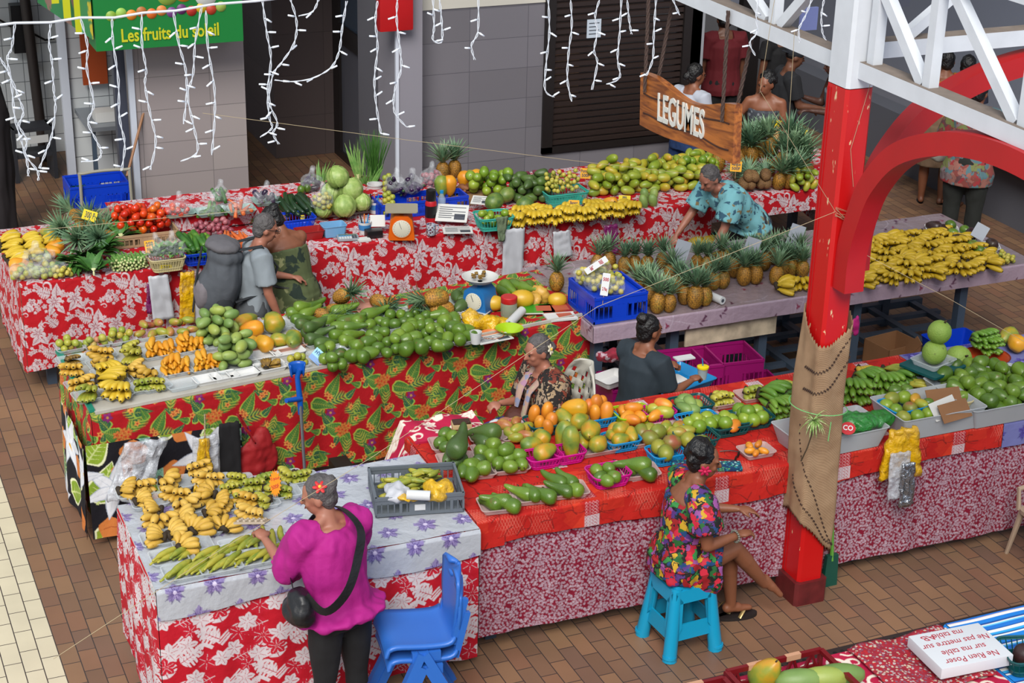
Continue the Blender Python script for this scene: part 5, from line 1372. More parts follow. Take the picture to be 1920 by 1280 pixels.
for i,(px,py)in enumerate(((121,432),(139,420),(168,424),(165,445),(196,444),(155,408),(206,420),(182,432),(138,441),(215,436))):
 c=at(px,py,T+.1);lab='pineapple with a large spiky crown in the cluster beside the tomatoes'
 p_=pineapple((c.x,c.y,T+.07),lab,'pineapples beside the tomatoes',rng.random()*6,(R(-70)+rng.uniform(-.3,.3),rng.uniform(-.5,.5)),.95,csc=1.35)
def bunch(name,px,py,label,n=26,L=.16,w=.05,mk='leaf',stem_=True,z=None,up=.5,spread=1.0,rz=None,cat='greens',droop=.9,roots=False):
 """tied bunch of leaves with pale stems"""
 z=Z1 if z is None else z;c=at(px,py,z+.04);rr=random.Random(px*7+py);m=MB();a0=rng.random()*6 if rz is None else rz
 for i in range(n):
  a=a0+rr.uniform(-spread,spread);e_=up+rr.uniform(-.4,.5);d=(math.cos(a)*math.cos(e_),math.sin(a)*math.cos(e_),math.sin(e_))
  l0=rr.uniform(.03,.07);st=Vector(d)*l0
  leafstrip(m,st,d,(0,0,1),L*rr.uniform(.7,1.1),w*rr.uniform(.7,1.2),droop*rr.uniform(.5,1.4),5,.12)
 lo=min(v[2]for v in m.v)
 e=empty(name,(c.x,c.y,z+max(0,-lo)+.01),0,label,cat);m.build('leaves',SK[mk],e)
 if stem_:
  s_=MB()
  for i in range(9):
   a=a0+(i-4)*.14*spread;s_.tube([(-.06*math.cos(a0),-.06*math.sin(a0),rr.uniform(.0,.03)),(0,0,.012),(math.cos(a)*.08,math.sin(a)*.08,.02+up*.06)],[.007,.006,.005],6)
  s_.build('stems',SK['okra_end'],e)
 return e
bunch('leafy_greens',160,485,'broad dark green leafy bunch in the middle of the left greens',40,.17,.09,rz=-1.6,spread=1.5)
bunch('leafy_greens',138,495,'leafy bunch lying nearest the lime bags',30,.14,.08,rz=-2.2,spread=1.3)
bunch('leafy_greens',176,512,'bunch with pale tied stems hanging over the front edge',34,.15,.07,rz=1.4,spread=1.2)
bunch('leafy_greens',190,478,'leafy bunch beside the bundle of pale stalks',34,.16,.08,rz=.3,spread=1.4)
bunch('leafy_greens',226,452,'fan of green leaves above the bundle of pale stalks',34,.17,.06,rz=.9,spread=1.5)
bagc=at(128,463,T+.04);
m=MB();c=at(242,492,T+.05);rr=random.Random(3)
for x,y,z,ri in heap(120,Z1,.012,in_ell(0,0,.14,.05),12,.95,3):
 m.mi=0;m.tube([(x,y-.02,z),(x+rr.uniform(-.01,.01),y+.10,z)],[.0105,.008],7);m.mi=1;m.ell((x,y-.024,z),.0105,7,5)
m.v=[(x,y,z)for x,y,z in m.v]
o=m.build('stalk_bundle',[SK['leaf_pale'],SK['okra_end']],None);o.location=(c.x,c.y,0);tag(o,'bundle of green stalks with round pale cut ends at the front edge','vegetables')
c=at(312,492,T+.05);basket(c.x,c.y,Z1,.27,.20,.10,CREAMB,0,'cream slatted basket holding bagged lettuce at the front edge',slats=40);LC=c
for dx,dy,lab in((-.06,.03,'left'),(.07,.03,'right')):
 e=bunch('lettuce',0,0,'green lettuce on the %s in the cream basket'%lab,46,.10,.07,'leaf_pale',False,up=1.0,spread=3.1,droop=1.2);e.location=(c.x+dx,c.y+dy,T+.07)
 m=Blob();m.ell((c.x+dx,c.y+dy,T+.14),(.095,.09,.09),20,12);m.cap((c.x+dx,c.y+dy+.02,T+.2),.03,(c.x+dx,c.y+dy+.05,T+.26),.025,10)
 tag(m.solid('plastic_bag',FILM,None,.012,3,folds(.012,14,14)),'clear plastic bag over the %s lettuce of the cream basket'%lab,'bag')
c=at(374,482,T+.05);basket(c.x,c.y+.04,Z1,.26,.24,.10,BLUEC,0,'blue slatted basket under the green cucumbers')
def logs(kind,nm_,px,py,n,w,z0,rad,label,group,rz=PI/2,seed=2,sc=1,d=.05,slope=.3):
 c=at(px,py,z0+.04);rr=random.Random(seed)
 for x,y,z,ri in heap(n,z0,rad,in_ell(c.x,c.y,w/2,d),20,.9,seed):
  put(kind,nm_,(x,y,z),(PI/2+slope,0,rz-PI/2+rr.uniform(-.3,.3)),sc*rr.uniform(.85,1.1),label,nm_,group)
logs('cucumber','cucumber',371,460,20,.22,T+.06,.024,'green cucumber standing in the heap over the blue basket','green cucumbers of the left heap',sc=1.0)
ZR=1.038
qa=in_quad(((218,396),(318,384),(322,408),(214,428)),ZR+.03)
m=MB()
pile('tomato','tomato','tomato',62,T+.09,.033,in_ell(*at(267,428,T+.09)[:2],.21,.13),'ripe red tomato in the big tomato heap','tomatoes of the big heap',1,12,'any',.85)
crate(*at(267,428,T+.09)[:2],Z1,.50,.36,.10,mat('wood_crate','#9a8060',.7,var=.15),0,'pale crate under the tomato heap',name='wooden_crate')
def veg_bag(px,py,kind,nm_,n,lab,rx=.09,ry=.06,z0=ZR,tr=True,r=.022,sc=.8,flm=None):
 c=at(px,py,z0+.02)
 if tr:tray(c.x,c.y,z0,rx*2.3,ry*2.6,.03,mat('pale_green_tray','#8aa8a0',.4),0,'pale green tray under the '+lab)
 bagged(px,py,n,rx*.8,ry*.8,kind,nm_,nm_.replace('_',' ')+' inside the '+lab,nm_.replace('_',' ')+'s of the '+lab,r,px,sc,z0+.006,0,True,flm)
veg_bag(335,398,'tomato','tomato',12,'knotted clear bag beside the tomato heap',.10,.07,sc=.75,r=.025)
veg_bag(397,396,'cucumber','cucumber',7,'clear bag of dark cucumbers',.11,.07,sc=.7,r=.026)
veg_bag(412,372,'cucumber','cucumber',5,'upper clear bag of cucumbers behind',.06,.05,sc=.7,r=.026,tr=False,z0=ZR+.04)
veg_bag(450,392,'carrot','carrot',9,'clear bag of carrots',.10,.07,sc=.8,r=.024)
veg_bag(498,376,'eggplant','eggplant',6,'clear bag of purple eggplants left of the zucchini',.09,.07,sc=.7,r=.03)
pile('onion','onion','onion',34,Z1+.05,.022,in_ell(*at(398,437,T+.06)[:2],.15,.06),'small pink onion in the heap behind the cucumbers','pink onions behind the cucumbers',1,21,'any',.9,14)
logs('carrot','carrot',436,452,34,.22,Z1,.021,'orange carrot in the heap beside the cucumbers','carrots of the loose heap',PI/2,5,1.0,.09,.2)
bunch('leafy_greens',492,408,'light green leaves lying before the bagged eggplants',36,.10,.035,'leaf_pale',False,spread=3.1,up=.7)
c=at(553,400,T+.12);basket(c.x,c.y-.02,Z1+.0,.30,.22,.10,BLUEC,0,'blue slatted basket of dark zucchini with a yellow sticker')
logs('zucchini','zucchini',553,384,24,.28,T+.09,.023,'dark green zucchini in the heap over the blue basket','zucchini over the blue basket',PI/2,6,1.0,.07,.35)
for i,(px,py)in enumerate(((563,352),(575,349),(569,343))):
 c=at(px,py,T+.2);put('avocado_round','bell_pepper',(c.x,c.y-.02,T+.19),(0,0,0),.8,'glossy dark green bell pepper on top of the zucchini','bell pepper','bell peppers on the zucchini')
veg_bag(585,350,'eggplant','eggplant',5,'tall bag of eggplants behind the bell peppers',.07,.05,sc=.7,r=.03,tr=False)
c=at(643,392,T+.02);crate(c.x,c.y+.05,Z1,.56,.34,.11,mat('pale_crate','#b5aa98',.5),0,'pale slatted crate of cabbages')
for px,py,z,lab,s_ in((645,388,T+.12,'front centre cabbage',1),(679,380,T+.12,'right cabbage',.8),(621,362,T+.19,'left cabbage',.9),(657,356,T+.22,'cabbage with its cut stem showing',1.05),(633,333,T+.34,'topmost cabbage',.95),(606,392,T+.1,'cabbage behind the net of limes',.8)):
 c=at(px,py,z);put('cabbage','cabbage',c,(rng.uniform(-.6,.6),rng.uniform(-.6,.6),rng.random()*6),s_,'pale green %s of the crate pile'%lab,'cabbage')
bagged(604,384,22,.07,.05,'limequat','lime','yellow lime in the bag leaning on the cabbages','yellow limes leaning on the cabbages',.021,5,1.1,T+.12)
def spray(name,px,py,z,label,n,L,w,mk,tight=.25,lean=(0,0),cat='greens',droop=.15,base=True,tubey=False):
 c=at(px,py,z);rr=random.Random(px);m=MB()
 for i in range(n):
  a=rr.random()*6.28;k=rr.random()*tight;d=Vector((math.cos(a)*k+lean[0],math.sin(a)*k+lean[1],1)).normalized();b=(math.cos(a)*.03*k*3,math.sin(a)*.03*k*3,0)
  if tubey:m.tube([b,Vector(b)+d*L*.55,Vector(b)+d*L*rr.uniform(.85,1.1)+Vector((math.cos(a),math.sin(a),0))*.02],[.0028,.0026,.001],4)
  else:leafstrip(m,b,d,(math.cos(a+1.5),math.sin(a+1.5),.1),L*rr.uniform(.75,1.1),w,droop,5,.25)
 e=empty(name,c,0,label,cat);m.build('leaves',SK[mk],e)
 if base:s_=MB();[s_.tube([(math.cos(i*1.05)*.015,math.sin(i*1.05)*.015,-.14),(math.cos(i*1.05)*.012,math.sin(i*1.05)*.012,.02)],[.014,.011],8)for i in range(5)];s_.build('white_stalks',SK['okra_end'],e)
 return e
spray('leek_bunch',672,330,T+.22,'upright bunch of leeks with cut fan tops behind the cabbages',16,.30,.030,'leaf_pale',.30,(-.12,0))
spray('leek_bunch',690,345,T+.15,'second leek bunch beside the chives',14,.22,.034,'leaf_pale',.6,(.1,-.1))
spray('chives',703,345,T+.12,'tall bunch of thin chives standing in the white bucket',150,.42,.004,'leaf',.30,tubey=True,base=False)
spray('leek_bunch',604,345,T+.12,'bagged leafy stalks left of the cabbages',12,.20,.028,'leaf_pale',.4,(.2,0))
c=at(703,372,T+.05);m=MB();m.lathe([(.045,0),(.062,.12),(.068,.12),(.068,.127),(.058,.127),(.042,.006)],20);o=m.build('bucket',mat('white_bucket','#b8bcbc',.4),None);o.location=(c.x,c.y,Z1+.05);tag(o,'white plastic bucket holding the chives','bucket')
for i in range(20):
 c=at(729+(i%3-1)*7,398-i*3.6,T+.06+i*.009);put('lime_yellow','lime',c,(0,0,0),.85,'yellow lime in the tall net leaning behind the scale','lime','yellow limes in the tall net')
c=at(762,388,T+.06);crate(c.x,c.y+.03,Z1,.50,.26,.13,BLUEC,0,'blue crate of bagged eggplants behind the orange scale')
for px,lab in((742,'left'),(772,'right')):bagged(px,355,7,.06,.05,'eggplant','eggplant','eggplant in the %s bag over the blue crate'%lab,'eggplants of the %s bag in the blue crate'%lab,.03,px,.8,T+.14)
bagged(808,344,14,.07,.05,'onion','onion','onion in the tall clear bag beside the eggplants','onions of the tall clear bag',.025,6,1.15,T+.13)
c=at(843,378,T+.06);crate(c.x,c.y+.03,Z1,.28,.22,.12,BLUEC,0,'small blue crate under the two papayas')
fr('papaya','papaya',[(827,348)],T+.1,['green papaya standing in the small blue crate'],stand=True);fr('papaya_ripe','papaya',[(843,347)],T+.1,['yellow papaya standing in the small blue crate'],stand=True)
for px,py,lab in((838,341,'left'),(860,337,'right')):
 c=at(px,py,T+.06);pineapple((c.x,c.y+.1,T+.05),'standing pineapple with a tall crown behind the papayas, %s one'%lab,None,1,(0,0),1.1,csc=1.3)
fr('papaya_ripe','papaya',[(871,338),(893,335)],T+.06,['orange papaya standing left of the green citrus heap','orange papaya half hidden in the green citrus heap'],stand=True,sc=.95);fr('papaya','papaya',[(882,336)],T+.06,['green yellow papaya between two orange ones'],stand=True,sc=.95)
c=at(890,372,T+.03);tag(MB().box(c.x-.28,c.y-.08,Z1,c.x+.28,c.y+.16,Z1+.05).build('wooden_plinth',PLY,smooth=False),'low wooden box under the green citrus and ginger','box')
pile('lime','citrus','citrus',20,T+.06,.042,in_ell(*at(915,355,T+.08)[:2],.19,.10),'large green citrus in the heap left of the watermelon','green citrus fruits of the heap',1.45,14,'any',.9,14)
pile('ginger','ginger_root','ginger root',14,T+.056,.02,in_ell(*at(872,362,T+.05)[:2],.10,.04),'brown ginger root beside the green citrus','ginger roots beside the citrus',1,15,'lie')
fr_m=lambda px,py,lab,s_=1,z=T+.09:put('melon','watermelon',at(px,py,z),(rng.random()*3,1.2,0),s_,lab,'watermelon')
fr_m(927,378,'mottled green melon in the aqua basket',.85,T+.15);fr_m(984,383,'mottled green melon lying left of the banana row',.8);fr_m(950,365,'green melon behind the aqua basket',.75)
c=at(925,418,T+.04);basket(c.x,c.y,Z1,.30,.24,.11,TEALL,-.1,'aqua slatted basket with limes and a melon',slats=36)
pile('lime','lime','lime',14,T+.03,.03,in_ell(c.x,c.y,.11,.07),'green lime in the aqua basket with the cloth over its rim','limes of the aqua basket with a cloth',1.05,16)
pile('avocado_dark','avocado','avocado',34,Z1,.04,in_ell(*at(993,366,T+.03)[:2],.20,.14),'dull green avocado in the heap before the sweet potatoes','avocados before the sweet potatoes',.85,17,'lie')
pile('sweet_potato','sweet_potato','sweet potato',16,Z1+.06,.03,in_ell(*at(1003,345,T+.06)[:2],.18,.06),'purple red sweet potato at the back of the stall','sweet potatoes at the back',1,18,'lie')
c=at(1060,376,T+.03);basket(c.x,c.y+.04,Z1,.38,.26,.11,TEALL,0,'aqua slatted basket heaped with bagged pale limes',slats=44)
for i,(dx,dy)in enumerate(((-.13,.02),(-.03,0),(.08,.02),(.13,.1),(-.06,.12),(.03,.11))):
 P_=c.x+dx,c.y+.04+dy
 for x,y,z,ri in heap(8,T+.09+.03*(i>2),.027,in_ell(*P_,.05,.04),12,.9,i+30):put('limequat','lime',(x,y,z),(0,rng.random()*6,0),1.1,'pale lime in the small bags over the aqua basket','lime','pale limes over the aqua basket')
for i,(px,py)in enumerate(((967,412),(1001,409),(1032,407),(1062,402),(1094,402),(1119,396),(1152,395),(1183,391),(1018,396),(1070,392),(1110,386),(980,398))):
 c=at(px,py,T+.05);put('hand_yellow_%d'%(i%3),'banana_hand',(c.x,c.y,Z1),(.1,0,-.55+rng.uniform(-.35,.35)),1.22 if i<8 else 1.1,'yellow banana hand in the front row of the rear stall','bananas','banana hands in the front row of the rear stall')
fr('papaya_ripe','papaya',[(1145,378)],Z1,['orange papaya peeping out behind the banana row'],sc=.7)
def mango_area(rr):
 u=rr.random();v=rr.random();
 px=1112+(1340-1112)*u;py=(366-16*u)*(1-v)+(338-28*u)*v
 p=at(px,py,T+.02);return p.x,p.y
P=heap(190,Z1,.041,mango_area,16,.85,21)
for i,(x,y,z,ri)in enumerate(P):
 put('mango','mango',(x,y,z),lying(t=.5),1.12*ri/.041,'green yellow mango in the long mango heap of the rear stall','mango','mangoes of the long heap')
fr('mango_green','mango',[(1206,378),(1224,377),(1208,366),(1226,366)],Z1,'green mango in the clear tray before the long heap','green mangoes of the small tray',sc=1.15,stand=True)
pile('lime','citrus','citrus',12,T+.1,.04,in_ell(*at(1310,318,T+.1)[:2],.16,.08),'bright green citrus above the right end of the mango heap','green citrus above the mangoes',1.3,22)
for i,(px,py)in enumerate(((1397,352),(1412,352),(1427,350),(1404,338),(1420,338),(1436,336),(1390,340),(1440,350))):
 c=at(px,py,T+.06);lyp(px,py,T+.055+.07*(3<=i<6),R(70)+rng.uniform(-.4,.4),'dry brown pineapple lying base forward in the pile behind the man',1,True,75)
 o=bpy.data.objects[-1]
PB=[o for o in COL.objects if o.get('label')=='dry brown pineapple lying base forward in the pile behind the man']
for o in PB:
 o['group']='brown pineapples behind the man'
 for ch in o.children:
  if ch.name.startswith('fruit_body'):ch.data=PM['pine_brown']
for i,(px,py,h)in enumerate(((1456,354,0),(1475,352,0),(1492,346,0),(1516,336,0),(1440,330,0),(1462,318,.12),(1484,312,.14),(1500,318,.1),(1508,300,.16),(1412,305,.12),(1430,296,.14),(1400,296,.14),(1450,290,.2),(1478,284,.24),(1385,312,.06))):
 c=at(px,py,T+h+.004);pineapple((c.x,c.y,T+.004+h),'pineapple with a big crown in the stack behind the red column','stacked pineapples at the right end',rng.random()*6,(rng.uniform(-.25,.25),rng.uniform(-.25,.25)),1.1,csc=1.5)
pineapple(at(1345,322,T+.01),'large pineapple half hidden behind the hanging sign',None,1,(0,0),1.2)
pile('mango','mango','mango',14,Z1,.035,in_ell(*at(1505,352,T+.02)[:2],.12,.05),'small mango below the stacked pineapples beside the red column','mangoes beside the red column',.9,24)
def ftray(px,py,w,d,lab):c=at(px,py,T+.02);return tray(c.x,c.y,T+.004,w,d,.028,CLEAR,0,lab)
FB=[(242,920,'leftmost of the back row'),(262,916,'second of the back row'),(318,905,'behind the middle'),(372,880,'topmost in the back row'),(392,902,'below the topmost hand'),(385,926,'bright, in the third column'),(270,938,'left end of the second row'),(330,930,'middle of the second row'),(352,950,'dark tipped, centre'),(283,958,'left end of the third row'),(420,946,'right of centre'),(400,962,'centre of the third row'),(462,940,'right end, darker'),(470,965,'right end near the plantains'),(300,980,'left of the fourth row'),(352,975,'pale, in the fourth row'),(372,990,'fan shaped, in the fourth row'),(428,985,'right of the fourth row'),(290,1008,'left of the front yellow row'),(335,1000,'beside the fan shaped hand'),(352,1022,'lowest yellow hand')]
for i,(px,py,w_)in enumerate(FB):
 if i%2==0:ftray(px+10,py+2,.20,.15,'clear tray under the yellow hand that is '+w_)
 c=at(px,py,T+.04);put('hand_small_%d'%(i%3),'banana_hand',(c.x,c.y,T+.008),(rng.uniform(-.1,.1),0,rng.uniform(-2.4,2.4)),rng.uniform(1.05,1.2),'small ripe yellow banana hand on the lilac cloth, '+w_,'bananas')
for i,(px,py,w_)in enumerate(((430,918,'left'),(445,900,'beside the tray of stubby fruit'),(476,912,'by the orange price tag'),(455,932,'ahead of the tag'),(492,940,'right of the tag'),(510,918,'near the woman'),(532,922,'touching the woman'),(536,892,'rearmost'),(565,895,'behind the head of the woman'),(498,900,'behind the tag'))):
 ftray(px+2,py+2,.17,.13,'clear tray of stubby green bananas, '+w_)
 c=at(px,py,T+.04);put('hand_short_green','banana_hand',(c.x,c.y,T+.008),(0,0,rng.uniform(-1.5,1.5)),rng.uniform(.95,1.1),'stubby green banana hand on the lilac cloth, '+w_,'bananas')
for j,(px,py,n,w_)in enumerate(((322,1040,7,'leftmost'),(346,1068,6,'front left corner'),(395,1040,6,'second from left'),(412,1056,6,'front middle'),(452,1020,5,'rear'),(476,1042,6,'front right'),(498,1010,4,'nearest the woman'))):
 ftray(px,py+4,.22,.16,'clear tray of green plantains, '+w_)
 c=at(px,py,T+.03)
 for i in range(n):
  put('plantain','plantain',(c.x-.075+.15*i/max(n-1,1),c.y+.01*(i%2),T+.028+.018*(i%3==1)),(rng.uniform(-.08,.12),0,-.75+rng.uniform(-.2,.2)if j!=6 else.1),rng.uniform(.92,1.06),'long green yellow plantain in the %s plantain tray'%w_,'plantain','plantains of the %s tray'%w_)
def ctray(px,py,w=.21,d=.16,lab='',h=.032,rz=0):c=at(px,py,T+.016);return tray(c.x,c.y,T+.006,w,d,h,mat('rosy_clear_plastic','#c8b0ac',.15,alpha=.55,spec=.7),rz,lab)
q=lambda pts,sx=780,sy=700,k=3.556:[(sx+p[0]/k,sy+p[1]/k)+tuple(p[2:])for p in pts]
zt=T+.014
W1=[('front row left',550,885,'avocado_long',[(500,850),(552,845,.25),(605,872)]),('front row middle',765,825,'avocado_long',[(705,800),(762,795,.25),(842,815)]),('front row right',1010,785,'avocado_long',[(925,720,.2),(965,780),(1003,715,.2),(1035,765)]),('far right of the front row',1488,660,'avocado_long',[(1405,620),(1465,600,.4,1.15),(1515,660)]),('rear left corner',215,480,'avocado_round',[(165,462),(200,492),(195,400,.3),(248,422,.3)]),('second tray of the left column',270,590,'avocado_dark',[(238,552),(285,582)]),('third tray of the left column',395,660,'avocado',[(318,652),(365,676),(372,606,.5),(440,630,.3)]),('rear tray beside the mangoes',470,425,'avocado_long_dark',[(420,440,0,1.2),(465,370,.6,1.3)]),('tray of egg shaped ones',500,530,'avocado',[(450,520),(510,548),(510,470,.6),(602,512)]),('tray of six round ones',620,625,'avocado_round',[(550,598),(612,565,.2),(685,545,.3),(630,622),(705,606),(600,510,.9)])]
for lab,px,py,k,pts in W1:
 (tp,)=q([(px,py)]);ctray(tp[0],tp[1],.22,.17,'clear tray of avocados on the coral cloth, '+lab,rz=-.15)
 fr(k,'avocado',q(pts),zt,'green avocado on the coral cloth, '+lab,'avocados, '+lab,sc=1.02,ang=3.7 if 'long' in k else None)
fr('avocado_long_dark','avocado',q([(300,478,.8,1.5),(430,560,.6,.9)]),zt,['huge curved avocado lying across the left column of trays','slim curved avocado neck beside the huge one'],ang=2.4)
def cbasket(px,py,w,d,h,m_,lab,rz=0,slats=30,sx=780,sy=700,k=3.556):
 c=at(sx+px/k,sy+py/k,T+h*.5);return basket(c.x,c.y,T+.006,w,d,h,m_,rz,lab,None,slats)
ctray(780+655/3.556,700+410/3.556,.21,.19,'clear tray of six mangoes at the rear left of the coral cloth')
fr('mango_mixed','mango',q([(590,342,.3),(668,322,.3),(620,396),(680,370,.4),(665,430),(735,415),(735,360,0)]),zt,'small mango in the clear tray before the seated old woman','mangoes before the old woman',sc=.95)
for args in((860,350,.25,.19,.07,TEAL,'dark teal basket of orange mangoes next to the old woman'),(845,575,.22,.17,.065,PINKB,'left magenta basket of papayas'),(1010,545,.20,.16,.065,PINKB,'right magenta basket with two tall papayas'),(1218,305,.21,.17,.065,BLUEB,'blue basket of orange mangoes at the rear'),(1440,290,.24,.20,.07,LIMEB,'lime green basket of spotted mangoes'),(1615,280,.20,.17,.07,PINKB,'magenta basket of yellow mangoes at the rear'),(1365,460,.22,.18,.065,BLUEB,'blue basket of small papayas in the middle'),(1663,550,.22,.18,.065,BLUEB,'blue basket before the curly haired seated woman'),(1280,690,.24,.19,.075,PINKB,'magenta basket of five avocados in the front row')):
 cbasket(*args)
zb=T+.03
fr('mango_orange','mango',q([(790,268,.4),(876,252,.4),(820,335),(900,322),(880,360)]),zb,'orange mango in the dark teal basket','orange mangoes of the dark teal basket',sc=1.1,stand=True)
fr('papaya','papaya',q([(770,470,0,.8),(835,420,.1,.85),(860,520,.1,.9)]),zb,['yellow green papaya at the left of the left magenta basket','tall papaya at the rear of the left magenta basket','papaya at the front of the left magenta basket'],sc=1,jit=0)
fr('papaya_long','papaya',q([(980,425,.2,.95),(1032,465,.3,.95)]),zb,['tall green papaya at the rear of the right magenta basket','tall green papaya at the front of the right magenta basket'],ang=.2,stand=True,jit=0)
ctray(780+1190/3.556,700+500/3.556,.26,.19,'clear tray of three papayas in the middle of the coral cloth')
fr('papaya_long','papaya',q([(1108,440,0,.8)]),zt,['long papaya at the left of the clear papaya tray'],ang=2.6);fr('papaya','papaya',q([(1165,385,.6,.95),(1220,465,.1,.95)]),zt,['orange green papaya at the top of the clear papaya tray','round green papaya at the front of the clear papaya tray'])
ctray(780+1050/3.556,700+340/3.556,.24,.17,'clear tray of three papayas behind, near the white chair')
fr('papaya','papaya',q([(990,295,0,.9),(1095,315,0,.95)]),zt,['dark green papaya at the left behind the tall papayas','dark green papaya at the right behind the tall papayas']);fr('papaya_ripe','papaya',q([(1060,230,.6,.95)]),zt,['bright orange papaya resting on two green ones'],jit=0)
fr('mango_orange','mango',q([(1150,228,.1),(1205,205,.4),(1195,265,.2),(1270,255,.2),(1235,205,0)]),zb,'orange mango in the rear blue basket','orange mangoes of the rear blue basket',sc=1.15,stand=True)
fr('mango_orange','mango',q([(1385,245),(1415,285),(1450,232,.5),(1490,285),(1440,305)]),zb,'spotted orange mango in the lime green basket','mangoes of the lime green basket',sc=1.05)
fr('mango_orange','mango',q([(1650,205,.7),(1595,275)]),zb,['orange mango on top in the rear magenta basket','pale orange mango at the front of the rear magenta basket'],sc=1.1);fr('mango','mango',q([(1600,238,.2),(1655,258,.2)]),zb,'yellow green mango in the rear magenta basket','green mangoes of the rear magenta basket',sc=1.1)
fr('papaya','papaya',q([(1320,370,0,.62),(1370,365,.5,.75),(1435,408,0,.75),(1305,415,0,.55),(1368,440,0,.68)]),zb,'small papaya in the middle blue basket','small papayas of the middle blue basket')
ctray(780+1530/3.556,700+440/3.556,.24,.18,'clear tray of large brownish mangoes in the middle');ctray(780+1720/3.556,700+380/3.556,.24,.18,'clear tray of red and green mangoes near the blue bowl')
fr('mango_big','mango',q([(1505,390),(1560,432),(1612,390,.2),(1560,385,0)]),zt,'large brownish mango in the middle clear tray','large mangoes of the middle clear tray');fr('mango_mixed','mango',q([(1662,352,.2),(1705,386),(1750,356),(1795,385),(1740,395,0)]),zt,'red and green mango in the clear tray near the blue bowl','mangoes near the blue bowl',sc=1.15)
fr('mango_big','mango',q([(1620,492),(1705,460,.3),(1665,528)]),zb,'large green mango in the front blue basket','large mangoes of the front blue basket')
q2=lambda pts:[(1060+p[0]/4,580+p[1]/4)+tuple(p[2:])for p in pts]
def cb2(px,py,w,d,h,m_,lab,rz=0):return cbasket(px,py,w,d,h,m_,lab,rz,30,1060,580,4)
cb2(940,735,.26,.20,.07,TEAL,'dark teal basket of green mangoes at the rear');cb2(998,860,.27,.20,.07,BLUEB,'sky blue bowl basket of limes and mangoes');cb2(1215,880,.27,.20,.065,TEAL,'dark teal basket with one yellow mango');cb2(1385,830,.27,.20,.065,TEAL,'dark teal basket of green citrus beside the green bananas');cb2(980,985,.25,.20,.07,TEAL,'dark teal basket behind the curly hair')
fr('mango_green','mango',q2([(870,705),(935,690,.5),(985,720),(900,665,.3),(940,750),(890,745)]),zb,'green mango in the rear dark teal basket','green mangoes of the rear teal basket',sc=1.1)
fr('lime','citrus',q2([(930,850),(985,822,.4),(1060,812,.2),(1005,878),(1085,858),(1030,850,0)]),zb,'green citrus in the sky blue basket','green citrus of the sky blue basket',sc=1.5)
fr('lime','citrus',q2([(1130,840),(1195,805,.3),(1200,850,.4),(1245,830)]),zb,'green citrus in the teal basket with one yellow mango','green citrus beside the yellow mango',sc=1.5);fr('mango_orange','mango',q2([(1268,868)]),zb,['yellow mango among green citrus in the teal basket'],sc=1.1)
fr('lime','citrus',q2([(1305,750),(1370,765,.5),(1435,760,.2),(1345,820),(1410,830),(1475,810),(1340,780,0)]),zb,'green citrus in the teal basket beside the green bananas','green citrus beside the bananas',sc=1.55)
fr('mango_big','mango',q2([(918,975,.2),(1020,1000)]),zb,'large mango in the teal basket behind the curly hair','large mangoes behind the curly hair',sc=.95)
fr('avocado_round','avocado',q([(1205,645),(1285,632,.3),(1230,692),(1320,688),(1275,715)]),zb,'round avocado in the front magenta basket','avocados of the front magenta basket',sc=.95)
ctray(1060+1165/4,580+700/4,.21,.16,'clear tray of short green bananas at the rear');ctray(1060+1405/4,580+650/4,.21,.16,'clear tray of stubby bananas beside the burlap')
for px,py,k,lab,rz in((1150,680,'hand_short_green','short green banana hand, tray nearest the magenta crates',.4),(1185,668,'hand_short_green','short yellowing banana hand beside it in the same tray',-.6),(1400,630,'hand_short_green','stubby banana hand in the tray left of the burlap',.2)):
 c=at(1060+px/4,580+py/4,T+.05);put(k,'banana_hand',(c.x,c.y,T+.012),(0,0,rz),1.15,lab,'bananas')
ctray(1060+1430/4,580+1070/4,.20,.15,'clear tray of orange fruit beside the sunglasses')
fr('guava','apricot',q2([(1380,1020,.2),(1450,1010,.2),(1385,1060),(1485,1062),(1430,1080)]),zt,'orange fruit in the tray beside the sunglasses','orange fruits beside the sunglasses',sc=1.15)
for o in COL.objects:
 if o.name.startswith('apricot'):o.data=PM['mango_orange'];o.scale=(.62,)*3
for px,py,rz,s_,k,lab in((1450,745,.6,1.25,'hand_green','big green banana hand left of the burlap column'),(1463,765,.2,1.1,'hand_green','lower green banana hand left of the burlap column'),(1470,722,0,1.0,'hand_plantain','yellowing banana hand on top, left of the burlap column'),(1600,735,-.4,1.25,'hand_green','large green banana hand right of the burlap column'),(1625,715,.3,1.2,'hand_green','upper green banana hand right of the burlap'),(1660,722,-.2,1.2,'hand_green','green banana hand in the middle of the right heap'),(1695,712,.4,1.1,'hand_green','green banana hand at the right of the heap'),(1622,694,0,.9,'hand_yellow_1','small yellow banana hand behind the green ones'),(1680,695,.5,1.1,'hand_plantain','pale curved banana hand standing at the back'),(1716,722,.8,1.0,'hand_plantain','slim green banana hand beside the grey scale')):
 c=at(px,py,T+.07);put(k,'banana_hand',(c.x,c.y,T+.01),(.15,0,rz),s_,lab,'bananas')
INK=mat('ink','#40444c',.8);BLACKP=mat('black_plastic','#131315',.35);WHITEP=mat('white_plastic','#c4c6c6',.4);PAPER=mat('paper','#c2c2be',.85)
YEL=filmmat('yellow_film','#e0b010',.92,.25);YTAG=mat('yellow_card','#d8c020',.7);OTAG=mat('orange_card','#d89a18',.7);GREENF=filmmat('green_film','#1d7a24',.95,.25)
WFILM=mat('white_poly','#b8bac0',.45,alpha=.9,bump=.25,bscale=9);CFILM=filmmat('haze_film','#c8ccd4',.50,.2);REDTXT=mat('red_ink','#a01c30',.8);REDCL=mat('red_fabric','#8e0d14',.7,bump=.5,bscale=12)
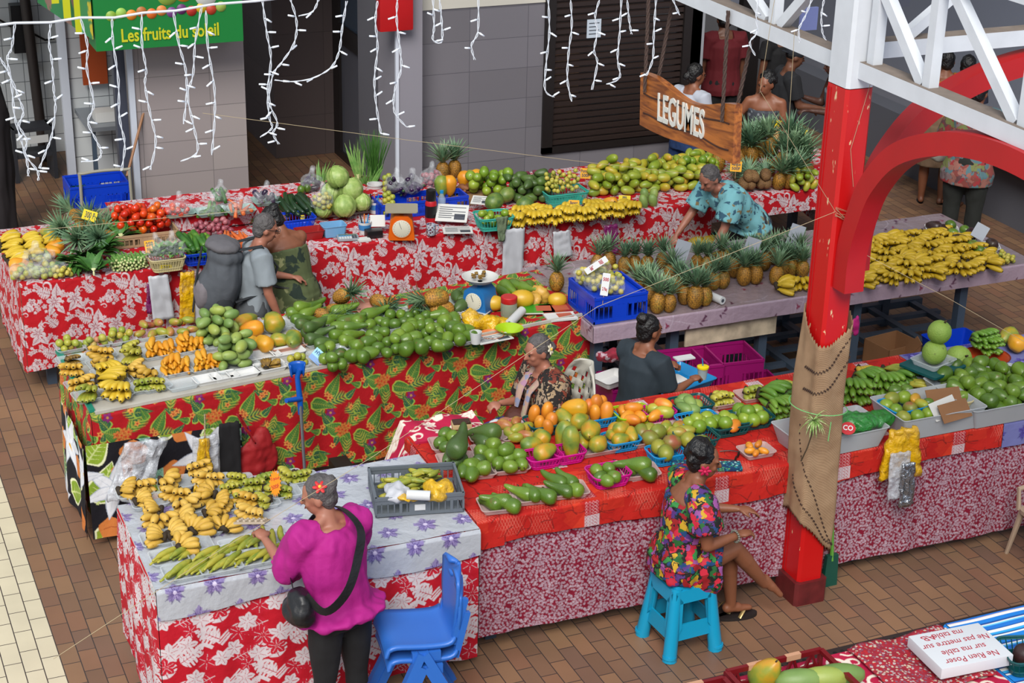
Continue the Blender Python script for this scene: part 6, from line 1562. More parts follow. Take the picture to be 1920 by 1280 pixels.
def prop(name,loc,label,cat,rz=0,group=None):return empty(name,loc,rz,label,cat,group)
def face_cam(loc,tilt=0.0):
 """upright card turned to the aisle (viewer side), leaning back by tilt"""
 a=math.atan2(-loc[0],-loc[1])
 return Matrix.Translation(Vector(loc))@Matrix.Rotation(-a+PI,4,'Z')@Matrix.Rotation(R(90)-tilt,4,'X')
def card(px,py,z,w,h,m_,label,lines=(),ink=None,tilt=.35,roll=0,base=None,stick=True,name='price_tag',cat='price tag',tsz=None,c=None):
 c=c or at(px,py,z);M=face_cam(c,tilt)@Matrix.Rotation(roll,4,'Z')
 e=empty(name,(0,0,0),0,label,cat);e.matrix_world=M
 MB().prism(rrect(w,h,.004,2),-.0015,.0015).build('card',m_,e,smooth=False)
 n=len(lines)
 for i,t in enumerate(lines):
  text('lettering',t,(tsz or h/max(n,1)*.85),ink or INK,e,(0,h*(.5-(i+.5)/max(n,1))*.85,.0025),sx=min(1,w*1.5/(max(len(t),1)*(tsz or h/max(n,1)*.85))),ext=.0003,off=.001)
 if stick:MB().bar((0,-h/2-.06,-.002),(0,-h/2+.01,-.002),.004,.003).build('stick',PLY,e,smooth=False)
 return e
def scale(loc,rz,m_,label,dial=.075,dish=False,s_=1.0):
 e=prop('kitchen_scale',loc,label,'scale',rz);e.scale=(s_,)*3
 m=MB();m.prism([(-.10,0),(.10,0),(.105,.02),(.085,.17),(.05,.20),(-.05,.20),(-.085,.17),(-.105,.02)],-.09,.09,1);m.build('housing',m_,e,angle=50)
 M=Matrix.Translation((0,-.092,.10))@Matrix.Rotation(R(90),4,'X')
 m=MB();m.lathe([(dial,0),(dial,.004),(dial*.92,.007)],32,M);m.build('dial',mat('dial_white','#c4c0ae',.4),e,angle=30)
 m=MB();m.lathe([(dial*1.08,-.001),(dial*1.08,.004),(dial,.005)],32,M);m.build('bezel',m_,e,angle=30)
 m=MB()
 for i in range(20):
  a=i*PI/10;m.bar((math.cos(a)*dial*.78,-.1,.10+math.sin(a)*dial*.78),(math.cos(a)*dial*.88,-.1,.10+math.sin(a)*dial*.88),.002,.001)
 m.bar((0,-.101,.10),(-.02,-.101,.10+dial*.7),.004,.002);m.build('dial_marks',INK,e,smooth=False)
 MB().lathe([(.02,.19),(.02,.235)],10).build('post',m_,e)
 if dish:MB().lathe([(.03,.235),(.10,.245),(.135,.275),(.14,.275),(.10,.24),(.03,.23)],28).build('dish',mat('enamel','#c0c0bc',.25),e)
 else:MB().prism(rrect(.26,.22,.02),.235,.245).build('pan',mat('steel_pan','#a8a48c',.35,metal=.3),e,smooth=False)
 return e
c=at(757,446,T+.01);scale((c.x,c.y+.05,Z1),-.35,mat('orange_enamel','#c8580c',.35),'orange dial scale with a flat metal pan on the rear stall')
c=at(905,585,T+.01);scale((c.x,c.y+.06,T+.004),-.9,mat('blue_enamel','#1c64a0',.4),'blue dial scale with a white dish of scraps on the middle table',.07,True,.95)
DC=Vector((c.x,c.y+.06,T+.004+.26));rr=random.Random(2)
for i in range(9):put('hand_brown','dried_scrap',(DC.x+rr.uniform(-.05,.05),DC.y+rr.uniform(-.05,.05),DC.z-.012+.006*(i%3)),(0,0,rr.random()*6),.3,'dark dried scrap in the white dish of the blue scale','scraps','scraps in the white dish')
def jarlike(name,px,py,z,prof,m_,label,cat,parts=()):
 c=at(px,py,z+.04);e=prop(name,(c.x,c.y,z),label,cat);MB().lathe(prof,24).build('body',m_,e)
 for n_,pr,mm in parts:MB().lathe(pr,24).build(n_,mm,e)
 return e
jarlike('jar',954,582,T+.004,[(.055,0),(.06,.01),(.06,.10),(.05,.115)],mat('jar_glass','#98a08c',.1,alpha=.55),'wide clear jar with a red screw lid beside the scale','jar',[('lid',[(.058,.105),(.06,.108),(.06,.145),(.055,.15)],mat('red_lid','#b0181c',.4))])
jarlike('cup',892,633,T+.024,[(.032,0),(.042,.085),(.039,.085),(.03,.004)],WHITEP,'white plastic cup at the front edge of the middle table','cup')
jarlike('thermos',808,408,Z1,[(.045,0),(.048,.02),(.048,.17),(.04,.19)],mat('thermos_red','#a80f1c',.35),'red thermos flask with a black cap','flask',[('cap',[(.04,.19),(.043,.2),(.04,.28),(.02,.29)],BLACKP),('band',[(.049,.05),(.0492,.15)],BLACKP)])
jarlike('water_bottle',828,398,Z1,[(.03,0),(.034,.02),(.034,.16),(.014,.20),(.014,.21)],mat('bottle_clear','#b8ccd8',.08,alpha=.35),'clear water bottle with a blue cap beside the thermos','bottle',[('cap',[(.016,.208),(.016,.23)],BLUEB)])
jarlike('yellow_flask',1452,270,T+.004,[(.04,0),(.045,.02),(.045,.22),(.04,.23)],mat('flask_tan','#c09860',.4),'tan flask with a yellow lid standing behind the pineapples','flask',[('lid',[(.048,.225),(.05,.265),(.03,.27)],mat('yellow_lid','#d8c010',.35))])
def mug(px,py,m_,label,s_=1,z=Z1):
 c=at(px,py,z+.04);e=prop('mug',(c.x,c.y,z),label,'mug');e.scale=(s_,)*3
 MB().lathe([(.034,0),(.038,.005),(.04,.09),(.036,.09),(.034,.01)],22).build('body',m_,e)
 MB().tube([(.038,0,.075),(.06,0,.075),(.066,0,.05),(.055,0,.025),(.037,0,.02)],.006,8).build('handle',m_,e);return e
mug(808,431,printmat('mug_print','#b8bcc4',['#5c2838','#2c4878','#8a98b0'],60,.4),'patterned mug at the front edge beside the orange scale')
for px,py,lab in((684,424,'front'),(703,386,'rear')):
 e=jarlike('tub',px,py+4,Z1,[(.042,0),(.055,.10),(.052,.10),(.038,.005)],WHITEP,'white and blue yogurt tub holding pens, %s one'%lab,'tub',[('blue_band',[(.0485,.035),(.054,.08)],mat('band_blue','#3878b0',.5))])
 for i,col_ in enumerate((BLACKP,mat('pen_orange','#c8681c',.4),BLUEB)):MB().tube([(.01*i-.01,0,.02),(.03*i-.03,.03-.02*i,.16)],.005,6).build('pen',col_,e)
c=at(625,432,T+.04);tray(c.x,c.y,Z1,.19,.14,.09,mat('pale_blue_tub','#6a9ac0',.4),0,'pale blue plastic tub under the cabbage crate',None,'plastic_tub','tub')
c=at(580,437,T+.04);tray(c.x,c.y,Z1,.22,.14,.07,mat('red_tub','#8e1c1c',.4),0,'low red plastic tub beside the pale blue one',None,'plastic_tub','tub')
c=at(652,446,T+.01);e=prop('calculator',(c.x,c.y,Z1),'grey desk calculator with square keys on the rear stall','calculator',-.2)
MB().box(-.085,-.06,0,.085,.06,.02,None,.004).build('body',mat('calc_grey','#8a9096',.4),e);MB().box(-.07,.025,.02,.07,.05,.022).build('display',mat('lcd','#5c6c64',.3),e)
for i in range(7):
 for j in range(3):MB().box(-.072+.021*i,-.05+.023*j,.02,-.056+.021*i,-.034+.023*j,.025).build('key',INK if i>4 else BLUEB if j==2 else WHITEP,e,smooth=False)
c=at(682,449,T+.01);tag(MB().box(c.x-.05,c.y-.04,Z1,c.x+.05,c.y+.04,Z1+.015).build('paper_pad',PAPER,smooth=False),'small white paper pad beside the calculator','paper pad')
c=at(702,438,T+.03);tag(MB().box(c.x-.07,c.y-.04,Z1,c.x+.06,c.y+.05,Z1+.06,None,.006).build('black_box',BLACKP),'black box beside the orange scale','box')
c=at(708,414,T+.1);e=prop('receipt',c,'loose white sheets standing behind the black box','papers',-.3);e.rotation_euler=(.9,0,-.3);MB().box(-.06,-.05,0,.06,.05,.004).build('sheet',PAPER,e,smooth=False)
def newspaper(px,py,z,w,d,rz,label,rx=0,m_=None,heads=('Tahiti',),n=6):
 c=at(px,py,z);e=prop('newspaper',c,label,'newspaper');e.rotation_euler=(rx,0,rz)
 MB().box(-w/2,-d/2,0,w/2,d/2,.006).build('pages',m_ or PAPER,e,smooth=False)
 m=MB()
 for i in range(n):m.box(-w*.42,d*.3-i*d*.12,.006,w*(.0 if i%2 else.42),d*.3-i*d*.12+d*.035,.0075)
 m.box(w*.08,-d*.38,.006,w*.42,-d*.05,.0075);m.build('print',INK,e,smooth=False);return e
newspaper(848,400,T+.09,.26,.20,-.5,'open newspaper leaning beside the water bottle',.45);newspaper(858,432,T+.012,.24,.16,-.3,'newspaper lying flat at the front edge of the rear stall')
newspaper(902,376,T+.09,.16,.12,-.6,'folded newspaper behind the aqua basket',.3);newspaper(740,585,T+.03,.2,.12,-.2,'folded newspaper behind the avocado trays',.2);newspaper(925,635,T+.02,.26,.12,.1,'thin stack of newspapers at the front edge below the orange plate')
newspaper(880,588,T+.02,.24,.22,-.8,'newspapers spread under the blue scale')
for px,py,rz,m_,lab in((1010,578,-.3,mat('green_cover','#2f8a22',.3),'magazine with a bright green cover by the jar'),(1042,577,-.15,mat('red_cover','#8e2418',.3),'magazine with a dark red cover beside the green one'),(1050,588,-.1,PAPER,'white booklet under the red magazine')):
 c=at(px,py,T+.03);e=prop('magazine',(c.x,c.y,T+.006+(.012 if m_ is not PAPER else 0)),lab,'magazine',rz)
 MB().box(-.11,-.08,0,.11,.08,.011).build('pages',PAPER,e,smooth=False);MB().box(-.111,-.081,.011,.111,.081,.013).build('cover',m_,e,smooth=False);MB().box(-.02,-.05,.013,.09,.05,.0135).build('picture',mat('cover_pic','#a85038',.5),e,smooth=False)
for px,py,k,s_,z_,lab in((979,560,'yellow_melon',.95,.07,'yellow melon between the jar and the squash'),(926,568,'yellow_melon',.8,.06,'yellow melon half hidden behind the blue scale'),(1045,562,'yellow_melon',.75,.055,'orange yellow melon beside the lone pineapple'),(1012,553,'squash',.9,.05,'ribbed pale orange squash at the back'),(1003,562,'squash',.6,.045,'small ribbed squash in front of the bigger one')):
 put(k,'melon',at(px,py,T+z_),(PI/2 if k=='yellow_melon' else.5,rng.random()*3,1.2),s_,lab,'melon')
fr('avocado_long','avocado',[(948,545),(968,538),(985,543),(955,537,.6),(998,540)],T+.02,'long avocado lying at the back beside the squash','long avocados beside the squash',sc=1.15,ang=.2)
def crumple(px,py,z,rx,ry,rz_,m_,label,seed=0,lumps=5,vox=.012,amp=.02,zb=None,cat='bag',name='plastic_bag'):
 c=at(px,py,z);m=Blob();rr=random.Random(seed);zb=T+.006 if zb is None else zb
 for i in range(lumps):m.ell((c.x+rr.uniform(-.5,.5)*rx,c.y+rr.uniform(-.5,.5)*ry,max(zb+rz_*.5,z)+rr.uniform(-.3,.3)*rz_),(rx*rr.uniform(.4,.7),ry*rr.uniform(.4,.7),rz_*rr.uniform(.35,.6)),14,9)
 o=m.solid(name,m_,None,vox,2,folds(amp,17,17));tag(o,label,cat)
 for v in o.data.vertices:v.co.z=max(v.co.z,zb)
 return o
crumple(900,600,T+.05,.15,.12,.10,YEL,'crumpled bright yellow plastic bag beside the scale',1);crumple(935,603,T+.04,.12,.07,.06,YEL,'second yellow plastic bag trailing towards the roll',2)
def roll_(px,py,z,L,r,az,label,m_=None,el_=0):
 c=at(px,py,z);e=prop('plastic_roll',c,label,'roll');e.rotation_euler=(R(90)+el_,0,az)
 m=MB();m.lathe([(r*.45,-L/2),(r,-L/2),(r,L/2),(r*.45,L/2)],20);m.build('sheeting',m_ or WHITEP,e,angle=40);MB().lathe([(r*.46,-L/2-.002),(r*.46,L/2+.002)],14).build('core',INK,e);return e
roll_(967,594,T+.045,.26,.032,-.75,'white roll of plastic bags lying on the green bowl');roll_(1340,557,T+.04,.17,.03,.25,'white roll of plastic bags beside the front pineapples')
jarlike('bowl',955,618,T+.004,[(.04,0),(.09,.05),(.10,.055),(.09,.052),(.035,.006)],LIMEB,'lime green plastic bowl behind the old woman','bowl')
jarlike('plate',922,622,T+.004,[(.06,0),(.085,.025),(.09,.025),(.06,.005)],mat('orange_plastic','#c8703c',.35),'orange plastic plate under the yellow bag','plate')
c=at(685,575,T+.04);o=tray(c.x,c.y,T+.03,.17,.12,.03,PINKT,MS,'flat pink tray leaning between the lying pineapples');o.rotation_euler=(.5,.1,.1)
c=at(598,670,T+.06);M=face_cam(c,.5)@Matrix.Rotation(-.75,4,'Z');e=empty('leaflet',(0,0,0),0,'pale blue folded leaflet reading HYPER beside the avocados','leaflet');e.matrix_world=M
MB().box(-.055,-.045,0,.055,.045,.002).build('sheet',mat('leaflet_blue','#8cc0d8',.5),e,smooth=False);MB().box(-.055,-.045,.002,.055,-.01,.0025).build('picture',mat('leaflet_pic','#6a90c4',.5),e,smooth=False)
text('lettering','HYPER',.036,mat('hyper_ink','#2c5c8a',.6),e,(0,.018,.004),sx=.85,off=.001);MB().lathe([(.0001,.002),(.009,.003),(.0001,.003)],14,Matrix.Translation((.042,-.032,0))).build('logo',mat('pink_logo','#c85070',.6),e)
c0=aty(570,905,9.75);c1=aty(560,745,9.86);c2=aty(555,700,9.88);BLC=mat('crutch_blue','#0c50a8',.35)
e=prop('crutch',(c0.x,9.7,0),'blue forearm crutch with a grey shaft leaning on the middle table','crutch');I=-Vector(e.location)
P_=lambda v:Vector(v)+I
MB().tube([P_((c0.x+.01,9.72,.0)),P_((c1.x+.01,9.86,c1.z-.03))],.011,10).build('shaft',mat('alu','#8a8e96',.3,metal=.7),e)
MB().tube([P_((c1.x+.01,9.86,c1.z-.12)),P_((c1.x+.01,9.865,c1.z-.02)),P_((c2.x+.005,9.87,c2.z-.02)),P_((c2.x+.02,9.87,c2.z+.03))],[.017,.02,.017,.02],10).build('upper_tube',BLC,e)
MB().tube([P_((c1.x+.015,9.86,c1.z-.01)),P_((c1.x-.10,9.80,c1.z+.02))],[.018,.016],10).build('hand_grip',BLC,e)
m=MB()
for j in range(5):
 for i in range(11):
  a=R(-40+25*i);rad=.045+.003*j;m.v.append(tuple(P_((c2.x-.0+rad*math.cos(a),9.85+rad*math.sin(a)*.8,c2.z-.005+.022*j))))
for j in range(4):
 for i in range(10):m.face((j*11+i,j*11+i+1,j*11+12+i,j*11+11+i))
o=m.build('arm_cuff',BLC,e);o.modifiers.new('t','SOLIDIFY').thickness=.005
def hang(px0,py0,px1,py1,w,y,m_,label,name='bag_pack',taper=1.0,sw=.0,cat='bag',thick=.012,wob=.006,nail=True):
 a,b=aty(px0,py0,y),aty(px1,py1,y);n=14;m=MB()
 for j in range(n+1):
  t=j/n;cx_=a.x+(b.x-a.x)*t;z=a.z+(b.z-a.z)*t;ww=w*(1+(taper-1)*t)
  for i in range(9):
   u=i/8-.5;m.v.append((cx_+u*ww,y-.015-sw*t+wob*2.2*noise.noise(Vector((i*.6,j*.35,px0*.1))),z+.004*math.sin(i*2)))
 for j in range(n):
  for i in range(8):m.face((j*9+i,j*9+i+1,j*9+10+i,j*9+9+i))
 o=m.build(name,m_);o.modifiers.new('t','SOLIDIFY').thickness=thick;return tag(o,label,cat)
PURP=filmmat('purple_film','#7a1060',.92,.3)
hang(295,515,306,597,.15,12.28,WFILM,'white pack of bags hanging below the cream basket',taper=1.1);hang(280,530,278,585,.05,12.30,PURP,'purple bag strip beside the white pack',taper=.6)
hang(350,508,350,605,.11,12.26,YEL,'long yellow plastic bags hanging left of the backpack',taper=1.1);hang(378,520,384,600,.16,12.28,WFILM,'white plastic bag hanging beside the yellow bags',taper=1.3)
hang(962,427,958,525,.19,12.27,WFILM,'long white pack of bags hanging under the aqua basket',taper=.95);hang(1050,432,1054,480,.15,12.27,WFILM,'short white pack of bags hanging behind the lone pineapple',taper=1.1)
hang(1143,420,1143,475,.13,12.26,PURP,'purple plastic bags pinned to the red cloth',taper=1.1);hang(940,405,938,450,.10,12.24,mat('dish_cloth','#5c6a50',.9,bump=.4),'grey green cloth hanging over the rim of the aqua basket','cloth',.5,cat='cloth')
yf_=lambda x:9.925+SL*(x-1.5)-.11
a_=aty(260,820,9.8)
hang(272,822,235,925,.27,9.80,CFILM,'large crumpled clear bag hanging over the tiare cloth',taper=.95,sw=.03,thick=.03,wob=.02);hang(383,815,384,880,.16,9.88,CFILM,'clear packet around the yellow bag',taper=1.05)
hang(379,820,382,915,.05,9.86,YEL,'yellow plastic bag tied at the top and flaring below',taper=3.0,thick=.02,wob=.012)
hang(383,775,383,818,.006,9.87,mat('twine','#a89878',.9),'twine holding the yellow bag','twine',cat='twine',thick=.004)
hang(445,775,478,830,.015,9.90,REDCL,'red strap of the shopping bag','bag_strap',cat='strap',thick=.006)
crumple(487,850,.42,.17,.06,.28,REDCL,'bright red cloth shopping bag hanging from the middle table',7,7,.014,.012,.25)
bpy.data.objects['bag_strap'].parent=None
hang(428,790,432,900,.13,9.93,mat('black_fabric','#0d0c10',.9),'black cloth hanging beside the red bag','cloth',1.1,cat='cloth')
card(168,404,T+.24,.11,.08,YTAG,'yellow price card on the pineapple crowns at the left',('300 F',),roll=-.35)
card(281,463,T+.17,.075,.10,OTAG,'orange price card in the cream basket',('250','F/kg'),roll=.1);card(311,501,T+.03,.09,.035,YTAG,'small yellow sticker on the cream basket',('250F',),stick=False,tilt=.1)
card(567,407,T+.06,.035,.035,YTAG,'round yellow sticker on the blue zucchini basket',('NE',),stick=False,tilt=.1)
card(1098,325,T+.16,.09,.09,OTAG,'orange price card left of the mango heap',('Pomme','500F'));card(1076,384,T+.10,.09,.08,OTAG,'orange price card on the banana row',('Banane','250F'));card(1171,374,T+.08,.10,.07,YTAG,'yellow price card before the mango heap',('FEI','500F'))
card(1380,312,T+.22,.10,.09,OTAG,'orange price card beside the hanging sign',('Mangue','500F'));card(1505,258,T+.34,.085,.14,YTAG,'tall yellow price card among the stacked pineapples',('Ananas','500F'));card(338,466,T+.15,.02,.02,YTAG,'tiny yellow sticker above the onions',(),stick=False)
card(1118,497,T+.38,.045,.18,WHITEP,'left white card with red writing on the lime bags',('500F','2 Paquets'),REDTXT,roll=-.95,tsz=.04);card(1135,533,T+.29,.055,.16,WHITEP,'right white card with red writing on the lime bags',('500','2 Paq'),REDTXT,roll=-.1,tsz=.034)
for px,py,lab in((1278,471,'left'),(1409,466,'middle'),(1492,441,'right')):card(px,py,T+.26,.11,.17,mat('foam_sign','#9a9fa8',.5),'blank grey white foam tray used as a sign, %s of three over the pineapples'%lab,(),name='foam_sign',cat='sign',roll=-.25,tilt=.1)
card(1838,434,T+.14,.11,.12,mat('foam_sign','#8e949e',.5),'blank foam tray sign standing among the purple avocados',(),name='foam_sign',cat='sign',roll=-.4)
c=at(516,906,T+.13);M=face_cam(c,.15);e=empty('price_tag',(0,0,0),0,'jagged fluorescent orange price tag over the bananas','price tag');e.matrix_world=M
pts=[];
for i in range(36):a=i*PI/18;k=1 if i%2 else.74;pts.append((.032*k*math.cos(a)*(1.1 if abs(math.sin(a))<.9 else 1),.085*k*math.sin(a)))
MB().prism(pts,-.001,.001).build('card',mat('fluo_orange','#f08a10',.6),e,smooth=False);text('lettering','3 pour',.026,REDTXT,e,(0,.03,.002),(0,0,.2),sx=.7);text('lettering','500F',.032,REDTXT,e,(0,-.02,.002),(0,0,.3),sx=.7)
c=at(1128,612,T+.01);c0=at(1143,608,T+.004);e=crate(c0.x+.10,c0.y+.25,T+.004,.42,.44,.20,BLUEC,.0,'large royal blue crate at the corner of the mauve table');BCX,BCY=c0.x+.08,c0.y+.25
MB().box(-.20,-.21,.16,.20,.21,.17).build('shelf_liner',BLUEC,e,smooth=False)
for i,(dx,dy,dz)in enumerate(((-.12,.12,0),(.02,.14,0),(-.10,-.02,0),(.06,-.03,0),(-.02,.06,.06),(-.14,.06,.05),(.0,-.14,0),(.12,.08,0))):
 for x,y,z,ri in heap(8,T+.18+dz,.028,in_ell(BCX+dx,BCY+dy,.055,.05),12,.9,i+60):put('limequat','lime',(x,y,z),(0,rng.random()*6,0),1.15,'pale yellow lime in the small bags over the big blue crate','lime','pale limes over the big blue crate')
 if i%2==0:
  m=Blob();m.ell((BCX+dx,BCY+dy,T+.25+dz),(.085,.08,.065),16,10);tag(m.solid('plastic_bag',FILM,None,.014,2,folds(.012,16,16)),'clear bag around pale limes over the big blue crate, %s'%('rear left','','middle left','','top','','front')[i],'bag')
c=at(1325,440,.62);crate(c.x,c.y,.30,.46,.34,.26,GREENC,.1,'dark green crate the man in the blue shirt reaches into');tag(MB().box(c.x-.2,c.y-.15,0,c.x+.2,c.y+.15,.30).build('wooden_box',PLY,smooth=False),'wooden box under the dark green crate','box')
for dx in(-.1,.02,.13):put('hand_yellow_1','banana_hand',(c.x+dx,c.y,.48),(0,0,1.2),1.1,'yellow bananas inside the dark green crate','bananas','bananas inside the dark green crate')
c=at(790,960,T);GX,GY=c.x+.02,c.y+.15;crate(GX,GY,T+.008,.50,.38,.12,GREYC,-.22,'grey stacking crate with green bananas on the lilac cloth',pad=WHITEP)
for i in range(30):put('green_banana','banana',(GX-.14+.3*((i*.37)%1),GY+.02+.12*((i*.61)%1),T+.045+.03*(i//10)),(rng.uniform(-.1,.15),0,rng.uniform(.6,2.6)),rng.uniform(.9,1.1),'short green banana heaped in the grey crate','banana','green bananas of the grey crate')
crumple(GX and 830,917,T+.13,.13,.09,.07,YEL,'yellow plastic bag lying in the grey crate',11,zb=T+.07);crumple(757,922,T+.13,.12,.11,.05,WFILM,'white plastic bag lying in the grey crate',12,zb=T+.07)
crumple(770,935,T+.12,.07,.05,.03,YEL,'small yellow bag under the white bag in the grey crate',13,zb=T+.09);roll_(785,928,T+.15,.13,.028,1.1,'white roll in the grey crate',WHITEP)
def chair_white(loc,rz,label):
 e=prop('plastic_chair',loc,label,'chair',rz);CH=mat('chair_white','#b4b1a6',.45)
 m=MB();m.prism(rrect(.42,.42,.06),.40,.43);m.build('seat',CH,e,angle=40)
 m=MB();n=13;k=14
 for j in range(k+1):
  t=j/k;w=.25*(1 if t<.55 else math.sqrt(max(0,1-((t-.55)/.47)**2)));z=.42+.60*t
  for i in range(n+1):
   u=i/n*2-1;m.v.append((u*w,.19+.10*t-.06*u*u+.02,z))
 for j in range(k):
  for i in range(n):
   if j in(0,1,k-1,k-2)or i in(0,n-1)or(i+j)%2 or i%3==0:m.face((j*(n+1)+i,j*(n+1)+i+1,(j+1)*(n+1)+i+1,(j+1)*(n+1)+i))
 o=m.build('backrest',CH,e);o.modifiers.new('t','SOLIDIFY').thickness=.014
 m=MB()
 for s_ in(-1,1):m.tube([(s_*.22,.2,.62),(s_*.25,.05,.62),(s_*.25,-.14,.61),(s_*.21,-.19,.42)],.018,8)
 m.build('armrest',CH,e)
 for sx in(-1,1):
  for sy in(-1,1):MB().tube([(sx*.18,sy*.17,.41),(sx*.22,sy*.22,0)],[.024,.018],8).build('leg',CH,e)
 return e
def chair_blue(loc,rz,label,group=None):
 e=prop('school_chair',loc,label,'chair',rz,group);e.scale=(.97,.95,1.1);B=mat('chair_blue','#2c66ba',.4,bump=.05,bscale=300)
 m=MB();nu,k=12,22
 prof_=[(-.20,.425),(-.19,.44),(-.15,.448),(-.08,.442),(0,.435),(.08,.432),(.14,.436),(.175,.455),(.195,.49),(.205,.54),(.212,.60),(.222,.66),(.232,.72),(.238,.76),(.242,.785),(.244,.80)]
 sm=smooth_pts(prof_,2);k=len(sm)-1
 for j,(y,z)in enumerate(sm):
  t=j/k;w=.195 if t<.45 else(.195-.05*(t-.45)/.12 if t<.57 else.145+.035*min(1,(t-.57)/.15));
  if t>.85:w*=math.sqrt(max(.05,1-((t-.85)/.155)**2))
  if t<.06:w*=.93
  for i in range(nu+1):
   u=i/nu*2-1;back=max(0,(t-.5)/.5)
   m.v.append((u*w,y-back*.055*u*u,z+(.012*u**4 if t<.5 else 0)-(.03*abs(u)**3 if t<.06 else 0)))
 for j in range(k):
  for i in range(nu):m.face((j*(nu+1)+i,j*(nu+1)+i+1,(j+1)*(nu+1)+i+1,(j+1)*(nu+1)+i))
 o=m.build('seat_shell',B,e,angle=60);o.modifiers.new('t','SOLIDIFY').thickness=.02
 for s_ in(-1,1):
  MB().bar((s_*.20,-.02,.43),(s_*.235,-.24,0),.045,.05,(1,0,0)).build('leg',B,e,smooth=False);MB().bar((s_*.20,.0,.43),(s_*.235,.26,0),.045,.05,(1,0,0)).build('leg',B,e,smooth=False)
  MB().bar((s_*.185,-.07,.41),(s_*.185,.09,.41),.04,.05).build('side_rail',B,e,smooth=False)
  MB().bar((s_*.155,.17,.44),(s_*.15,.235,.68),.03,.035).build('back_rib',B,e,smooth=False)
 return e
cc=at(795,1262,0)
chair_blue((2.73,7.38,.0),-1.72,'lower blue plastic school chair of the stacked pair');chair_blue((2.72,7.385,.08),-1.72,'upper blue plastic school chair of the stacked pair by the front table')
e=prop('plastic_stool',(4.42,7.56,0),'bright cyan plastic stool under the woman in the flowered dress','stool',.05);CY=mat('cyan_plastic','#1290b8',.3);SH=.47
m=MB();m.prism(rrect(.27,.27,.04),SH-.03,SH);m.prism(rrect(.285,.285,.045),SH-.05,SH-.028);m.build('seat',CY,e,angle=40)
for sx in(-1,1):
 for sy in(-1,1):
  m=MB();m.tube([(sx*.108,sy*.108,SH-.02),(sx*.153,sy*.153,.03),(sx*.155,sy*.155,0)],[.036,.042,.044],10);m.tube([(sx*.158,sy*.158,.035),(sx*.16,sy*.16,.02)],[.042,.042],12);m.build('leg',CY,e)
for ax in(0,1):
 for s_ in(-1,1):
  def P3(a,z):k=.125+.035*(SH-z)/SH;return(a*k/.125,s_*(k+.005),z)if ax==0 else(s_*(k+.005),a*k/.125,z)
  m=MB();w=.125
  for(z0,z1)in((SH-.11,SH-.03),(.12,.22)):
   vs=[P3(-w,z0),P3(w,z0),P3(w,z1),P3(-w,z1)];b=len(m.v);m.v+=vs;m.face((b,b+1,b+2,b+3))
  for ss in(-1,1):
   vs=[P3(ss*w,.1),P3(ss*w*.62,.2),P3(ss*w*.62,SH-.1),P3(ss*w,SH-.04)];b=len(m.v);m.v+=vs;m.face((b,b+1,b+2,b+3))
  o=m.build('side_panel',CY,e,smooth=False);o.modifiers.new('t','SOLIDIFY').thickness=.012
a=at(1870,1095,0);e=prop('garden_chair',(a.x+.28,a.y+.12,0),'beige plastic garden chair cut by the right edge','chair',R(-90));e.scale=(.85,)*3;e.location.x+=.20;e.location.y-=.05;BG=mat('beige_plastic','#a08c78',.4)
for sx in(-1,1):
 for sy in(-1,1):MB().tube([(sx*.2,sy*.18,.40),(sx*.27,sy*.13+sy*.08,0)],[.026,.016],8).build('leg',BG,e)
MB().prism(rrect(.46,.44,.07),.39,.42).build('seat',BG,e,angle=40)
for sx in(-1,1):MB().tube([(sx*.22,-.2,.40),(sx*.25,-.2,.56),(sx*.25,.1,.6),(sx*.22,.22,.6)],.02,8).build('armrest',BG,e)
MB().box(-.22,.2,.42,.22,.225,.85).build('backrest',BG,e,smooth=False)
def tc(px,py,z):return at(px,py,z)
PC=mat('magenta_crate','#8e1060',.4)
for px,py,z,w,d,h,lab in((1265,720,.0,.46,.36,.30,'lower left magenta crate under the mauve table'),(1265,690,.31,.46,.36,.28,'upper left magenta crate beside the woman in the dark shirt'),(1345,705,.0,.44,.36,.31,'lower right magenta crate with a wire handle'),(1345,680,.32,.44,.36,.26,'upper right magenta crate with a wire handle'),(1140,740,.0,.34,.34,.55,'magenta crate behind the white chair')):
 p=at(px,py,z+h/2)if px!=1140 else at(1140,740,.3);crate(p.x,10.05 if px>1200 else 9.95,z+.002,w,d,h,PC,-.1,lab,nslat=10)
c=at(1250,700,.62);tray(c.x-.05,9.62,.60,.52,.36,.06,BLUEB,.3,'shallow sky blue tub behind the woman in the dark shirt',None,'plastic_tub','tub');tag(MB().box(c.x-.25,9.5,0,c.x+.15,9.75,.59).build('support_box',PC,smooth=False),'crate under the sky blue tub','crate')
tray(c.x-.05,9.62,.615,.18,.12,.04,FOAM,.2,'white foam tray lying in the sky blue tub');
c=at(1140,702,.6);o=tray(c.x,9.9,.565,.24,.18,.05,FOAM,.3,'white foam tray on the magenta crate behind the chair');crumple(1145,670,.72,.12,.08,.08,printmat('red_rag','#7a1428',['#a89098','#8e1c30'],18),'dark red patterned cloth on the magenta crate',21,zb=.62,cat='cloth',name='cloth')
def carton(x,y,z,w,d,h,label,rz=0,open_=True):
 e=prop('cardboard_box',(x,y,z),label,'box',rz);C_=mat('cardboard','#7a5434',.85,var=.1);m=MB();t=.006
 m.box(-w/2,-d/2,0,w/2,d/2,t);m.box(-w/2,-d/2,t,w/2,-d/2+t,h);m.box(-w/2,d/2-t,t,w/2,d/2,h);m.box(-w/2,-d/2,t,-w/2+t,d/2,h);m.box(w/2-t,-d/2,t,w/2,d/2,h);m.build('box_body',C_,e,smooth=False)
 m=MB();m.bar((0,-d/2,h),(0,-d/2-.06,h-.05),w*.98,.004,(1,0,0));m.build('flap',C_,e,smooth=False);return e
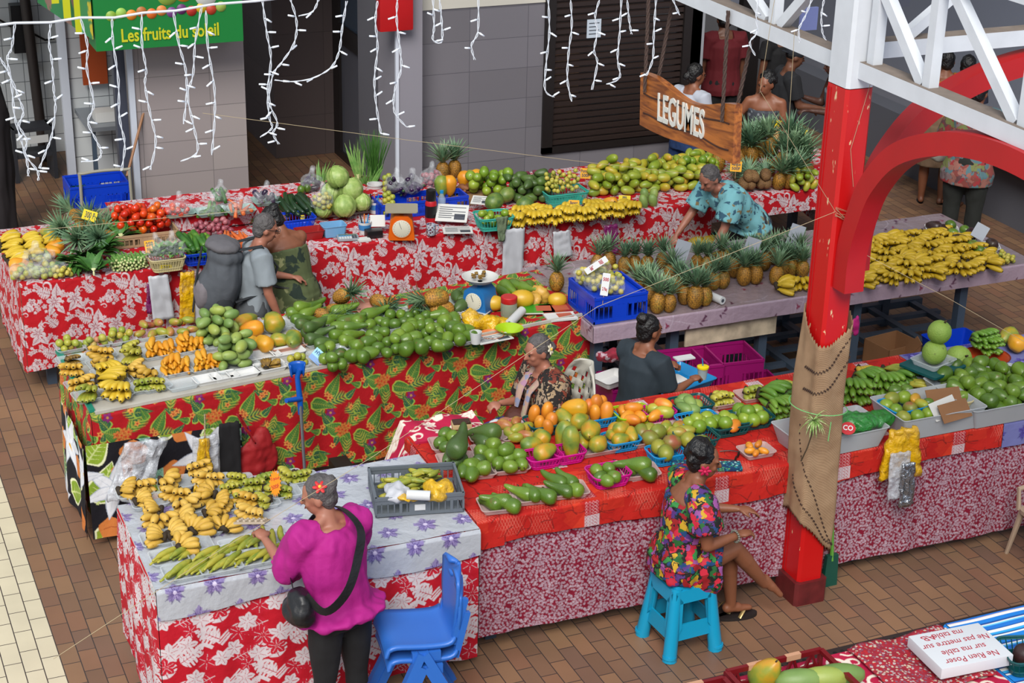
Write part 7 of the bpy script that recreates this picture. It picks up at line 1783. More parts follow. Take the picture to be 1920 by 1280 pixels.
c=at(1672,660,.30);carton(c.x,c.y,.20,.34,.28,.20,'open brown cardboard box on the shelf of the mauve table',.15)
c=at(1790,655,.3);tray(c.x,c.y,.19,.42,.34,.20,BLUEC,0,'dark blue plastic tub on the shelf of the mauve table',None,'plastic_tub','tub')
crumple(1603,612,.62,.05,.03,.12,mat('pink_rag','#b01870',.8),'bright pink rag hanging behind the burlap column',23,4,.01,.01,.5,'cloth','cloth')
c=at(912,1085,.35);
for k in range(2):tag(MB().box(3.225,8.05,.10+.2*k,3.33,8.5,.295+.2*k).build('carton',mat('carton_tan','#8a6c54',.8),smooth=False),('upper','lower')[1-k]+' tan carton seen in the gap between the two front tables','box')
tag(MB().box(3.22,8.03,0,3.34,8.52,.10).build('pallet',DARKW,smooth=False),'dark wooden block under the cartons in the gap','block')
c=aty(722,850,9.5);e=prop('paper_bag',(c.x,9.5,0),'brown paper bag with black lettering between the tables','bag');MB().prism([(-.15,0),(.15,0),(.14,.42),(.03,.45),(.0,.40),(-.05,.45),(-.15,.40)],-.06,.06,1).build('bag_body',mat('kraft','#7a5a3c',.85),e,smooth=False);text('lettering','Fina',.12,BLACKP,e,(.02,-.062,.33),(R(90),0,0),shear=.3)
tag(MB().box(c.x-.32,9.5,0,c.x-.2,9.7,.45).build('black_case',BLACKP,smooth=False),'black case beside the brown paper bag','case')
def tub(px,py,w,d,h,rz,label,m_=MILKY):c=at(px,py,T+h*.5);return tray(c.x,c.y,T+.006,w,d,h,m_,rz,label,None,'storage_tub','tub'),c
t_,c=tub(1555,815,.64,.34,.13,.03,'milky storage tub behind the burlap column with a green bag')
crumple(1620,785,T+.15,.22,.14,.10,GREENF,'green plastic bag with a red and white logo',31,zb=T+.10)
M=face_cam(at(1590,803,T+.20),1.0);e=empty('bag_logo',(0,0,0));e.matrix_world=M
MB().lathe([(.0001,0),(.045,0),(.045,.002),(.0001,.003)],24).build('red_disc',mat('logo_red','#a81c24',.5),e);text('lettering','CO',.05,WHITEP,e,(0,0,.004),sx=.8,off=.001)
gb=[o for o in COL.objects if o.get('label')=='green plastic bag with a red and white logo'][0];e.parent=gb;e.name='logo_patch'
t_,c=tub(1738,775,.62,.38,.15,.0,'milky storage tub of green citrus with papers');
c=at(1690,770,T+.1);basket(c.x,c.y,T+.02,.26,.22,.13,BLUEB,.1,'blue basket of green citrus inside the milky tub')
for px,py,k,s_ in((1672,748,'mango_big',.9),(1695,745,'lime',1.6),(1700,730,'avocado_round',.9),(1662,760,'lime',1.5),(1680,768,'lime',1.4),(1706,765,'mango_big',.85),(1715,748,'mango',1.0),(1728,758,'mango',1.0),(1740,755,'avocado_round',.8),(1694,782,'mango_big',.85),(1720,780,'lime',1.5),(1740,775,'lime',1.4),(1678,732,'avocado_round',.95),(1748,770,'mango',.9)):
 put(k,'citrus',at(px,py,T+.14),lying(),s_,'green fruit heaped in the milky tub beside the hanging yellow bags','fruit','green fruit of the milky tub')
c=at(1785,745,T+.14);basket(c.x,c.y,T+.09,.22,.20,.05,CREAMB,0,'small round straw basket of coins and pens in the milky tub')
for px,py,m_,rz,lab in((1770,745,mat('cardboard','#7a5434',.85),-.1,'brown cardboard sheet leaning behind the straw basket'),(1790,770,mat('cardboard','#7a5434',.85),.15,'brown cardboard sheet with writing at the front of the milky tub'),(1770,765,PAPER,.3,'white sheet of paper leaning in the milky tub')):
 c=at(px,py,T+.16);e=prop('card_sheet',c,lab,'sheet');e.rotation_euler=(R(50),0,rz);MB().box(-.12,-.06,0,.12,.06,.004).build('sheet',m_,e,smooth=False)
c=at(1745,715,T+.05);e=prop('digital_scale',(c.x,c.y,T+.006),'grey digital scale carrying a tray of breadfruit','scale',.3);MB().box(-.11,-.12,0,.11,.12,.10,None,.01).build('body',mat('scale_grey','#8a929c',.35),e);MB().box(-.08,-.125,.03,.08,-.12,.07).build('display',BLACKP,e);MB().lathe([(.02,.10),(.02,.15)],10).build('post',BLACKP,e);MB().prism(rrect(.34,.30,.02),.15,.165).build('pan',TEAL,e,smooth=False)
SCX,SCY=c.x,c.y;tray(SCX,SCY,T+.175,.24,.20,.04,CLEAR,.3,'clear tray with two breadfruits on the grey scale')
for dx,z,s_,lab in((0,.26,.95,'lower breadfruit on the grey scale'),(.02,.40,.92,'upper breadfruit balanced on the lower one')):put('breadfruit','breadfruit',(SCX+dx,SCY,T+z),(.3,.2,dx*9),s_,lab,'breadfruit')
put('breadfruit','breadfruit',at(1797,672,T+.09),(1,0,0),1.05,'mottled breadfruit lying behind the avocado heap','breadfruit')
c=at(1850,665,T+.04);jarlike('bowl',1850,672,T+.006,[(.10,0),(.15,.06),(.16,.065),(.15,.06),(.09,.006)],mat('orange_bowl','#a8401c',.4),'orange plastic bowl of green bananas at the right edge','bowl')
for dx,dy,z in((0,-.03,.06),(.02,.05,.09),(-.05,.02,.10)):put('hand_green','banana_hand',(c.x+dx,c.y+dy,T+z),(0,0,rng.uniform(-.3,.3)),.9,'banana hand in the orange bowl','bananas','bananas in the orange bowl')
for px,py,k,lab in((1890,630,'papaya','mottled green papaya at the far right edge, rear'),(1905,642,'papaya_ripe','orange papaya at the far right edge')):put(k,'papaya',at(px,py,T+.07),lying(),1.0,lab,'papaya')
tub(1860,745,.70,.55,.14,.0,'milky storage tub of avocados at the right edge')
pile('avocado','avocado','avocado',64,T+.05,.043,in_ell(*at(1855,725,T+.1)[:2],.32,.30),'green avocado in the big heap at the right edge','avocados at the right edge',1.05,51,'lie',.85)
hang(1690,800,1680,890,.20,7.78,YEL,'bright yellow plastic bags hanging from the milky tub',taper=1.5,thick=.03,wob=.02);hang(1685,845,1680,930,.14,7.72,CFILM,'clear packet hanging below the yellow bags',taper=1.15,thick=.012)
hang(1700,865,1695,945,.09,7.70,mat('foil','#a8adb4',.2,metal=.9,bump=1,bscale=60),'crinkled silver foil bag hanging with the yellow bags',taper=1.2,wob=.012)
c=Vector((5.24,7.60,0));c.z=aty(1490,795,7.60).z;e=prop('spider_plant',c,'variegated spider plant tied to the burlap column','plant');m=MB();rr=random.Random(6)
for i in range(34):
 a=rr.random()*6.28;el_=rr.uniform(-.5,1.2);leafstrip(m,(0,0,0),(math.cos(a)*math.cos(el_),math.sin(a)*math.cos(el_)-.3,math.sin(el_)),(0,0,1),rr.uniform(.06,.13),.010,1.2)
m.build('leaves',skinmat('variegated',['#4a7a2c','#7a9a4c','#b0b88a'],.5,60,.9,bump=0),e);MB().tube([(0,0,0),(-.01,-.01,-.08),(-.04,-.02,-.16),(-.06,.0,-.25)],.004,6).build('stem',STEM,e)
m=MB();zc=c.z-.02;n=40;m.tube([(ccx+.172*math.cos(2*PI*i/n),ccy+.172*math.sin(2*PI*i/n),zc+.05*math.sin(PI*i/n))for i in range(n+1)],.003,5);m.tube([(5.35,7.585,zc),(5.34,7.58,zc-.12)],.003,5)
tag(m.build('green_twine',mat('green_twine','#6ab06a',.6)),'pale green twine wound round the burlap','twine')
e=prop('dustpan_broom',(5.60,7.80,0),'dark green dustpan with a light green handle beside the column foot','dustpan');MB().prism([(-.05,0),(.05,0),(.04,.22),(-.04,.22)],-.03,.0,1).build('pan',GREENC,e,smooth=False);MB().tube([(0,-.02,.18),(-.03,.0,.60)],.013,8).build('handle',mat('light_green','#5c9a3c',.4),e)
POU=printmat('pouch_print','#123c5c',['#1c7a8a','#2c9a8a','#8ab8b0','#14305c','#4a8a5c'],55,.4)
crumple(1275,872,T+.035,.13,.08,.05,POU,'teal and blue patterned pouch left of the curly haired woman',41,name='pouch',cat='pouch');c=at(1362,872,T+.02);o=MB().box(-.09,-.05,0,.09,.05,.022,None,.006).build('wallet',POU);o.location=(c.x,c.y,T+.004);o.rotation_euler=(0,0,-.35);tag(o,'turquoise patterned wallet right of the curly haired woman','wallet')
c=at(1382,856,T+.02);e=prop('sunglasses',(c.x,c.y,T+.02),'dark sunglasses lying on the coral cloth','sunglasses',.8)
for s_ in(-1,1):MB().ell((s_*.033,0,0),(.028,.006,.02),12,8).build('lens',BLACKP,e);MB().tube([(s_*.062,0,.005),(s_*.064,.06,.0),(s_*.05,.12,-.01)],.003,6).build('temple',BLACKP,e)
c=at(865,797,T+.03);e=prop('snack',(c.x,c.y,T+.02),'slice of dark topped cake on the magenta cloth','cake',-.2);MB().box(-.06,-.04,0,.06,.04,.03,None,.005).build('sponge',mat('sponge','#b09a70',.8),e);MB().box(-.055,-.035,.03,.055,.035,.04,None,.004).build('topping',mat('topping','#3a2014',.6),e)
def redcrate(x,y,z,w,d,h,label,rz=0):
 e=prop('bread_crate',(x,y,z),label,'crate',rz);m=MB()
 for i in range(int(w/.03)+1):m.box(-w/2+i*.03-.004,-d/2,0,-w/2+i*.03+.004,d/2,.006)
 for i in range(int(d/.03)+1):m.box(-w/2,-d/2+i*.03-.004,0,w/2,-d/2+i*.03+.004,.006)
 m.build('floor_grid',REDC,e,smooth=False);m=MB();H_=h
 for s_ in(-1,1):
  m.bar((-w/2,s_*d/2,H_),(w/2,s_*d/2,H_),.02,.025);m.bar((s_*w/2,-d/2,H_),(s_*w/2,d/2,H_),.025,.02);m.bar((-w/2,s_*d/2,.012),(w/2,s_*d/2,.012),.012,.03);m.bar((s_*w/2,-d/2,.012),(s_*w/2,d/2,.012),.03,.012)
  for k in range(5):u=-w/2+w*(k+.5)/5;m.bar((u-.03,s_*d/2,.01),(u,s_*d/2,H_),.015,.012);m.bar((u+.03,s_*d/2,.01),(u,s_*d/2,H_),.015,.012)
  for k in range(3):u=-d/2+d*(k+.5)/3;m.bar((s_*w/2,u-.03,.01),(s_*w/2,u,H_),.012,.015)
  for t in(-1,1):m.bar((t*w/2,s_*d/2,0),(t*w/2,s_*d/2,H_),.02,.02)
 m.build('crate_frame',REDC,e,smooth=False);m=MB()
 for u in(-w*.28,w*.12):m.bar((u,d/2+.001,H_),(u+.08,d/2+.001,H_),.024,.029)
 m.build('tape',mat('tan_tape','#b88a6c',.6),e,smooth=False);return e
redcrate(3.98,5.62,T+.006,.52,.56,.10,'dark red open crate with the papaya at the lower edge');redcrate(3.43,5.60,T+.006,.50,.52,.10,'dark red open crate cut by the lower edge')
put('papaya','papaya',at(1435,1262,T+.08),(.5,.2,0),1.15,'yellow green papaya standing in the dark red crate','papaya')
for px,py,lab in((1575,1268,'right'),(1545,1274,'middle'),(1500,1278,'left')):put('papaya_long','green_papaya',at(px,py,T+.07),(1.5,0,1.1),1.0,'green fruit lying in the dark red crate, %s one'%lab,'papaya');COL.objects[-1].data=PM['breadfruit']if False else PM['mango_green'];COL.objects[-1].scale=(1.8,1.8,2.2)
c=at(1795,1226,T+.06);FX=prop('foam_board',(4.90,5.69,T+.045),'white foam box lid with red handwriting on the magenta cloth','box lid',-.06)
MB().box(-.20,-.15,0,.20,.15,.06,None,.006).build('lid_body',mat('foam_white','#c4c8cc',.6),FX)
for i,t in enumerate(('Ne Rien Poser','sur ma table','Ne pas mettre sur','ma table')):text('handwriting',t,.062,REDTXT,FX,(.0,-.105+.07*i,.0605),(0,0,PI),shear=.2,sx=.8,ext=.0004)
text('handwriting','AB',.06,REDTXT,FX,(-.12,.105,.0605),(0,0,PI),shear=-.3,ext=.0004)
cb=ClothB();SCF=pat_magenta()
o=None;m=MB();nx,ny=40,26
for j in range(ny+1):
 for i in range(nx+1):
  u,v=i/nx,j/ny;x=4.45+.55*u;y=5.52+.46*v;m.v.append((x,y,T+.022+.014*noise.noise(Vector((x*14,y*14,0)))+.01*math.sin(u*9)))
for j in range(ny):
 for i in range(nx):m.face((j*(nx+1)+i,j*(nx+1)+i+1,(j+1)*(nx+1)+i+1,(j+1)*(nx+1)+i))
o=m.build('scarf',printmat('scarf_print','#8e1428',['#a89a98','#7a4a5c','#a8141c','#b8a890'],60,.8));o.modifiers.new('t','SOLIDIFY').thickness=.006;tag(o,'red scarf with small pale flowers under the foam lid','scarf')
c=at(1915,1240,T+.04);basket(c.x+.06,c.y,T+.006,.30,.24,.09,TEAL,-.3,'dark teal basket at the lower right corner');tag(put('avocado_purple','taro',(c.x+.04,c.y,T+.06),(1.5,0,.4),1.2),'brown root in the dark teal basket at the lower right corner','root')
SKT={'tan':mat('skin_tan','#7c4c34',.5,var=.06,vscale=9),'brown':mat('skin_brown','#65402e',.5,var=.06,vscale=9),'light':mat('skin_light','#9a6450',.5,var=.08,vscale=9),'dark':mat('skin_dark','#4a2e24',.5)}
HRB=mat('hair_black','#0a0809',.45,bump=.9,bscale=70);HRG=mat('hair_grey','#4e4a4a',.6,bump=.9,bscale=90,var=.3,vscale=30)
EYEW=mat('eye_dark','#120c0a',.2);LIP=mat('lip','#6a3430',.5)
def human(label,base,yaw,H=1.6,lean=.1,side=0,ph=None,arms=None,legs=None,head=(0,0),skin='tan',hair=HRB,build=1.0,wear=(),vox=.010,hairdo='short',bun=None,name='person',twist=0,curl=.5,feet=True):
 """body in one continuous surface; joints placed from pose directions (forward, outward, up)"""
 k=H/1.68;up=Vector((0,0,1));f=Vector((math.cos(yaw),math.sin(yaw),0));s=f.cross(up)
 e=empty(name,base,0,label,'person');pel=Vector((0,0,(ph if ph is not None else.86*k)))
 sp=(up*math.cos(lean)+f*math.sin(lean)+s*side).normalized()
 f2=(f*math.cos(lean)-up*math.sin(lean)).normalized();tf_=(f2*math.cos(twist)+s*math.sin(twist));s2=tf_.cross(sp).normalized()
 nb=pel+sp*.50*k;J={'pel':pel,'nb':nb,'k':k,'f':f,'s':s,'sp':sp,'s2':s2,'f2':tf_}
 B=Blob();w=build
 B.tube([pel-sp*.09*k,pel,pel+sp*.12*k,pel+sp*.28*k,pel+sp*.40*k,pel+sp*.475*k],[.12*k*w,.155*k*w,.135*k*w,.15*k*w,.155*k*w,.10*k],18,flat=.68,up=tf_)
 B.cap(nb-sp*.05*k,.062*k,nb+sp*.06*k+f2*.02,.052*k);[B.cap(nb+sp*.03*k,.035*k,nb-sp*.03*k+s2*q_*.13*k,.035*k)for q_ in(-1,1)]
 hy,hp=head;hf=(f*math.cos(hy)-s*math.sin(hy));hu=(up*math.cos(hp)+hf*math.sin(hp)).normalized();hf=(hf*math.cos(hp)-up*math.sin(hp)).normalized();hs=hf.cross(hu)
 hc=nb+sp*.035*k+hu*.105*k+f2*.028*k;J.update(hc=hc,hf=hf,hu=hu,hs=hs)
 HM=Matrix((hs,hf,hu)).transposed()
 X=lambda a,b,c:hc+HM@Vector((a*k,b*k,c*k))
 B.ell(X(0,-.008,.02),(.072*k,.09*k,.092*k),20,14,HM);B.ell(X(0,.022,-.045),(.054*k,.062*k,.062*k),18,12,HM);B.ell(X(0,.048,-.078),(.026*k,.024*k,.022*k),12,8,HM)
 B.cap(X(0,.082,.012),.009*k,X(0,.102,-.018),.013*k,10);B.ell(X(0,.076,-.048),(.024*k,.016*k,.012*k),12,8,HM)
 for q_ in(-1,1):B.ell(X(q_*.074,-.01,-.008),(.010*k,.020*k,.03*k),10,8,HM);B.ell(X(q_*.034,.068,.028),(.022*k,.014*k,.008*k),10,8,HM);B.ell(X(q_*.036,.058,-.02),(.02*k,.02*k,.02*k),10,8,HM)
 D=lambda d,q_,a=f2,b=s2,c=sp:(a*d[0]+b*q_*d[1]+c*d[2]).normalized()
 arms=arms or{};legs=legs or{}
 for q_,key in((-1,'L'),(1,'R')):
  sh=nb-sp*.055*k+s2*q_*.165*k*(.85+.15*w);ua,fa=arms.get(key,((0,.18,-1),(.15,.05,-1)))[:2]
  el_=sh+D(ua,q_,f,s,up)*.27*k;wr=el_+D(fa,q_,f,s,up)*.235*k;dd=D(fa,q_,f,s,up)
  B.cap(sh,.052*k*w,sh+(el_-sh)*.5,.046*k*w);B.cap(sh+(el_-sh)*.4,.046*k*w,el_,.037*k);B.cap(el_,.038*k,el_+(wr-el_)*.4,.036*k);B.cap(el_+(wr-el_)*.35,.036*k,wr,.023*k)
  B.cap(sh-s2*q_*.06*k,.055*k,sh,.052*k)
  nrm=Vector(arms.get(key+'n',(0,0,-1)));nrm=(nrm-dd*nrm.dot(dd)).normalized();wd=dd.cross(nrm)*(-q_ if nrm.z>-.1 else q_)
  pm=wr+dd*.05*k;B.cap(wr+dd*.01,.022*k,wr+dd*.075*k,.028*k,12,.55,nrm)if False else B.ell(pm,(.040*k,.018*k,.046*k),12,8,Matrix((wd,nrm,dd)).transposed())
  for i in range(4):
   L=(.068,.078,.072,.055)[i]*k;b0=wr+dd*.085*k+wd*(.027-.018*i)*k;cu=curl+.12*i
   d1=(dd*math.cos(cu)+nrm*math.sin(cu));d2=(dd*math.cos(cu*2.1)+nrm*math.sin(cu*2.1));B.cap(b0-dd*.02,.0088*k,b0+d1*L*.5,.0085*k,8);B.cap(b0+d1*L*.5,.0085*k,b0+d1*L*.5+d2*L*.5,.007*k,8)
  t0=wr+dd*.03*k+wd*.03*k;t1=t0+(dd*.7+wd*.6+nrm*.3).normalized()*.035*k;B.cap(t0,.011*k,t1,.010*k,8);B.cap(t1,.010*k,t1+(dd*.9+nrm*.5).normalized()*.028*k,.008*k,8)
  J['sh'+key],J['el'+key],J['wr'+key],J['hd'+key]=sh,el_,wr,wr+dd*.1*k
  hp_=pel-sp*.05*k+s*q_*.085*k*w;td,sd=legs.get(key,((0,.03,-1),(0,0,-1)))[:2]
  kn=hp_+D(td,q_,f,s,up)*.40*k;an=kn+D(sd,q_,f,s,up)*.385*k;ff=Vector(legs[key][2][0]*f+legs[key][2][1]*s*q_+legs[key][2][2]*up).normalized()if key in legs and len(legs[key])>2 else f
  if ph is None and key not in legs:an.z=.055*k
  B.cap(hp_,.088*k*w,hp_+(kn-hp_)*.5,.074*k*w);B.cap(hp_+(kn-hp_)*.45,.074*k*w,kn,.052*k);B.cap(kn,.052*k,kn+(an-kn)*.35,.054*k);B.cap(kn+(an-kn)*.3,.054*k,an,.033*k)
  so_=ff.cross(s if abs(ff.dot(s))<.9 else up).normalized();so_=so_ if so_.dot(an-kn)>0 else-so_
  B.cap(an-ff*.025*k+so_*.02*k,.032*k,an+ff*.05*k+so_*.022*k,.03*k);B.cap(an+ff*.04*k+so_*.028*k,.032*k,an+ff*.13*k+so_*.036*k,.024*k,14,.8)
  J['hp'+key],J['kn'+key],J['an'+key],J['ff'+key],J['so'+key]=hp_,kn,an,ff,so_
 o=B.solid('body',SKT[skin],e,vox,3)
 for q_ in(-1,1):MB().ell(X(q_*.032,.081,.012),(.012*k,.005*k,.005*k),10,6,HM).build('eye',EYEW,e)
 MB().ell(X(0,.09,-.048),(.022*k,.005*k,.005*k),10,6,HM).build('mouth',LIP,e)
 Hh=Blob()
 if hairdo!='cap':
  Hh.ell(X(0,-.022,.035),(.080*k,.088*k,.092*k),20,14,HM);Hh.ell(X(0,-.05,-.02),(.07*k,.05*k,.06*k),16,10,HM)
  if hairdo=='bun':Hh.ell(X(*(bun or(0,-.09,.08))),(.045*k,.045*k,.042*k),14,10,HM)
  if hairdo=='curly':
   rr=random.Random(3)
   for i in range(30):a=rr.random()*6.28;b_=rr.uniform(-.3,1.4);Hh.ell(X(.08*math.cos(a)*math.cos(b_),-.03+.085*math.sin(a)*math.cos(b_)*(1 if math.sin(a)<.3 else.6),.03+.09*math.sin(b_)),.026*k,8,6)
   Hh.ell(X(0,-.06,.1),(.055*k,.05*k,.045*k),14,10,HM)
  if hairdo=='low':Hh.ell(X(0,-.11,-.01),(.04*k,.035*k,.04*k),12,8,HM)
  ho=Hh.solid('hair',hair,e,.009,2,folds(.006,40,40),cutz=[(X(0,.062,0),hf+hu*-.3)])
 else:
  Hh.ell(X(0,-.02,.03),(.076*k,.084*k,.085*k),20,14,HM);Hh.solid('hair',hair,e,.01,2)
  C_=Blob();C_.ell(X(0,-.012,.048),(.085*k,.098*k,.082*k),22,14,HM);co=C_.solid('cap',mat('cap_cloth','#181c24',.8),e,.01,2,cutz=[(X(0,0,.02),-hu)]);MB().ell(X(0,-.10,.03),(.05*k,.05*k,.008*k),14,6,HM).build('cap_peak',mat('cap_cloth','#181c24',.8),e)
 J['X']=X;J['HM']=HM;J['e']=e
 for wr_ in wear:wr_(J,e,k,w)
 return e,J
def top(name,m_,hem=.0,slv=.5,grow=.018,hemw=.17,neck=.44,puff=0,low=False,amp=.008,flare=1.0,vox=.010,straps=False):
 """shirt or dress bodice; slv = share of the arm covered, hem = length below the pelvis along the spine"""
 def f_(J,e,k,w):
  B=Blob();p,sp,nb,t=J['pel'],J['sp'],J['nb'],J['f2']
  hb=Vector((0,0,-1))*hem*k if hem>0 else sp*-hem*k
  pts=[p+hb,p+hb*.5,p+sp*.02*k,p+sp*.14*k,p+sp*.28*k,p+sp*.38*k];ra=[hemw*k*w*flare,(hemw*flare+.01)*k*w,.17*k*w,.15*k*w,.165*k*w,.165*k*w]
  if hem<0:pts,ra=pts[:1]+pts[4:]if hem<-.2 else pts[:1]+pts[3:],(ra[:1]+ra[4:]if hem<-.2 else ra[:1]+ra[3:])
  if not straps:pts.append(p+sp*neck*k);ra.append(.115*k)
  ra=[r+grow*.6 for r in ra];B.tube(pts,ra,22,flat=.74,up=t)
  for q_,key in((-1,'L'),(1,'R')):
   if slv<=0:continue
   sh,el_,wr=J['sh'+key],J['el'+key],J['wr'+key];r=.058*k*w+grow
   if slv<=1:
    en=sh+(el_-sh)*slv;B.tube([sh-J['s2']*q_*.09*k,sh,(sh+en)/2,en],[r*1.0,r*1.05,r*(1+puff),r*(1.05+puff*1.2)],16)
   else:
    en=el_+(wr-el_)*(slv-1);B.tube([sh-J['s2']*q_*.09*k,sh,(sh+el_)/2,el_,en],[r,r*1.05,r*(1+puff),r*(.95+puff*1.6),r*.9],16)
  B.solid(name,m_,e,vox,3,folds(amp,11,5))
 return f_
def bottom(name,m_,to=.9,grow=.016,flare=1.0,amp=.006,skirt=False):
 def f_(J,e,k,w):
  B=Blob();p,sp=J['pel'],J['sp']
  B.tube([p-sp*.10*k,p,p+sp*.10*k],[.165*k*w+grow,.168*k*w+grow,.145*k*w+grow],20,flat=.74,up=J['f'])
  if skirt:
   kn=(J['knL']+J['knR'])/2;en=p+(kn-p)*to if to<=1 else kn+((J['anL']+J['anR'])/2-kn)*(to-1)
   P_=[p,p+(kn-p)*min(.5,to*.5),p+(kn-p)*min(to,1)]+([en]if to>1 else[]);B.tube(P_,[.17*k*w+grow,.18*k*w*flare+grow,.185*k*w*flare+grow]+([.17*k*flare]if to>1 else[]),22,flat=.8,up=J['f'])
  else:
   for key in 'LR':
    hp_,kn,an=J['hp'+key],J['kn'+key],J['an'+key]
    if to<=1:en=hp_+(kn-hp_)*to;B.tube([hp_,(hp_+en)/2,en],[.09*k*w+grow,.084*k*w+grow,(.078*k*w+grow)*flare],16)
    else:en=kn+(an-kn)*(to-1);B.tube([hp_,(hp_+kn)/2,kn,en],[.09*k*w+grow,.08*k*w+grow,.062*k+grow,(.055*k+grow)*flare],16)
  B.solid(name,m_,e,.010,3,folds(amp,12,8))
 return f_
def sandals(m_,keys='LR'):
 def f_(J,e,k,w):
  for key in keys:
   an,ff,so_=J['an'+key],J['ff'+key],J['so'+key];c=an+ff*.045*k+so_*.062*k
   MB().ell(c,(.13*k,.045*k,.012*k),20,6,Matrix((ff,so_.cross(ff),so_)).transposed()).build('sandal',m_,e)
 return f_
def hairflower(px,mats,off=(.07,-.02,.06),r=.03):
 def f_(J,e,k,w):
  c=J['X'](*off);m=MB();n=(J['HM']@Vector(off)).normalized();q_=n.to_track_quat('Z','Y').to_matrix()
  for i in range(6):a=i*PI/3;m.ell(c+q_@Vector((r*.6*math.cos(a),r*.6*math.sin(a),.006)),(r*.55,r*.3,.006),8,5,q_@Matrix.Rotation(a,3,'Z'))
  m.mi=1;m.ell(c+q_@Vector((0,0,.012)),r*.28,8,6);m.build('hair_flower',mats,e)
 return f_
RF=[mat('flower_red','#b81c20',.6),mat('flower_yellow','#d8b040',.6)];WF=[mat('flower_white','#c8c0a8',.6),RF[1]];PF=[mat('flower_pink','#b81448',.6),mat('flower_pink','#b81448',.6)]
FAR=dict(vox=.013)
MAG=mat('magenta_tunic','#9c0872',.8,bump=.9,bscale=11)
p=aty(630,1000,7.42)
E1,J1=human('person in a magenta tunic and black capri trousers, seen from behind at the front table',(p.x,7.40,0),R(108),1.59,.16,0,arms={'L':((.50,.12,-.85),(.95,-.1,.30)),'R':((.55,.3,-.75),(.8,-.55,.1))},head=(.75,.30),skin='light',hair=HRG,build=1.12,hairdo='bun',bun=(0,-.085,.065),vox=.008,curl=.7,wear=(top('tunic',MAG,.03,1.12,.026,.235,.47,.06,amp=.019,vox=.009),bottom('capri_trousers',mat('black_cotton','#0d0d10',.85,bump=.3,bscale=14),1.25,.002,1.12),hairflower(0,RF,(-.062,-.045,.075),.034),sandals(BLACKP)))
J=J1;bl=mat('bag_leather','#101114',.45,bump=.3,bscale=30);B=Blob();fb=-J['f2']
hipc=J['pel']+J['s']*-.26-J['f']*.03+Vector((0,0,.11));B.ell(hipc,(.07,.11,.10),16,10);B.ell(hipc+Vector((0,.02,-.04)),(.08,.13,.07),16,10)
bg_=B.solid('shoulder_bag',bl,None,.012,2,folds(.012,14,14));bg_.location=E1.location;tag(bg_,'black shoulder bag hanging at the hip of the person in magenta','bag')
pl=J['pel'];sp_,f_,s_=J['sp'],J['f2'],J['s']
m=MB();ribbon(m,[hipc+Vector((0,0,.10))+f_*.06,pl+sp_*.2+f_*.24-s_*.10,pl+sp_*.40+f_*.22+s_*.04,J['nb']+s_*.07+sp_*.045+f_*.03,pl+sp_*.46-f_*.185+s_*.06,pl+sp_*.32-f_*.225+s_*.0,pl+sp_*.18-f_*.245-s_*.10,pl+sp_*.10-f_*.20-s_*.21,hipc+Vector((0,0,.08))-f_*.06],pl+sp_*.25,.05)
m.build('strap',bl,bg_)
c=J['hdL']+Vector((0,0,.01));e=prop('egg_tray',E1.location+c+J['f']*.05,'clear crinkled tray held by the person in magenta','tray',R(150));e.rotation_euler=(.35,.1,R(150));m=MB();m.box(-.085,-.055,0,.085,.055,.012,None,.003)
for i in range(5):
 for j in range(3):m.ell((-.064+.032*i,-.034+.034*j,.014),(.012,.012,.01),8,5)
m.build('tray_body',mat('egg_tray','#a0907c',.2,spec=.8),e)
DR=printmat('dress_print','#0d120f',['#8e1018','#b01830','#1c5a28','#4c2a70','#b8901c','#2a7a38','#8a4888','#103c6a','#c02038'],25,.75,0,2.2,.84)
E2,J2=human('person in a colourful flowered dress sitting on the cyan stool with crossed legs',(4.39,7.60,0),R(-8),1.62,.16,0,.56,arms={'L':((.45,.12,-.85),(.92,-.3,.0)),'R':((.12,.18,-.98),(.85,-.3,.0))},legs={'L':((.96,.08,-.10),(.12,0,-1),(1,.1,-.05)),'R':((.90,-.22,.12),(.62,-.12,-.80),(.55,.1,-.75))},head=(-.25,.18),skin='tan',hairdo='curly',vox=.008,build=1.08,curl=.35,wear=(top('dress',DR,-.0,.62,.024,.19,.40,.18,vox=.009,amp=.01),bottom('skirt',DR,.52,.035,1.12,.014,True),hairflower(0,PF,(.085,.0,-.02),.034)))
m=MB();J=J2
for i in range(16):a=i*PI/8;dd=(J['wrR']-J['elR']).normalized();u_=dd.cross(Vector((0,0,1))).normalized();v_=dd.cross(u_);m.ell(J['wrR']-dd*.02+u_*.034*math.cos(a)+v_*.034*math.sin(a),.0075,8,6)
m.build('bead_bracelet',mat('beads','#6a6a60',.3),E2)
GOLD=mat('gold_strap','#a08858',.35,metal=.5);SOLE=mat('sole','#1c1412',.7)
def sandal(x,y,rz,label):e=prop('sandal',(x,y,0),label,'sandal',rz);MB().prism([(.135*math.cos(a),.046*math.sin(a)*(1+.18*math.cos(a)))for a in np.arange(0,6.28,.3)],0,.022).build('sole',SOLE,e,angle=40);MB().tube([(.0,-.045,.02),(.03,-.03,.055),(.06,0,.07),(.03,.03,.055),(.0,.045,.02)],.012,8,flat=.4).build('strap',GOLD,e);return e
an=E2.location+J2['anL'];sandal(an.x+.05,an.y+.01,R(-6),'gold strapped sandal worn on the planted foot');c=at(1355,1150,0);sandal(c.x,c.y,.3,'dark empty sandal beside the stool')
chair_white((4.37,9.36,0),R(-90),'white lattice plastic chair of the old woman')
BLO=printmat('blouse_waves','#1a1411',['#1a1411','#6e2c1e','#9c8668','#94806a','#1a1411','#7a3826'],26,.85,0,3.5,.80)
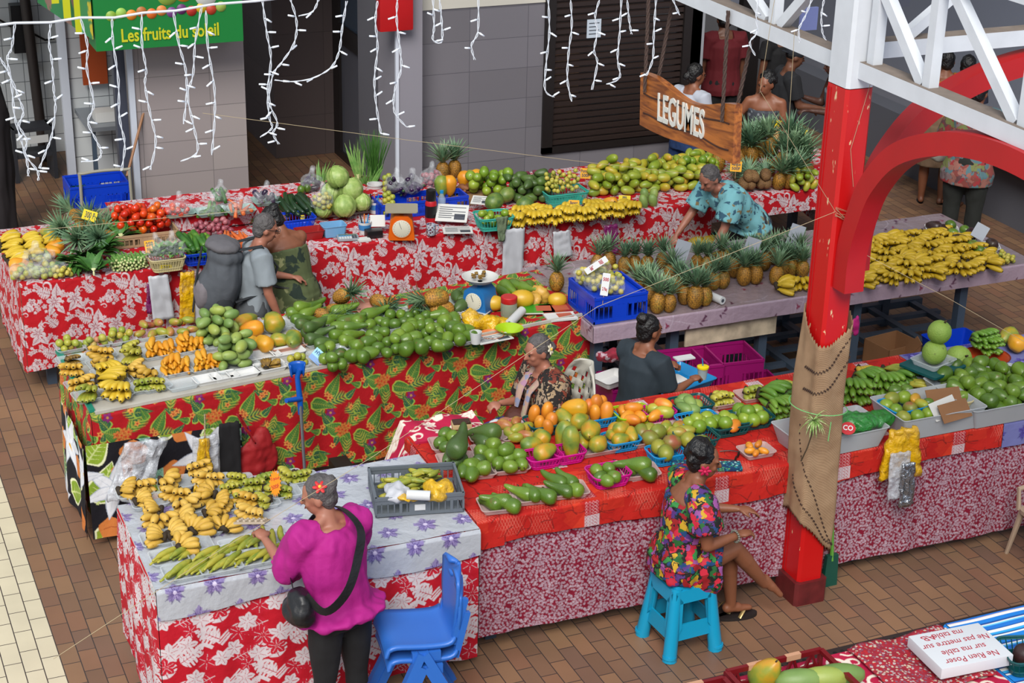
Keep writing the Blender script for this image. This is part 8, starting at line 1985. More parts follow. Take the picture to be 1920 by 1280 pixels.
E3,J3=human('person with grey hair and a wave patterned blouse seated on the white chair',(4.40,9.36,0),R(180),1.58,.16,0,.56,arms={'L':((.25,.12,-.95),(.95,-.35,.05)),'R':((.2,.1,-.97),(.95,-.3,.15))},legs={'L':((.98,.1,-.1),(.05,0,-1)),'R':((.98,.1,-.1),(.1,0,-1))},head=(.1,.22),skin='light',hair=HRG,hairdo='low',build=1.2,curl=.8,vox=.009,wear=(top('blouse',BLO,.02,1.15,.026,.19,.46,.2,amp=.012),bottom('skirt',printmat('blue_skirt','#1c2f80',['#1c2f80','#24408e','#6a80b0','#1c2f80'],12),1.5,.03,1.1,.01,True),hairflower(0,WF,(-.075,-.06,.02),.034)))
m=MB();J=J3;m.tube([J['nb']-J['s2']*.09+J['sp']*.02,J['nb']-J['s2']*.07+J['f2']*.15-J['sp']*.10,J['nb']-J['s2']*.06+J['f2']*.21-J['sp']*.26,J['nb']-J['s2']*.06+J['f2']*.24-J['sp']*.38],[.03,.035,.035,.02],10,flat=.5)
m.tube([J['nb']+J['s2']*.09+J['sp']*.02,J['nb']+J['s2']*.06+J['f2']*.16-J['sp']*.12,J['nb']+J['s2']*.05+J['f2']*.21-J['sp']*.24],[.03,.035,.02],10,flat=.5);m.build('scarf',printmat('pastel_scarf','#a88a7c',['#a89a80','#a07890','#7c8098','#b0a088'],20),E3)
m=Blob();hc_=J['hdL']+Vector((-.03,0,-.07));m.ell(hc_,(.06,.05,.075),14,10);o=m.solid('paper_bag',mat('white_bag','#b4b8bc',.6),None,.01,2,folds(.014,18,18));o.location=E3.location;tag(o,'small white bag in the lap of the old woman','bag')
m=Blob();m.ell((J['pel']+J['f']*.22+Vector((0,0,.13))),(.12,.15,.06),14,10);o=m.solid('handbag',mat('brown_leather','#4c2418',.5),None,.012,2,folds(.01,14,14));o.location=E3.location;tag(o,'brown bag lying in the lap of the old woman','bag')
DT=mat('dark_tshirt','#1f2a32',.85,bump=.2,bscale=14)
p=aty(1208,700,9.4);tag(MB().box(p.x-.2,9.2,0,p.x+.2,9.6,.48).build('seat_crate',PC,smooth=False),'crate the person in the dark t-shirt sits on','crate')
E4,J4=human('person in a dark grey t-shirt with a black bun beside the magenta crates',(p.x-.06,9.38,0),R(18),1.58,.12,0,.56,arms={'L':((.5,.1,-.85),(.9,-.3,.1)),'R':((.3,.1,-.95),(.98,-.05,.18))},legs={'L':((.98,.1,-.1),(.05,0,-1)),'R':((.98,.1,-.1),(.1,0,-1))},head=(-.1,.05),skin='tan',hairdo='bun',bun=(0,-.08,.105),build=1.05,vox=.009,curl=.8,wear=(top('tshirt',DT,.0,.75,.02,.17,.46),bottom('trousers',mat('dark_trousers','#14161c',.9),1.5,.016)))
c=E4.location+J4['hdR']+Vector((.02,0,.03));e=prop('drink_cup',c,'yellow lidded drink cup in the hand of the person in the dark t-shirt','cup');MB().lathe([(.028,-.06),(.038,.02)],16).build('body',mat('cup_clear','#b0b4a8',.2,alpha=.6),e);MB().lathe([(.041,.02),(.041,.032),(.03,.036)],16).build('lid',RF[1]if False else mat('yellow_lid','#d8c010',.35),e);MB().tube([(0,0,.03),(-.01,0,.09)],.004,6).build('straw',BLUEB,e)
c=E4.location+J4['hdL']+Vector((.05,.0,.02));tag(MB().box(c.x-.07,c.y-.035,c.z,c.x+.07,c.y+.035,c.z+.01).build('phone',WHITEP),'white phone held by the person in the dark t-shirt','phone')
PSH=printmat('palm_shirt','#6fa9b0',['#2c4c60','#6fa9b0','#6fa9b0','#30566a','#7a6a48','#6fa9b0','#6fa9b0','#345c70'],20,.85,0,2.2)
E5,J5=human('person in a pale blue palm tree shirt bending towards the green crate',(7.40,11.98,0),R(188),1.66,.80,0,.82,arms={'L':((.35,.1,-.95),(.55,0,-.85)),'R':((.5,.15,-.85),(.7,-.1,-.7))},head=(.1,.55),skin='light',hair=HRG,build=1.15,curl=.7,wear=(top('palm_shirt',PSH,.08,.8,.026,.19,.46,.1,amp=.012),bottom('trousers',mat('grey_trousers','#2c3038',.9),1.9,.018)))
E6,J6=human('person with grey hair, glasses and a grey t-shirt carrying a large backpack',(2.97,11.58,0),R(-2),1.57,.14,0,arms={'L':((.3,.15,-.95),(.9,-.1,-.2)),'R':((.1,.15,-1),(.35,.05,-.95))},head=(0,.30),skin='light',hair=HRG,build=1.02,vox=.009,wear=(top('grey_tshirt',mat('grey_tshirt','#7e868c',.85,bump=.2,bscale=14),.10,.75,.022,.165,.46),bottom('shorts',mat('grey_shorts','#4a4e52',.9),.9,.02)))
J=J6;B=Blob();bc=J['nb']-J['f2']*.24-J['sp']*.27;BM=Matrix((J['f2'],J['s2'],J['sp'])).transposed();B.ell(bc,(.14,.17,.30),20,14,BM);B.ell(bc-J['f2']*.05-J['sp']*.08,(.14,.14,.20),18,12,BM);B.ell(bc+J['sp']*.2,(.13,.16,.1),18,12,BM)
o=B.solid('backpack',mat('backpack_grey','#464a50',.8,bump=.3,bscale=25),None,.013,3,folds(.014,10,5));o.location=E6.location;tag(o,'big grey hiking backpack on the grey haired person','backpack')
m=MB();[m.tube([bc+J['sp']*.24+J['s2']*q_*.08,J['nb']+J['s2']*q_*.10+J['sp']*.03,J['nb']+J['s2']*q_*.11+J['f2']*.13-J['sp']*.12,J['nb']+J['s2']*q_*.13+J['f2']*.08-J['sp']*.3,bc+J['s2']*q_*.14-J['sp']*.12+J['f2']*.08],.022,8,flat=.35)for q_ in(-1,1)];m.build('shoulder_strap',mat('strap_dark','#1c2024',.8),o);B=Blob();B.ell(bc-J['f2']*.13-J['sp']*.10,(.07,.11,.13),14,10,BM);B.solid('front_pocket',mat('pocket_grey','#6a6468',.85,bump=.3,bscale=25),o,.012,2,folds(.008,14,8))
B=Blob();B.ell(bc+J['sp']*.27-J['f2']*.02,(.13,.16,.055),16,10,BM);B.solid('top_lid',mat('lid_grey','#58565a',.85,bump=.3,bscale=25),o,.012,2,folds(.008,14,8))
for q_ in(-1,1):B=Blob();B.ell(bc-J['sp']*.18+J['s2']*q_*.14,(.07,.04,.12),12,8,BM);B.solid('side_pocket',mat('strap_dark','#1c2024',.8),o,.012,2)
B=MB();B.tube([bc-J['f2']*.17+J['sp']*.25,bc-J['f2']*.19,bc-J['f2']*.19-J['sp']*.25],.018,8,flat=.4);B.build('compression_strap',mat('strap_dark','#1c2024',.8),o)
m=MB();X=J['X']
for q_ in(-1,1):m.tube([X(q_*.032+.026*math.cos(a),.10,.012+.018*math.sin(a))for a in np.arange(0,6.6,.6)],.002,5,cap=False);m.tube([X(q_*.058,.098,.015),X(q_*.078,-.01,.015)],.002,5)
m.build('glasses',BLACKP,E6)
GD=printmat('green_dress','#4c5634',['#4c5634','#5a6440','#1a2a20','#8a8c60','#203428'],9,.85,0,1.6)
E7,J7=human('person in a green leaf print strapless dress beside the backpack carrier',(3.38,11.82,0),R(112),1.50,.32,0,arms={'L':((.5,.12,-.85),(.8,-.1,-.5)),'R':((.35,.12,-1),(.7,-.3,-.6))},head=(.5,.7),skin='tan',hairdo='bun',build=1.12,wear=(top('strapless_dress',GD,.05,0,.02,.18,.4,straps=True),bottom('skirt',GD,1.1,.03,1.1,.01,True),lambda J,e,k,w:MB().tube([J['pel']+J['sp']*.1*k+J['f']*.13*math.cos(a)+J['s']*.175*math.sin(a)for a in np.arange(0,6.5,.3)],.012,6).build('belt',mat('belt_black','#15151a',.6),e)))
WT=mat('white_tshirt','#a8adb8',.85);DEN=mat('denim','#16305a',.85,var=.2,vscale=20);BK=mat('black_cotton','#0d0d10',.85,bump=.3,bscale=14)
E8,J8=human('person in a white t-shirt and ripped denim shorts behind the mango heap',(8.03,14.25,0),R(20),1.64,.08,arms={'R':((.05,.12,-1),(.25,.1,-1)),'L':((.2,.1,-1),(.5,.0,-.8))},head=(-.3,.1),skin='tan',hairdo='low',wear=(top('white_tshirt',WT,.05,.6,.02,.16,.46),bottom('denim_shorts',DEN,.55,.02,1.1),hairflower(0,PF,(0,-.1,.02),.02)),**FAR)
e=prop('drink_bottle',E8.location+J8['hdR']+Vector((-.02,-.03,-.06)),'bottle of red drink held by the person in the white t-shirt','bottle');MB().lathe([(.03,-.07),(.035,-.05),(.035,.05),(.015,.09)],14).build('body',mat('red_drink','#a01020',.15),e);MB().lathe([(.016,.088),(.016,.11)],10).build('cap',WHITEP,e)
human('person in a grey strappy top behind the stacked pineapples',(8.72,13.98,0),R(-125),1.58,.05,arms={'R':((.0,.5,-.85),(-.2,.1,-1)),'L':((.1,.2,-1),(.3,0,-.9))},head=(-.5,.1),skin='tan',hairdo='curly',wear=(top('strappy_top',printmat('grey_print','#3c4048',['#3c4048','#7a7e84','#2c3038'],30),.05,0,.016,.15,.4,straps=True),bottom('trousers',BK,1.8)),**FAR)
human('person in a black t-shirt wearing a dark backwards cap',(9.22,14.45,0),R(-15),1.70,.05,arms={'R':((.3,.05,-.95),(.95,0,-.1)),'L':((.2,.1,-1),(.8,-.2,-.3))},head=(0,.25),skin='brown',hairdo='cap',wear=(top('black_tshirt',mat('charcoal_tshirt','#191a1e',.9),.08,.7,.02,.16,.46),bottom('trousers',BK,1.8)),**FAR)
human('person in a pale grey tank top half hidden by the red column',(9.70,14.15,0),R(165),1.66,.12,arms={'R':((.3,.1,-.95),(.9,.0,.3)),'L':((.3,.1,-.9),(.9,0,.1))},head=(0,.2),skin='dark',hairdo='short',wear=(top('tank_top',mat('grey_tank','#5c666e',.85),.05,0,.02,.16,.44,straps=True),bottom('trousers',BK,1.8)),**FAR)
human('person in a dark red shirt and black trousers in the passage',(9.35,15.9,0),R(80),1.74,.05,head=(0,.1),skin='brown',build=1.1,wear=(top('red_shirt',mat('dark_red_shirt','#5a0814',.85),.12,.7,.03,.18,.46),bottom('trousers',BK,1.9,.02)),**FAR)
human('person in a pale flowered skirt in the passage beside the red shirt',(9.95,15.75,0),R(100),1.64,.05,head=(0,.1),skin='brown',wear=(top('dark_top',BK,.02,.5,.02),bottom('flowered_skirt',printmat('pale_flowers','#8a7c70',['#8a7c70','#8e2c48','#a09488','#2c2828','#8a7c70'],9),.85,.03,1.15,.01,True)),**FAR)
E14,J14=human('person in a mustard yellow top carrying a straw bag',(10.75,13.9,0),R(60),1.64,.05,arms={'L':((.0,.25,-.95),(.5,.2,-.75))},head=(0,.1),skin='tan',build=1.12,wear=(top('yellow_top',mat('mustard','#a8701a',.85),.06,.35,.03,.18,.46),bottom('beige_skirt',mat('beige_cotton','#6a5440',.9),.95,.03,1.05,.01,True),sandals(BLACKP)),**FAR)
c=E14.location+J14['hdL']+Vector((0,0,-.22));e=prop('straw_bag',c,'woven straw bag hanging from the arm of the person in yellow','bag',.5);MB().prism([(-.11,-.14),(.11,-.14),(.14,.14),(-.14,.14)],-.05,.05,1).build('woven_body',mat('straw','#8e7c50',.85,bump=1,bscale=60,var=.2,vscale=40),e,smooth=False);MB().tube([(-.07,0,.13),(-.05,0,.28),(.05,0,.28),(.07,0,.13)],.008,6).build('handle',mat('straw','#8e7c50',.85),e)
E15,J15=human('person in a red and green flowered blouse and dark trousers at the right counter',(10.22,12.72,0),R(40),1.66,.10,arms={'L':((.3,.3,-.9),(.6,.2,-.7)),'R':((.5,.2,-.8),(.9,-.2,.1))},head=(-.2,.1),skin='tan',build=1.15,wear=(top('flowered_blouse',printmat('blouse_print','#5c3a3c',['#7a3a34','#6a7040','#4c6a70','#8e2c30','#7c6a6c','#8a5a50'],16,.85,0,2.4,.9),.22,1.1,.03,.20,.46,.15),bottom('dark_trousers',mat('olive_trousers','#191c19',.9),1.8,.02)),**FAR)
c=E15.location+J15['hdL']+Vector((-.05,0,.02));m=Blob();m.ell((0,0,0),(.11,.09,.12),14,10);o=m.solid('handbag',printmat('white_bag_print','#a8a8a0',['#a8a8a0','#a8a8a0','#8e2c48','#a8a8a0'],25),None,.013,2,folds(.01,12,12));o.location=c;tag(o,'white handbag with small pink dots beside the flowered blouse','bag')
human('person in dark shorts partly hidden behind the flowered blouse',(10.86,13.75,0),R(30),1.62,.08,head=(0,.1),skin='brown',wear=(top('navy_top',mat('navy_top','#14182c',.85),.02,.6,.02),bottom('dark_shorts',BK,.7,.02)),**FAR)
WIRE=mat('white_wire','#c8ccd2',.5);LEDM=mat('led_bulb','#dfe6ee',.3)
YS=6.6
BULB=MB().tube([(0,0,0),(0,0,.010),(0,0,.0101),(0,0,.037)],[.0022,.0022,.0044,.0036],7).mesh('bulb',LEDM)
def icicle(label,pts,seed,y=YS,leds=True):
 P=[aty(px,py,y)for px,py in pts];P=[Vector(v)for v in smooth_pts([tuple(v)for v in P],5)]
 e=prop('icicle_strand',P[0],label,'fairy lights');I=-P[0];rr=random.Random(seed);m=MB();ph=rr.random()*6
 tw=lambda i,s_:P[i]+I+Vector((s_*.0035*math.cos(i*1.1+ph),s_*.0035*math.sin(i*1.1+ph),0))
 m.tube([tw(i,1)for i in range(len(P))],.0019,5);m.tube([tw(i,-1)for i in range(len(P))],.0019,5);m.build('wire',WIRE,e)
 L=0;nxt=.05;k=0
 for a,b in zip(P,P[1:]):
  L+=(b-a).length
  if L>nxt:
   nxt+=rr.uniform(.058,.085);s_=1 if(k%2)==(rr.random()>.25)else-1;k+=1;d=Vector((s_*.85,rr.uniform(-.4,.4),rr.uniform(-.6,.45))).normalized();q_=b+I
   b_=link('bulb',BULB,e,q_);b_.rotation_euler=d.to_track_quat('Z','Y').to_euler()
 return e
ST=[((28,44),(22,90),(14,110),(22,160),(28,220),(42,270),(52,310),(53,330)),((0,108),(18,140),(32,175),(44,210),(36,235),(50,262),(48,290),(70,320),(72,338)),((95,45),(92,80),(98,120),(101,170),(104,200),(98,250),(88,280),(74,315)),((151,34),(164,85),(163,130),(176,195),(165,228),(180,262),(190,285),(182,300),(152,303)),((210,34),(212,80),(222,150),(224,220),(234,270),(228,320)),((266,24),(266,80),(274,130),(272,160),(282,215),(292,265),(282,318)),((325,22),(336,85),(348,130),(350,180),(344,232)),((378,14),(366,80),(362,140),(352,180),(364,240),(370,285),(340,302)),((386,20),(390,90),(402,165),(402,230),(397,290)),((492,0),(500,60),(508,110),(502,170),(505,220),(510,240),(488,257)),((545,0),(556,40),(552,80),(530,115),(512,140),(505,190),(520,230),(512,250),(523,270)),((650,2),(642,50),(636,95),(622,125),(590,145),(550,153),(515,150)),((597,0),(586,22),(560,30)),((708,2),(704,40),(708,90),(702,150),(706,200),(714,250)),((745,0),(744,40),(750,90),(752,130),(740,170),(740,210),(762,238)),((812,0),(814,50),(812,75),(828,78),(828,40),(824,0)),((897,0),(896,60),(884,85),(890,112)),((1028,0),(1030,60),(1024,120),(1022,168),(1038,182)),((1070,0),(1072,50),(1066,100),(1064,150),(1072,190)),((1124,0),(1116,30),(1120,60),(1114,95),(1120,118),(1110,168)),((1165,0),(1162,60),(1158,110),(1162,145),(1138,158)),((1176,0),(1180,40),(1184,64)),((1230,0),(1226,60),(1224,110),(1212,142)),((1262,0),(1274,28)),((1422,0),(1418,30),(1420,60),(1406,80),(1416,104)),((1522,0),(1510,30),(1498,55),(1500,80)),((1545,0),(1540,30),(1542,60),(1548,75))]
where=('at the far left edge','crossing the far left pair','third from the left','before the white post, fourth from the left','at the left edge of the green sign','under the green sign, straight one','under the green sign, short one','under the green sign, crossing one','at the right end of the green sign','left of the tangled knot','forming the tangled knot','sweeping sideways to the knot','short one above the knot','before the narrow pier, left','before the narrow pier, right','small loop before the grey wall','single before the grey wall','leftmost before the shutter','second before the shutter','before the paper notice','right of the paper notice','shortest before the shutter','touching the hanging sign','stub above the hanging sign','crossing the white beam','left of the column top, long','left of the column top, short')
for i,(pts,w_)in enumerate(zip(ST,where)):icicle('white icicle light strand '+w_,pts,i)
m=MB();m.tube([aty(px,py,YS)for px,py in((-40,52),(28,43),(95,42),(150,33),(215,33),(268,24),(330,20),(400,8),(480,2),(560,-8),(760,-14),(1000,-14),(1300,-16),(1600,-20))],.005,6)
tag(m.build('light_cable',WIRE),'thick white cable carrying the icicle lights along the top left','cable')
TW=mat('twine','#9a958a',.9)
def twine(pts,label,r=.0014):m=MB();m.tube(pts,r,5);tag(m.build('twine',TW),label,'twine')
cA=Vector((5.28,7.65,0));cA.z=aty(1525,402,7.65).z;cB=aty(1590,460,7.62)
twine([aty(-20,440,9.0),aty(480,392,9.0)],'thin twine crossing the rear stall at the left');twine([aty(380,212,9.5),aty(760,262,9.6),aty(1100,304,9.7),aty(1330,330,9.8)],'long thin twine across the grey wall')
twine([aty(100,1235,6.6),aty(390,1045,6.9),aty(700,855,7.2),aty(1120,575,7.5),cA],'long twine slanting from the lower left to the column')
twine([cB,aty(1780,560,7.3),aty(1920,640,7.2)],'twine running from the arch foot to the right edge');twine([aty(1452,0,7.6),aty(1425,170,7.7),cA],'thin cord hanging down left of the column');twine([aty(1490,55,7.5),aty(1475,300,7.6)],'second thin cord hanging left of the column');twine([aty(1640,130,7.645),aty(1595,280,7.645),aty(1600,350,7.645)],'knotted cord hanging on the red column')
m=MB();rr=random.Random(4)
for i in range(9):m.tube([Vector((5.28,7.65,cA.z+rr.uniform(-.03,.03))),Vector((5.37,7.65,cA.z-.04+rr.uniform(-.04,.04))),aty(1590+rr.uniform(-6,6),460+rr.uniform(-8,8),7.58)],.0012,4)
tag(m.build('twine_knot',TW),'tangle of pale twine tied round the column and the arch','twine')
SX=5.33;w4=[atx(px,py,SX)for px,py in((1201,140),(1377,205),(1368,307),(1203,235))]
e=prop('hanging_sign',(SX,w4[0].y,w4[0].z),'carved wooden sign reading LEGUMES hanging from ropes','sign');ux=(w4[1]-w4[0]);Ls=ux.length;ux.normalize();uz=(w4[0]-w4[3]).normalized();hs_=(w4[0]-w4[3]).length
M=frame((0,0,0),ux,uz);e.matrix_world=Matrix.Translation((SX,w4[0].y,w4[0].z))@M
n=24;topc=[(Ls*i/n,-.02*0-.035*math.sin(PI*i/n*1.0)**1*(1 if True else 0)+.03*math.sin(2*PI*i/n*1.2+.5))for i in range(n+1)];botc=[(Ls*i/n,-hs_-.012*math.sin(2*PI*i/n))for i in range(n,-1,-1)]
def woodmat():
 m_,nt,b=_nt('carved_wood');L=nt.links.new;N=nt.nodes.new;tc=N('ShaderNodeTexCoord');mp=N('ShaderNodeMapping');mp.inputs['Scale'].default_value=(1.2,9,9);nz=N('ShaderNodeTexNoise');nz.inputs['Scale'].default_value=3;nz.inputs['Detail'].default_value=8;nz.inputs['Distortion'].default_value=1
 L(tc.outputs['Object'],mp.inputs[0]);L(mp.outputs[0],nz.inputs['Vector']);cr=N('ShaderNodeValToRGB');cr.color_ramp.elements[0].position=.35;cr.color_ramp.elements[1].position=.65;cr.color_ramp.elements[0].color=c4('#6a3414');cr.color_ramp.elements[1].color=c4('#b0682a');L(nz.outputs[0],cr.inputs[0]);L(cr.outputs[0],b.inputs['Base Color']);b.inputs['Roughness'].default_value=.35;return m_
WD=woodmat();m=MB();P2=topc+botc;k=n+1;zf,zb=0,-.055
for i in range(n+1):m.v+=[(*topc[i],zf),(*botc[n-i],zf),(*topc[i],zb),(*botc[n-i],zb)]
for i in range(n):
 a=4*i;m.face((a,a+1,a+5,a+4));m.face((a+2,a+6,a+7,a+3));m.face((a,a+4,a+6,a+2));m.face((a+1,a+3,a+7,a+5))
m.face((0,2,3,1));m.face((4*n,4*n+1,4*n+3,4*n+2));m.build('board',WD,e,smooth=False)
m=MB();
for fr_ in(.33,.76):m.tube([(Ls*i/n,-hs_*fr_+.012*math.sin(i*.5+fr_*9),.002)for i in range(1,n)],.006,6,flat=.5)
m.build('carved_groove',mat('groove','#3c1c0c',.6),e)
text('lettering','LEGUMES',.26,mat('letter_white','#d0d0c8',.5),e,(Ls*.46,-hs_*.52,.003),sx=.58,off=.0045,ext=.004,space=1.02)
RP=mat('rope','#4a3a34',.95,bump=.6,bscale=120)
def rope(a,b,label,r=.009):
 m=MB();a,b=Vector(a),Vector(b);n=int((b-a).length/.012);d=(b-a).normalized();x=d.cross(Vector((0,1,.1))).normalized();y=d.cross(x)
 for s_ in range(3):m.tube([a+(b-a)*(i/n)+(x*math.cos(i*.55+s_*2.09)+y*math.sin(i*.55+s_*2.09))*r*.75 for i in range(n+1)],r*.75,5)
 tag(m.build('rope',RP),label,'rope')
g=lambda u,v,z:(e.matrix_world@Vector((Ls*u,v,z)))
def sus(u,zt,label,off):a=g(u,-.10 if off>0 else-.02,.012 if off>0 else-.067);rope(a,(TX+(-.075 if off>0 else.075),a.y+.03*off,zt),label)
bpy.context.view_layer.update()
sus(.07,3.34,'front rope holding the far end of the sign',1);sus(.10,3.34,'rear rope holding the far end of the sign',-1);sus(.90,3.36,'front rope holding the near end of the sign',1);sus(.93,3.36,'rear rope holding the near end of the sign',-1)
GS=mat('sign_green','#06702c',.5);YG=mat('sign_yellow','#b8b818',.5)
a,b_=aty(168,0,14.5),aty(447,70,14.5);e=prop('shop_sign',(2.48,14.5,2.06),'green shop sign with yellow words Les fruits du soleil and painted fruit','sign');MB().box(0,0,0,1.26,.35,1.3).build('sign_box',GS,e,smooth=False)
text('lettering','Les fruits du soleil',.155,YG,e,(.63,-.006,.115),(R(90),0,0),sx=.74,off=.003,ext=.002)
rr=random.Random(8);cols=['#7a9a30','#8ab048','#c8781c','#a06028','#c8601c','#c87838','#6a3878','#5c2860','#a0281c','#c0a018','#a83820','#8aa048']
for i in range(12):MB().lathe([(.0001,0),(.045,.001),(.03,.014),(.0001,.018)],16,Matrix.Translation((.14+.085*i,-.001,.29+.02*(i%2)))@Matrix.Rotation(R(90),4,'X')).build('painted_fruit',mat('pf%d'%i,cols[i],.5),e)
for x,z,r,c_ in((.62,.44,.09,'#7a9a3c'),(.76,.45,.08,'#c8781c'),(.95,.42,.10,'#b8bcb8'),(1.05,.45,.07,'#a03020'),(.88,.5,.06,'#c8981c')):MB().lathe([(.0001,0),(r,.001),(r*.7,.02),(.0001,.026)],18,Matrix.Translation((x,-.001,z))@Matrix.Rotation(R(90),4,'X')).build('painted_fruit',mat('pg%d'%int(x*100),c_,.5),e)
e=prop('side_banner',(2.46,14.5,2.06),'pale green and yellow banner on the side of the shop sign','banner');MB().bar((-.0,.02,.75),(-.20,1.6,.75),.01,1.3,(0,0,1)).build('banner_cloth',printmat('banner','#2c7a48',['#2c7a48','#5c9a70','#b8a82c','#8a6a60'],3),e,smooth=False)
for i in range(4):MB().box(-.36+.09*i,.3,.1+.13*(3-i),-.30+.09*i,.31,1.1).build('yellow_stripe',YG,e,smooth=False)
tag(MB().box(5.02,14.60,2.02,5.34,14.71,2.7,None,.02).build('red_box',RED),'red box fixed high on the narrow pier','box');tag(MB().box(5.86,14.985,2.2,6.3,14.995,2.5).build('wall_notice',mat('notice_blue','#8ca8b8',.8),smooth=False),'pale blue notice high on the cream wall','notice')
tag(MB().tube([(2.50,18.3,0),(2.42,18.3,2.3)],.055,10).build('drain_pipe',mat('pipe_brown','#2a2220',.6)),'dark vertical pipe in front of the white kitchen tiles','pipe')
c=aty(156,300,16.3);e=prop('bucket',(c.x,16.3,0),'dark green bucket on the kitchen floor','bucket');MB().lathe([(.11,0),(.15,.30),(.155,.30),(.155,.32),(.14,.32),(.10,.01)],22).build('bucket_body',GREENC,e)
c=at(62,285,.3);e=prop('step_stool',(c.x,c.y+.1,0),'grey two step stool against the kitchen tiles','stool',.1);G_=mat('stool_grey','#2c2e34',.5)
for z in(.25,.52):MB().box(-.20,-.13,z,.20,.13,z+.04).build('step',G_,e,smooth=False)
for sx in(-1,1):MB().box(sx*.2-.02,-.14,0,sx*.2+.02,.14,.56).build('side_leg',G_,e,smooth=False)
MB().box(-.15,-.14,.40,.15,-.135,.48).build('label_plate',WHITEP,e,smooth=False)
m=MB();m.tube([aty(px,py,18.5)for px,py in((-5,35),(30,55),(60,62),(85,75),(102,72))],.012,6);m.tube([aty(px,py,18.5)for px,py in((58,62),(62,90),(62,118))],.008,6);tag(m.build('wall_cable',BLACKP),'black cable with a hanging plug on the kitchen wall','cable');c=aty(62,124,18.48);bpy.data.objects['wall_cable'];MB().box(c.x-.03,c.y-.02,c.z-.06,c.x+.03,c.y+.02,c.z+.05).build('plug',BLACKP,bpy.data.objects['wall_cable'],smooth=False)
tag(MB().box(2.30,18.40,1.15,2.42,18.55,1.65).build('meter_box',BLACKP,smooth=False),'black electric box beside the kitchen pipe','box')
e=prop('kitchen_counter',(2.95,16.6,0),'steel counter with foam boxes behind the left pier','counter');MB().box(-.30,-.35,.86,.3,.4,.90).build('counter_top',mat('steel_counter','#8a9098',.3,metal=.5),e,smooth=False)
for sx in(-1,1):MB().bar((sx*.25,-.3,0),(sx*.25,-.3,.86),.04,.04,(1,0,0)).build('leg',STEEL,e,smooth=False)
tag(MB().box(2.75,16.4,.902,3.0,16.6,1.0).build('foam_box',FOAM,smooth=False),'white foam boxes stacked on the steel counter','boxes');tag(MB().box(2.74,16.9,1.15,2.98,16.93,1.75).build('orange_panel',mat('orange_panel','#a8481c',.5),smooth=False),'orange panel fixed above the steel counter','panel')
tag(MB().tube([at(238,330,.9),at(243,100,1.9)if False else(3.02,15.02,1.6)],.012,8).build('broom_stick',mat('stick_wood','#8a6040',.6)),'wooden stick leaning at the corner of the left pier','stick')
c=at(170,365,.7);TXX,TYY=c.x,14.55
crate(TXX,TYY,.68,.50,.36,.26,BLUEC,0,'royal blue crate riding on the trolley behind the pineapples');e=prop('trolley',(TXX,TYY,0),'trolley with a pale tube handle and a cardboard notice','trolley');TRM=mat('trolley_tube','#8e8a7c',.5)
MB().tube(smooth_pts([(-.16,-.20,.2),(-.16,-.20,.98),(-.13,-.2,1.06),(.22,-.2,1.06),(.26,-.2,.98),(.26,-.2,.2)],4),.014,8).build('handle',TRM,e);MB().box(-.25,-.18,.60,.25,.18,.66).build('platform',TRM,e,smooth=False);MB().box(-.25,-.18,.16,.25,.18,.49).build('lower_crate',mat('ochre_crate','#b8801c',.5),e,smooth=False);MB().box(-.14,-.225,.56,.25,-.215,.74).build('cardboard_notice',mat('tan_card','#9a8a74',.85),e,smooth=False)
for x in(-.2,.2):
 for y in(-.14,.14):MB().ell((x,y,.06),(.02,.06,.06),12,8).build('wheel',BLACKP,e)
for i,t in enumerate(('Les Prix Du Jour','ici a la Caisse')):text('lettering',t,.05,INK,e,(.055,-.227,.69-.055*i),(R(90),0,0),sx=.8)
c=aty(-12,300,15.9);e=prop('draped_rack',(c.x,15.9,0),'dark draped clothes rack at the left edge','rack');B=Blob();B.tube([(0,0,.05),(0,0,.6),(.02,0,1.2),(.0,0,1.5)],[.30,.28,.26,.2],16,flat=.6);B.solid('drape',mat('dark_drape','#140e12',.9),e,.02,2,folds(.03,8,2));MB().tube([(0,0,0),(0,0,1.55)],.02,8).build('pole',BLACKP,e)
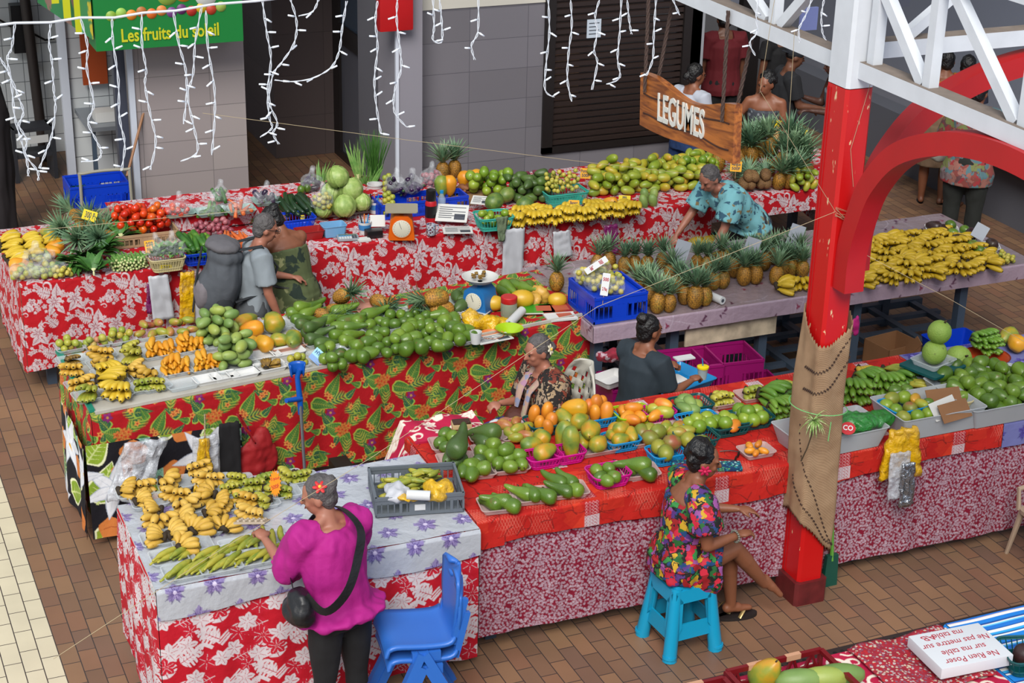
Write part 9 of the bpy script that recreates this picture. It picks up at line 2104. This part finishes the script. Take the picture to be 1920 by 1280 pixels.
for px,py,y,w_,h_,m_,lab in((1528,35,9.0,.10,.14,mat('poster_blue','#7a84b8',.6),'small pale blue poster left of the column top'),(1656,45,8.6,.06,.12,mat('poster_white','#8c94a8',.6),'white poster with black figures right of the column top'),(1690,5,8.4,.3,.05,mat('steel_duct','#6c7480',.35,metal=.6),'grey metal duct along the top edge')):
 c=aty(px,py,y);tag(MB().box(c.x-w_,c.y,c.z-h_/2,c.x+w_*.2,c.y+.02,c.z+h_/2).build('wall_poster' if 'poster' in lab else 'metal_duct',m_,smooth=False),lab,'poster' if 'poster' in lab else 'duct')
c=aty(1800,130,13.5);e=prop('display_case',(11.3,13.2,.70),'curved glass display case on the right counter','display case');MB().box(-.2,-.9,0,.4,.9,.05).build('case_base',BLACKP,e,smooth=False);MB().lathe([(.30,-.5),(.30,.5)],20,Matrix.Rotation(R(90),4,'X')).build('glass_hood',mat('case_glass','#8e98a8',.1,alpha=.45,spec=.8),e)
rr=random.Random(9)
for i in range(14):o=put('cabbage','wrapped_parcel',(11.2+rr.uniform(0,.35),12.2+i*.14,.78),(rr.random()*3,rr.random()*3,0),.8,'crumpled silver and blue parcel on the right counter','parcel','parcels on the right counter');o.data=PM['parcel']if 'parcel' in PM else o.data
wd=bpy.data.worlds.new('world');SC.world=wd;wd.use_nodes=True
bg=wd.node_tree.nodes['Background'];bg.inputs[0].default_value=(.80,.88,1.0,1);bg.inputs[1].default_value=.66
su=bpy.data.lights.new('soft_sun','SUN');su.energy=3.0;su.angle=R(30);su.color=(1,.96,.9)
so=bpy.data.objects.new('soft_sun',su);COL.objects.link(so);so.rotation_euler=Euler((R(38),R(-28),0));so.location=(0,0,9)
wall('ceiling_shade',7.5,8.5,7.6,22,24,7.8,mat('ceiling_shade_paint','#a9a49c',.9))  # unseen roof slab, added and sized to shade the right side
wall('ceiling_shade.001',-6,14.6,4.2,6.5,24,4.4,mat('ceiling_shade_paint','#a9a49c',.9))  # unseen roof slab added to keep sky light off the rear
SC.view_settings.view_transform='Standard';SC.view_settings.look='None'
bpy.data.scenes.remove(TMPS)
SC.view_settings.exposure=.38;SC.view_settings.gamma=1;SC.view_settings.use_curve_mapping=False
cy=SC.cycles;cy.max_bounces=5;cy.diffuse_bounces=3;cy.glossy_bounces=2;cy.transmission_bounces=2;cy.transparent_max_bounces=8;cy.caustics_reflective=False;cy.caustics_refractive=False;cy.use_adaptive_sampling=True;cy.adaptive_threshold=.03
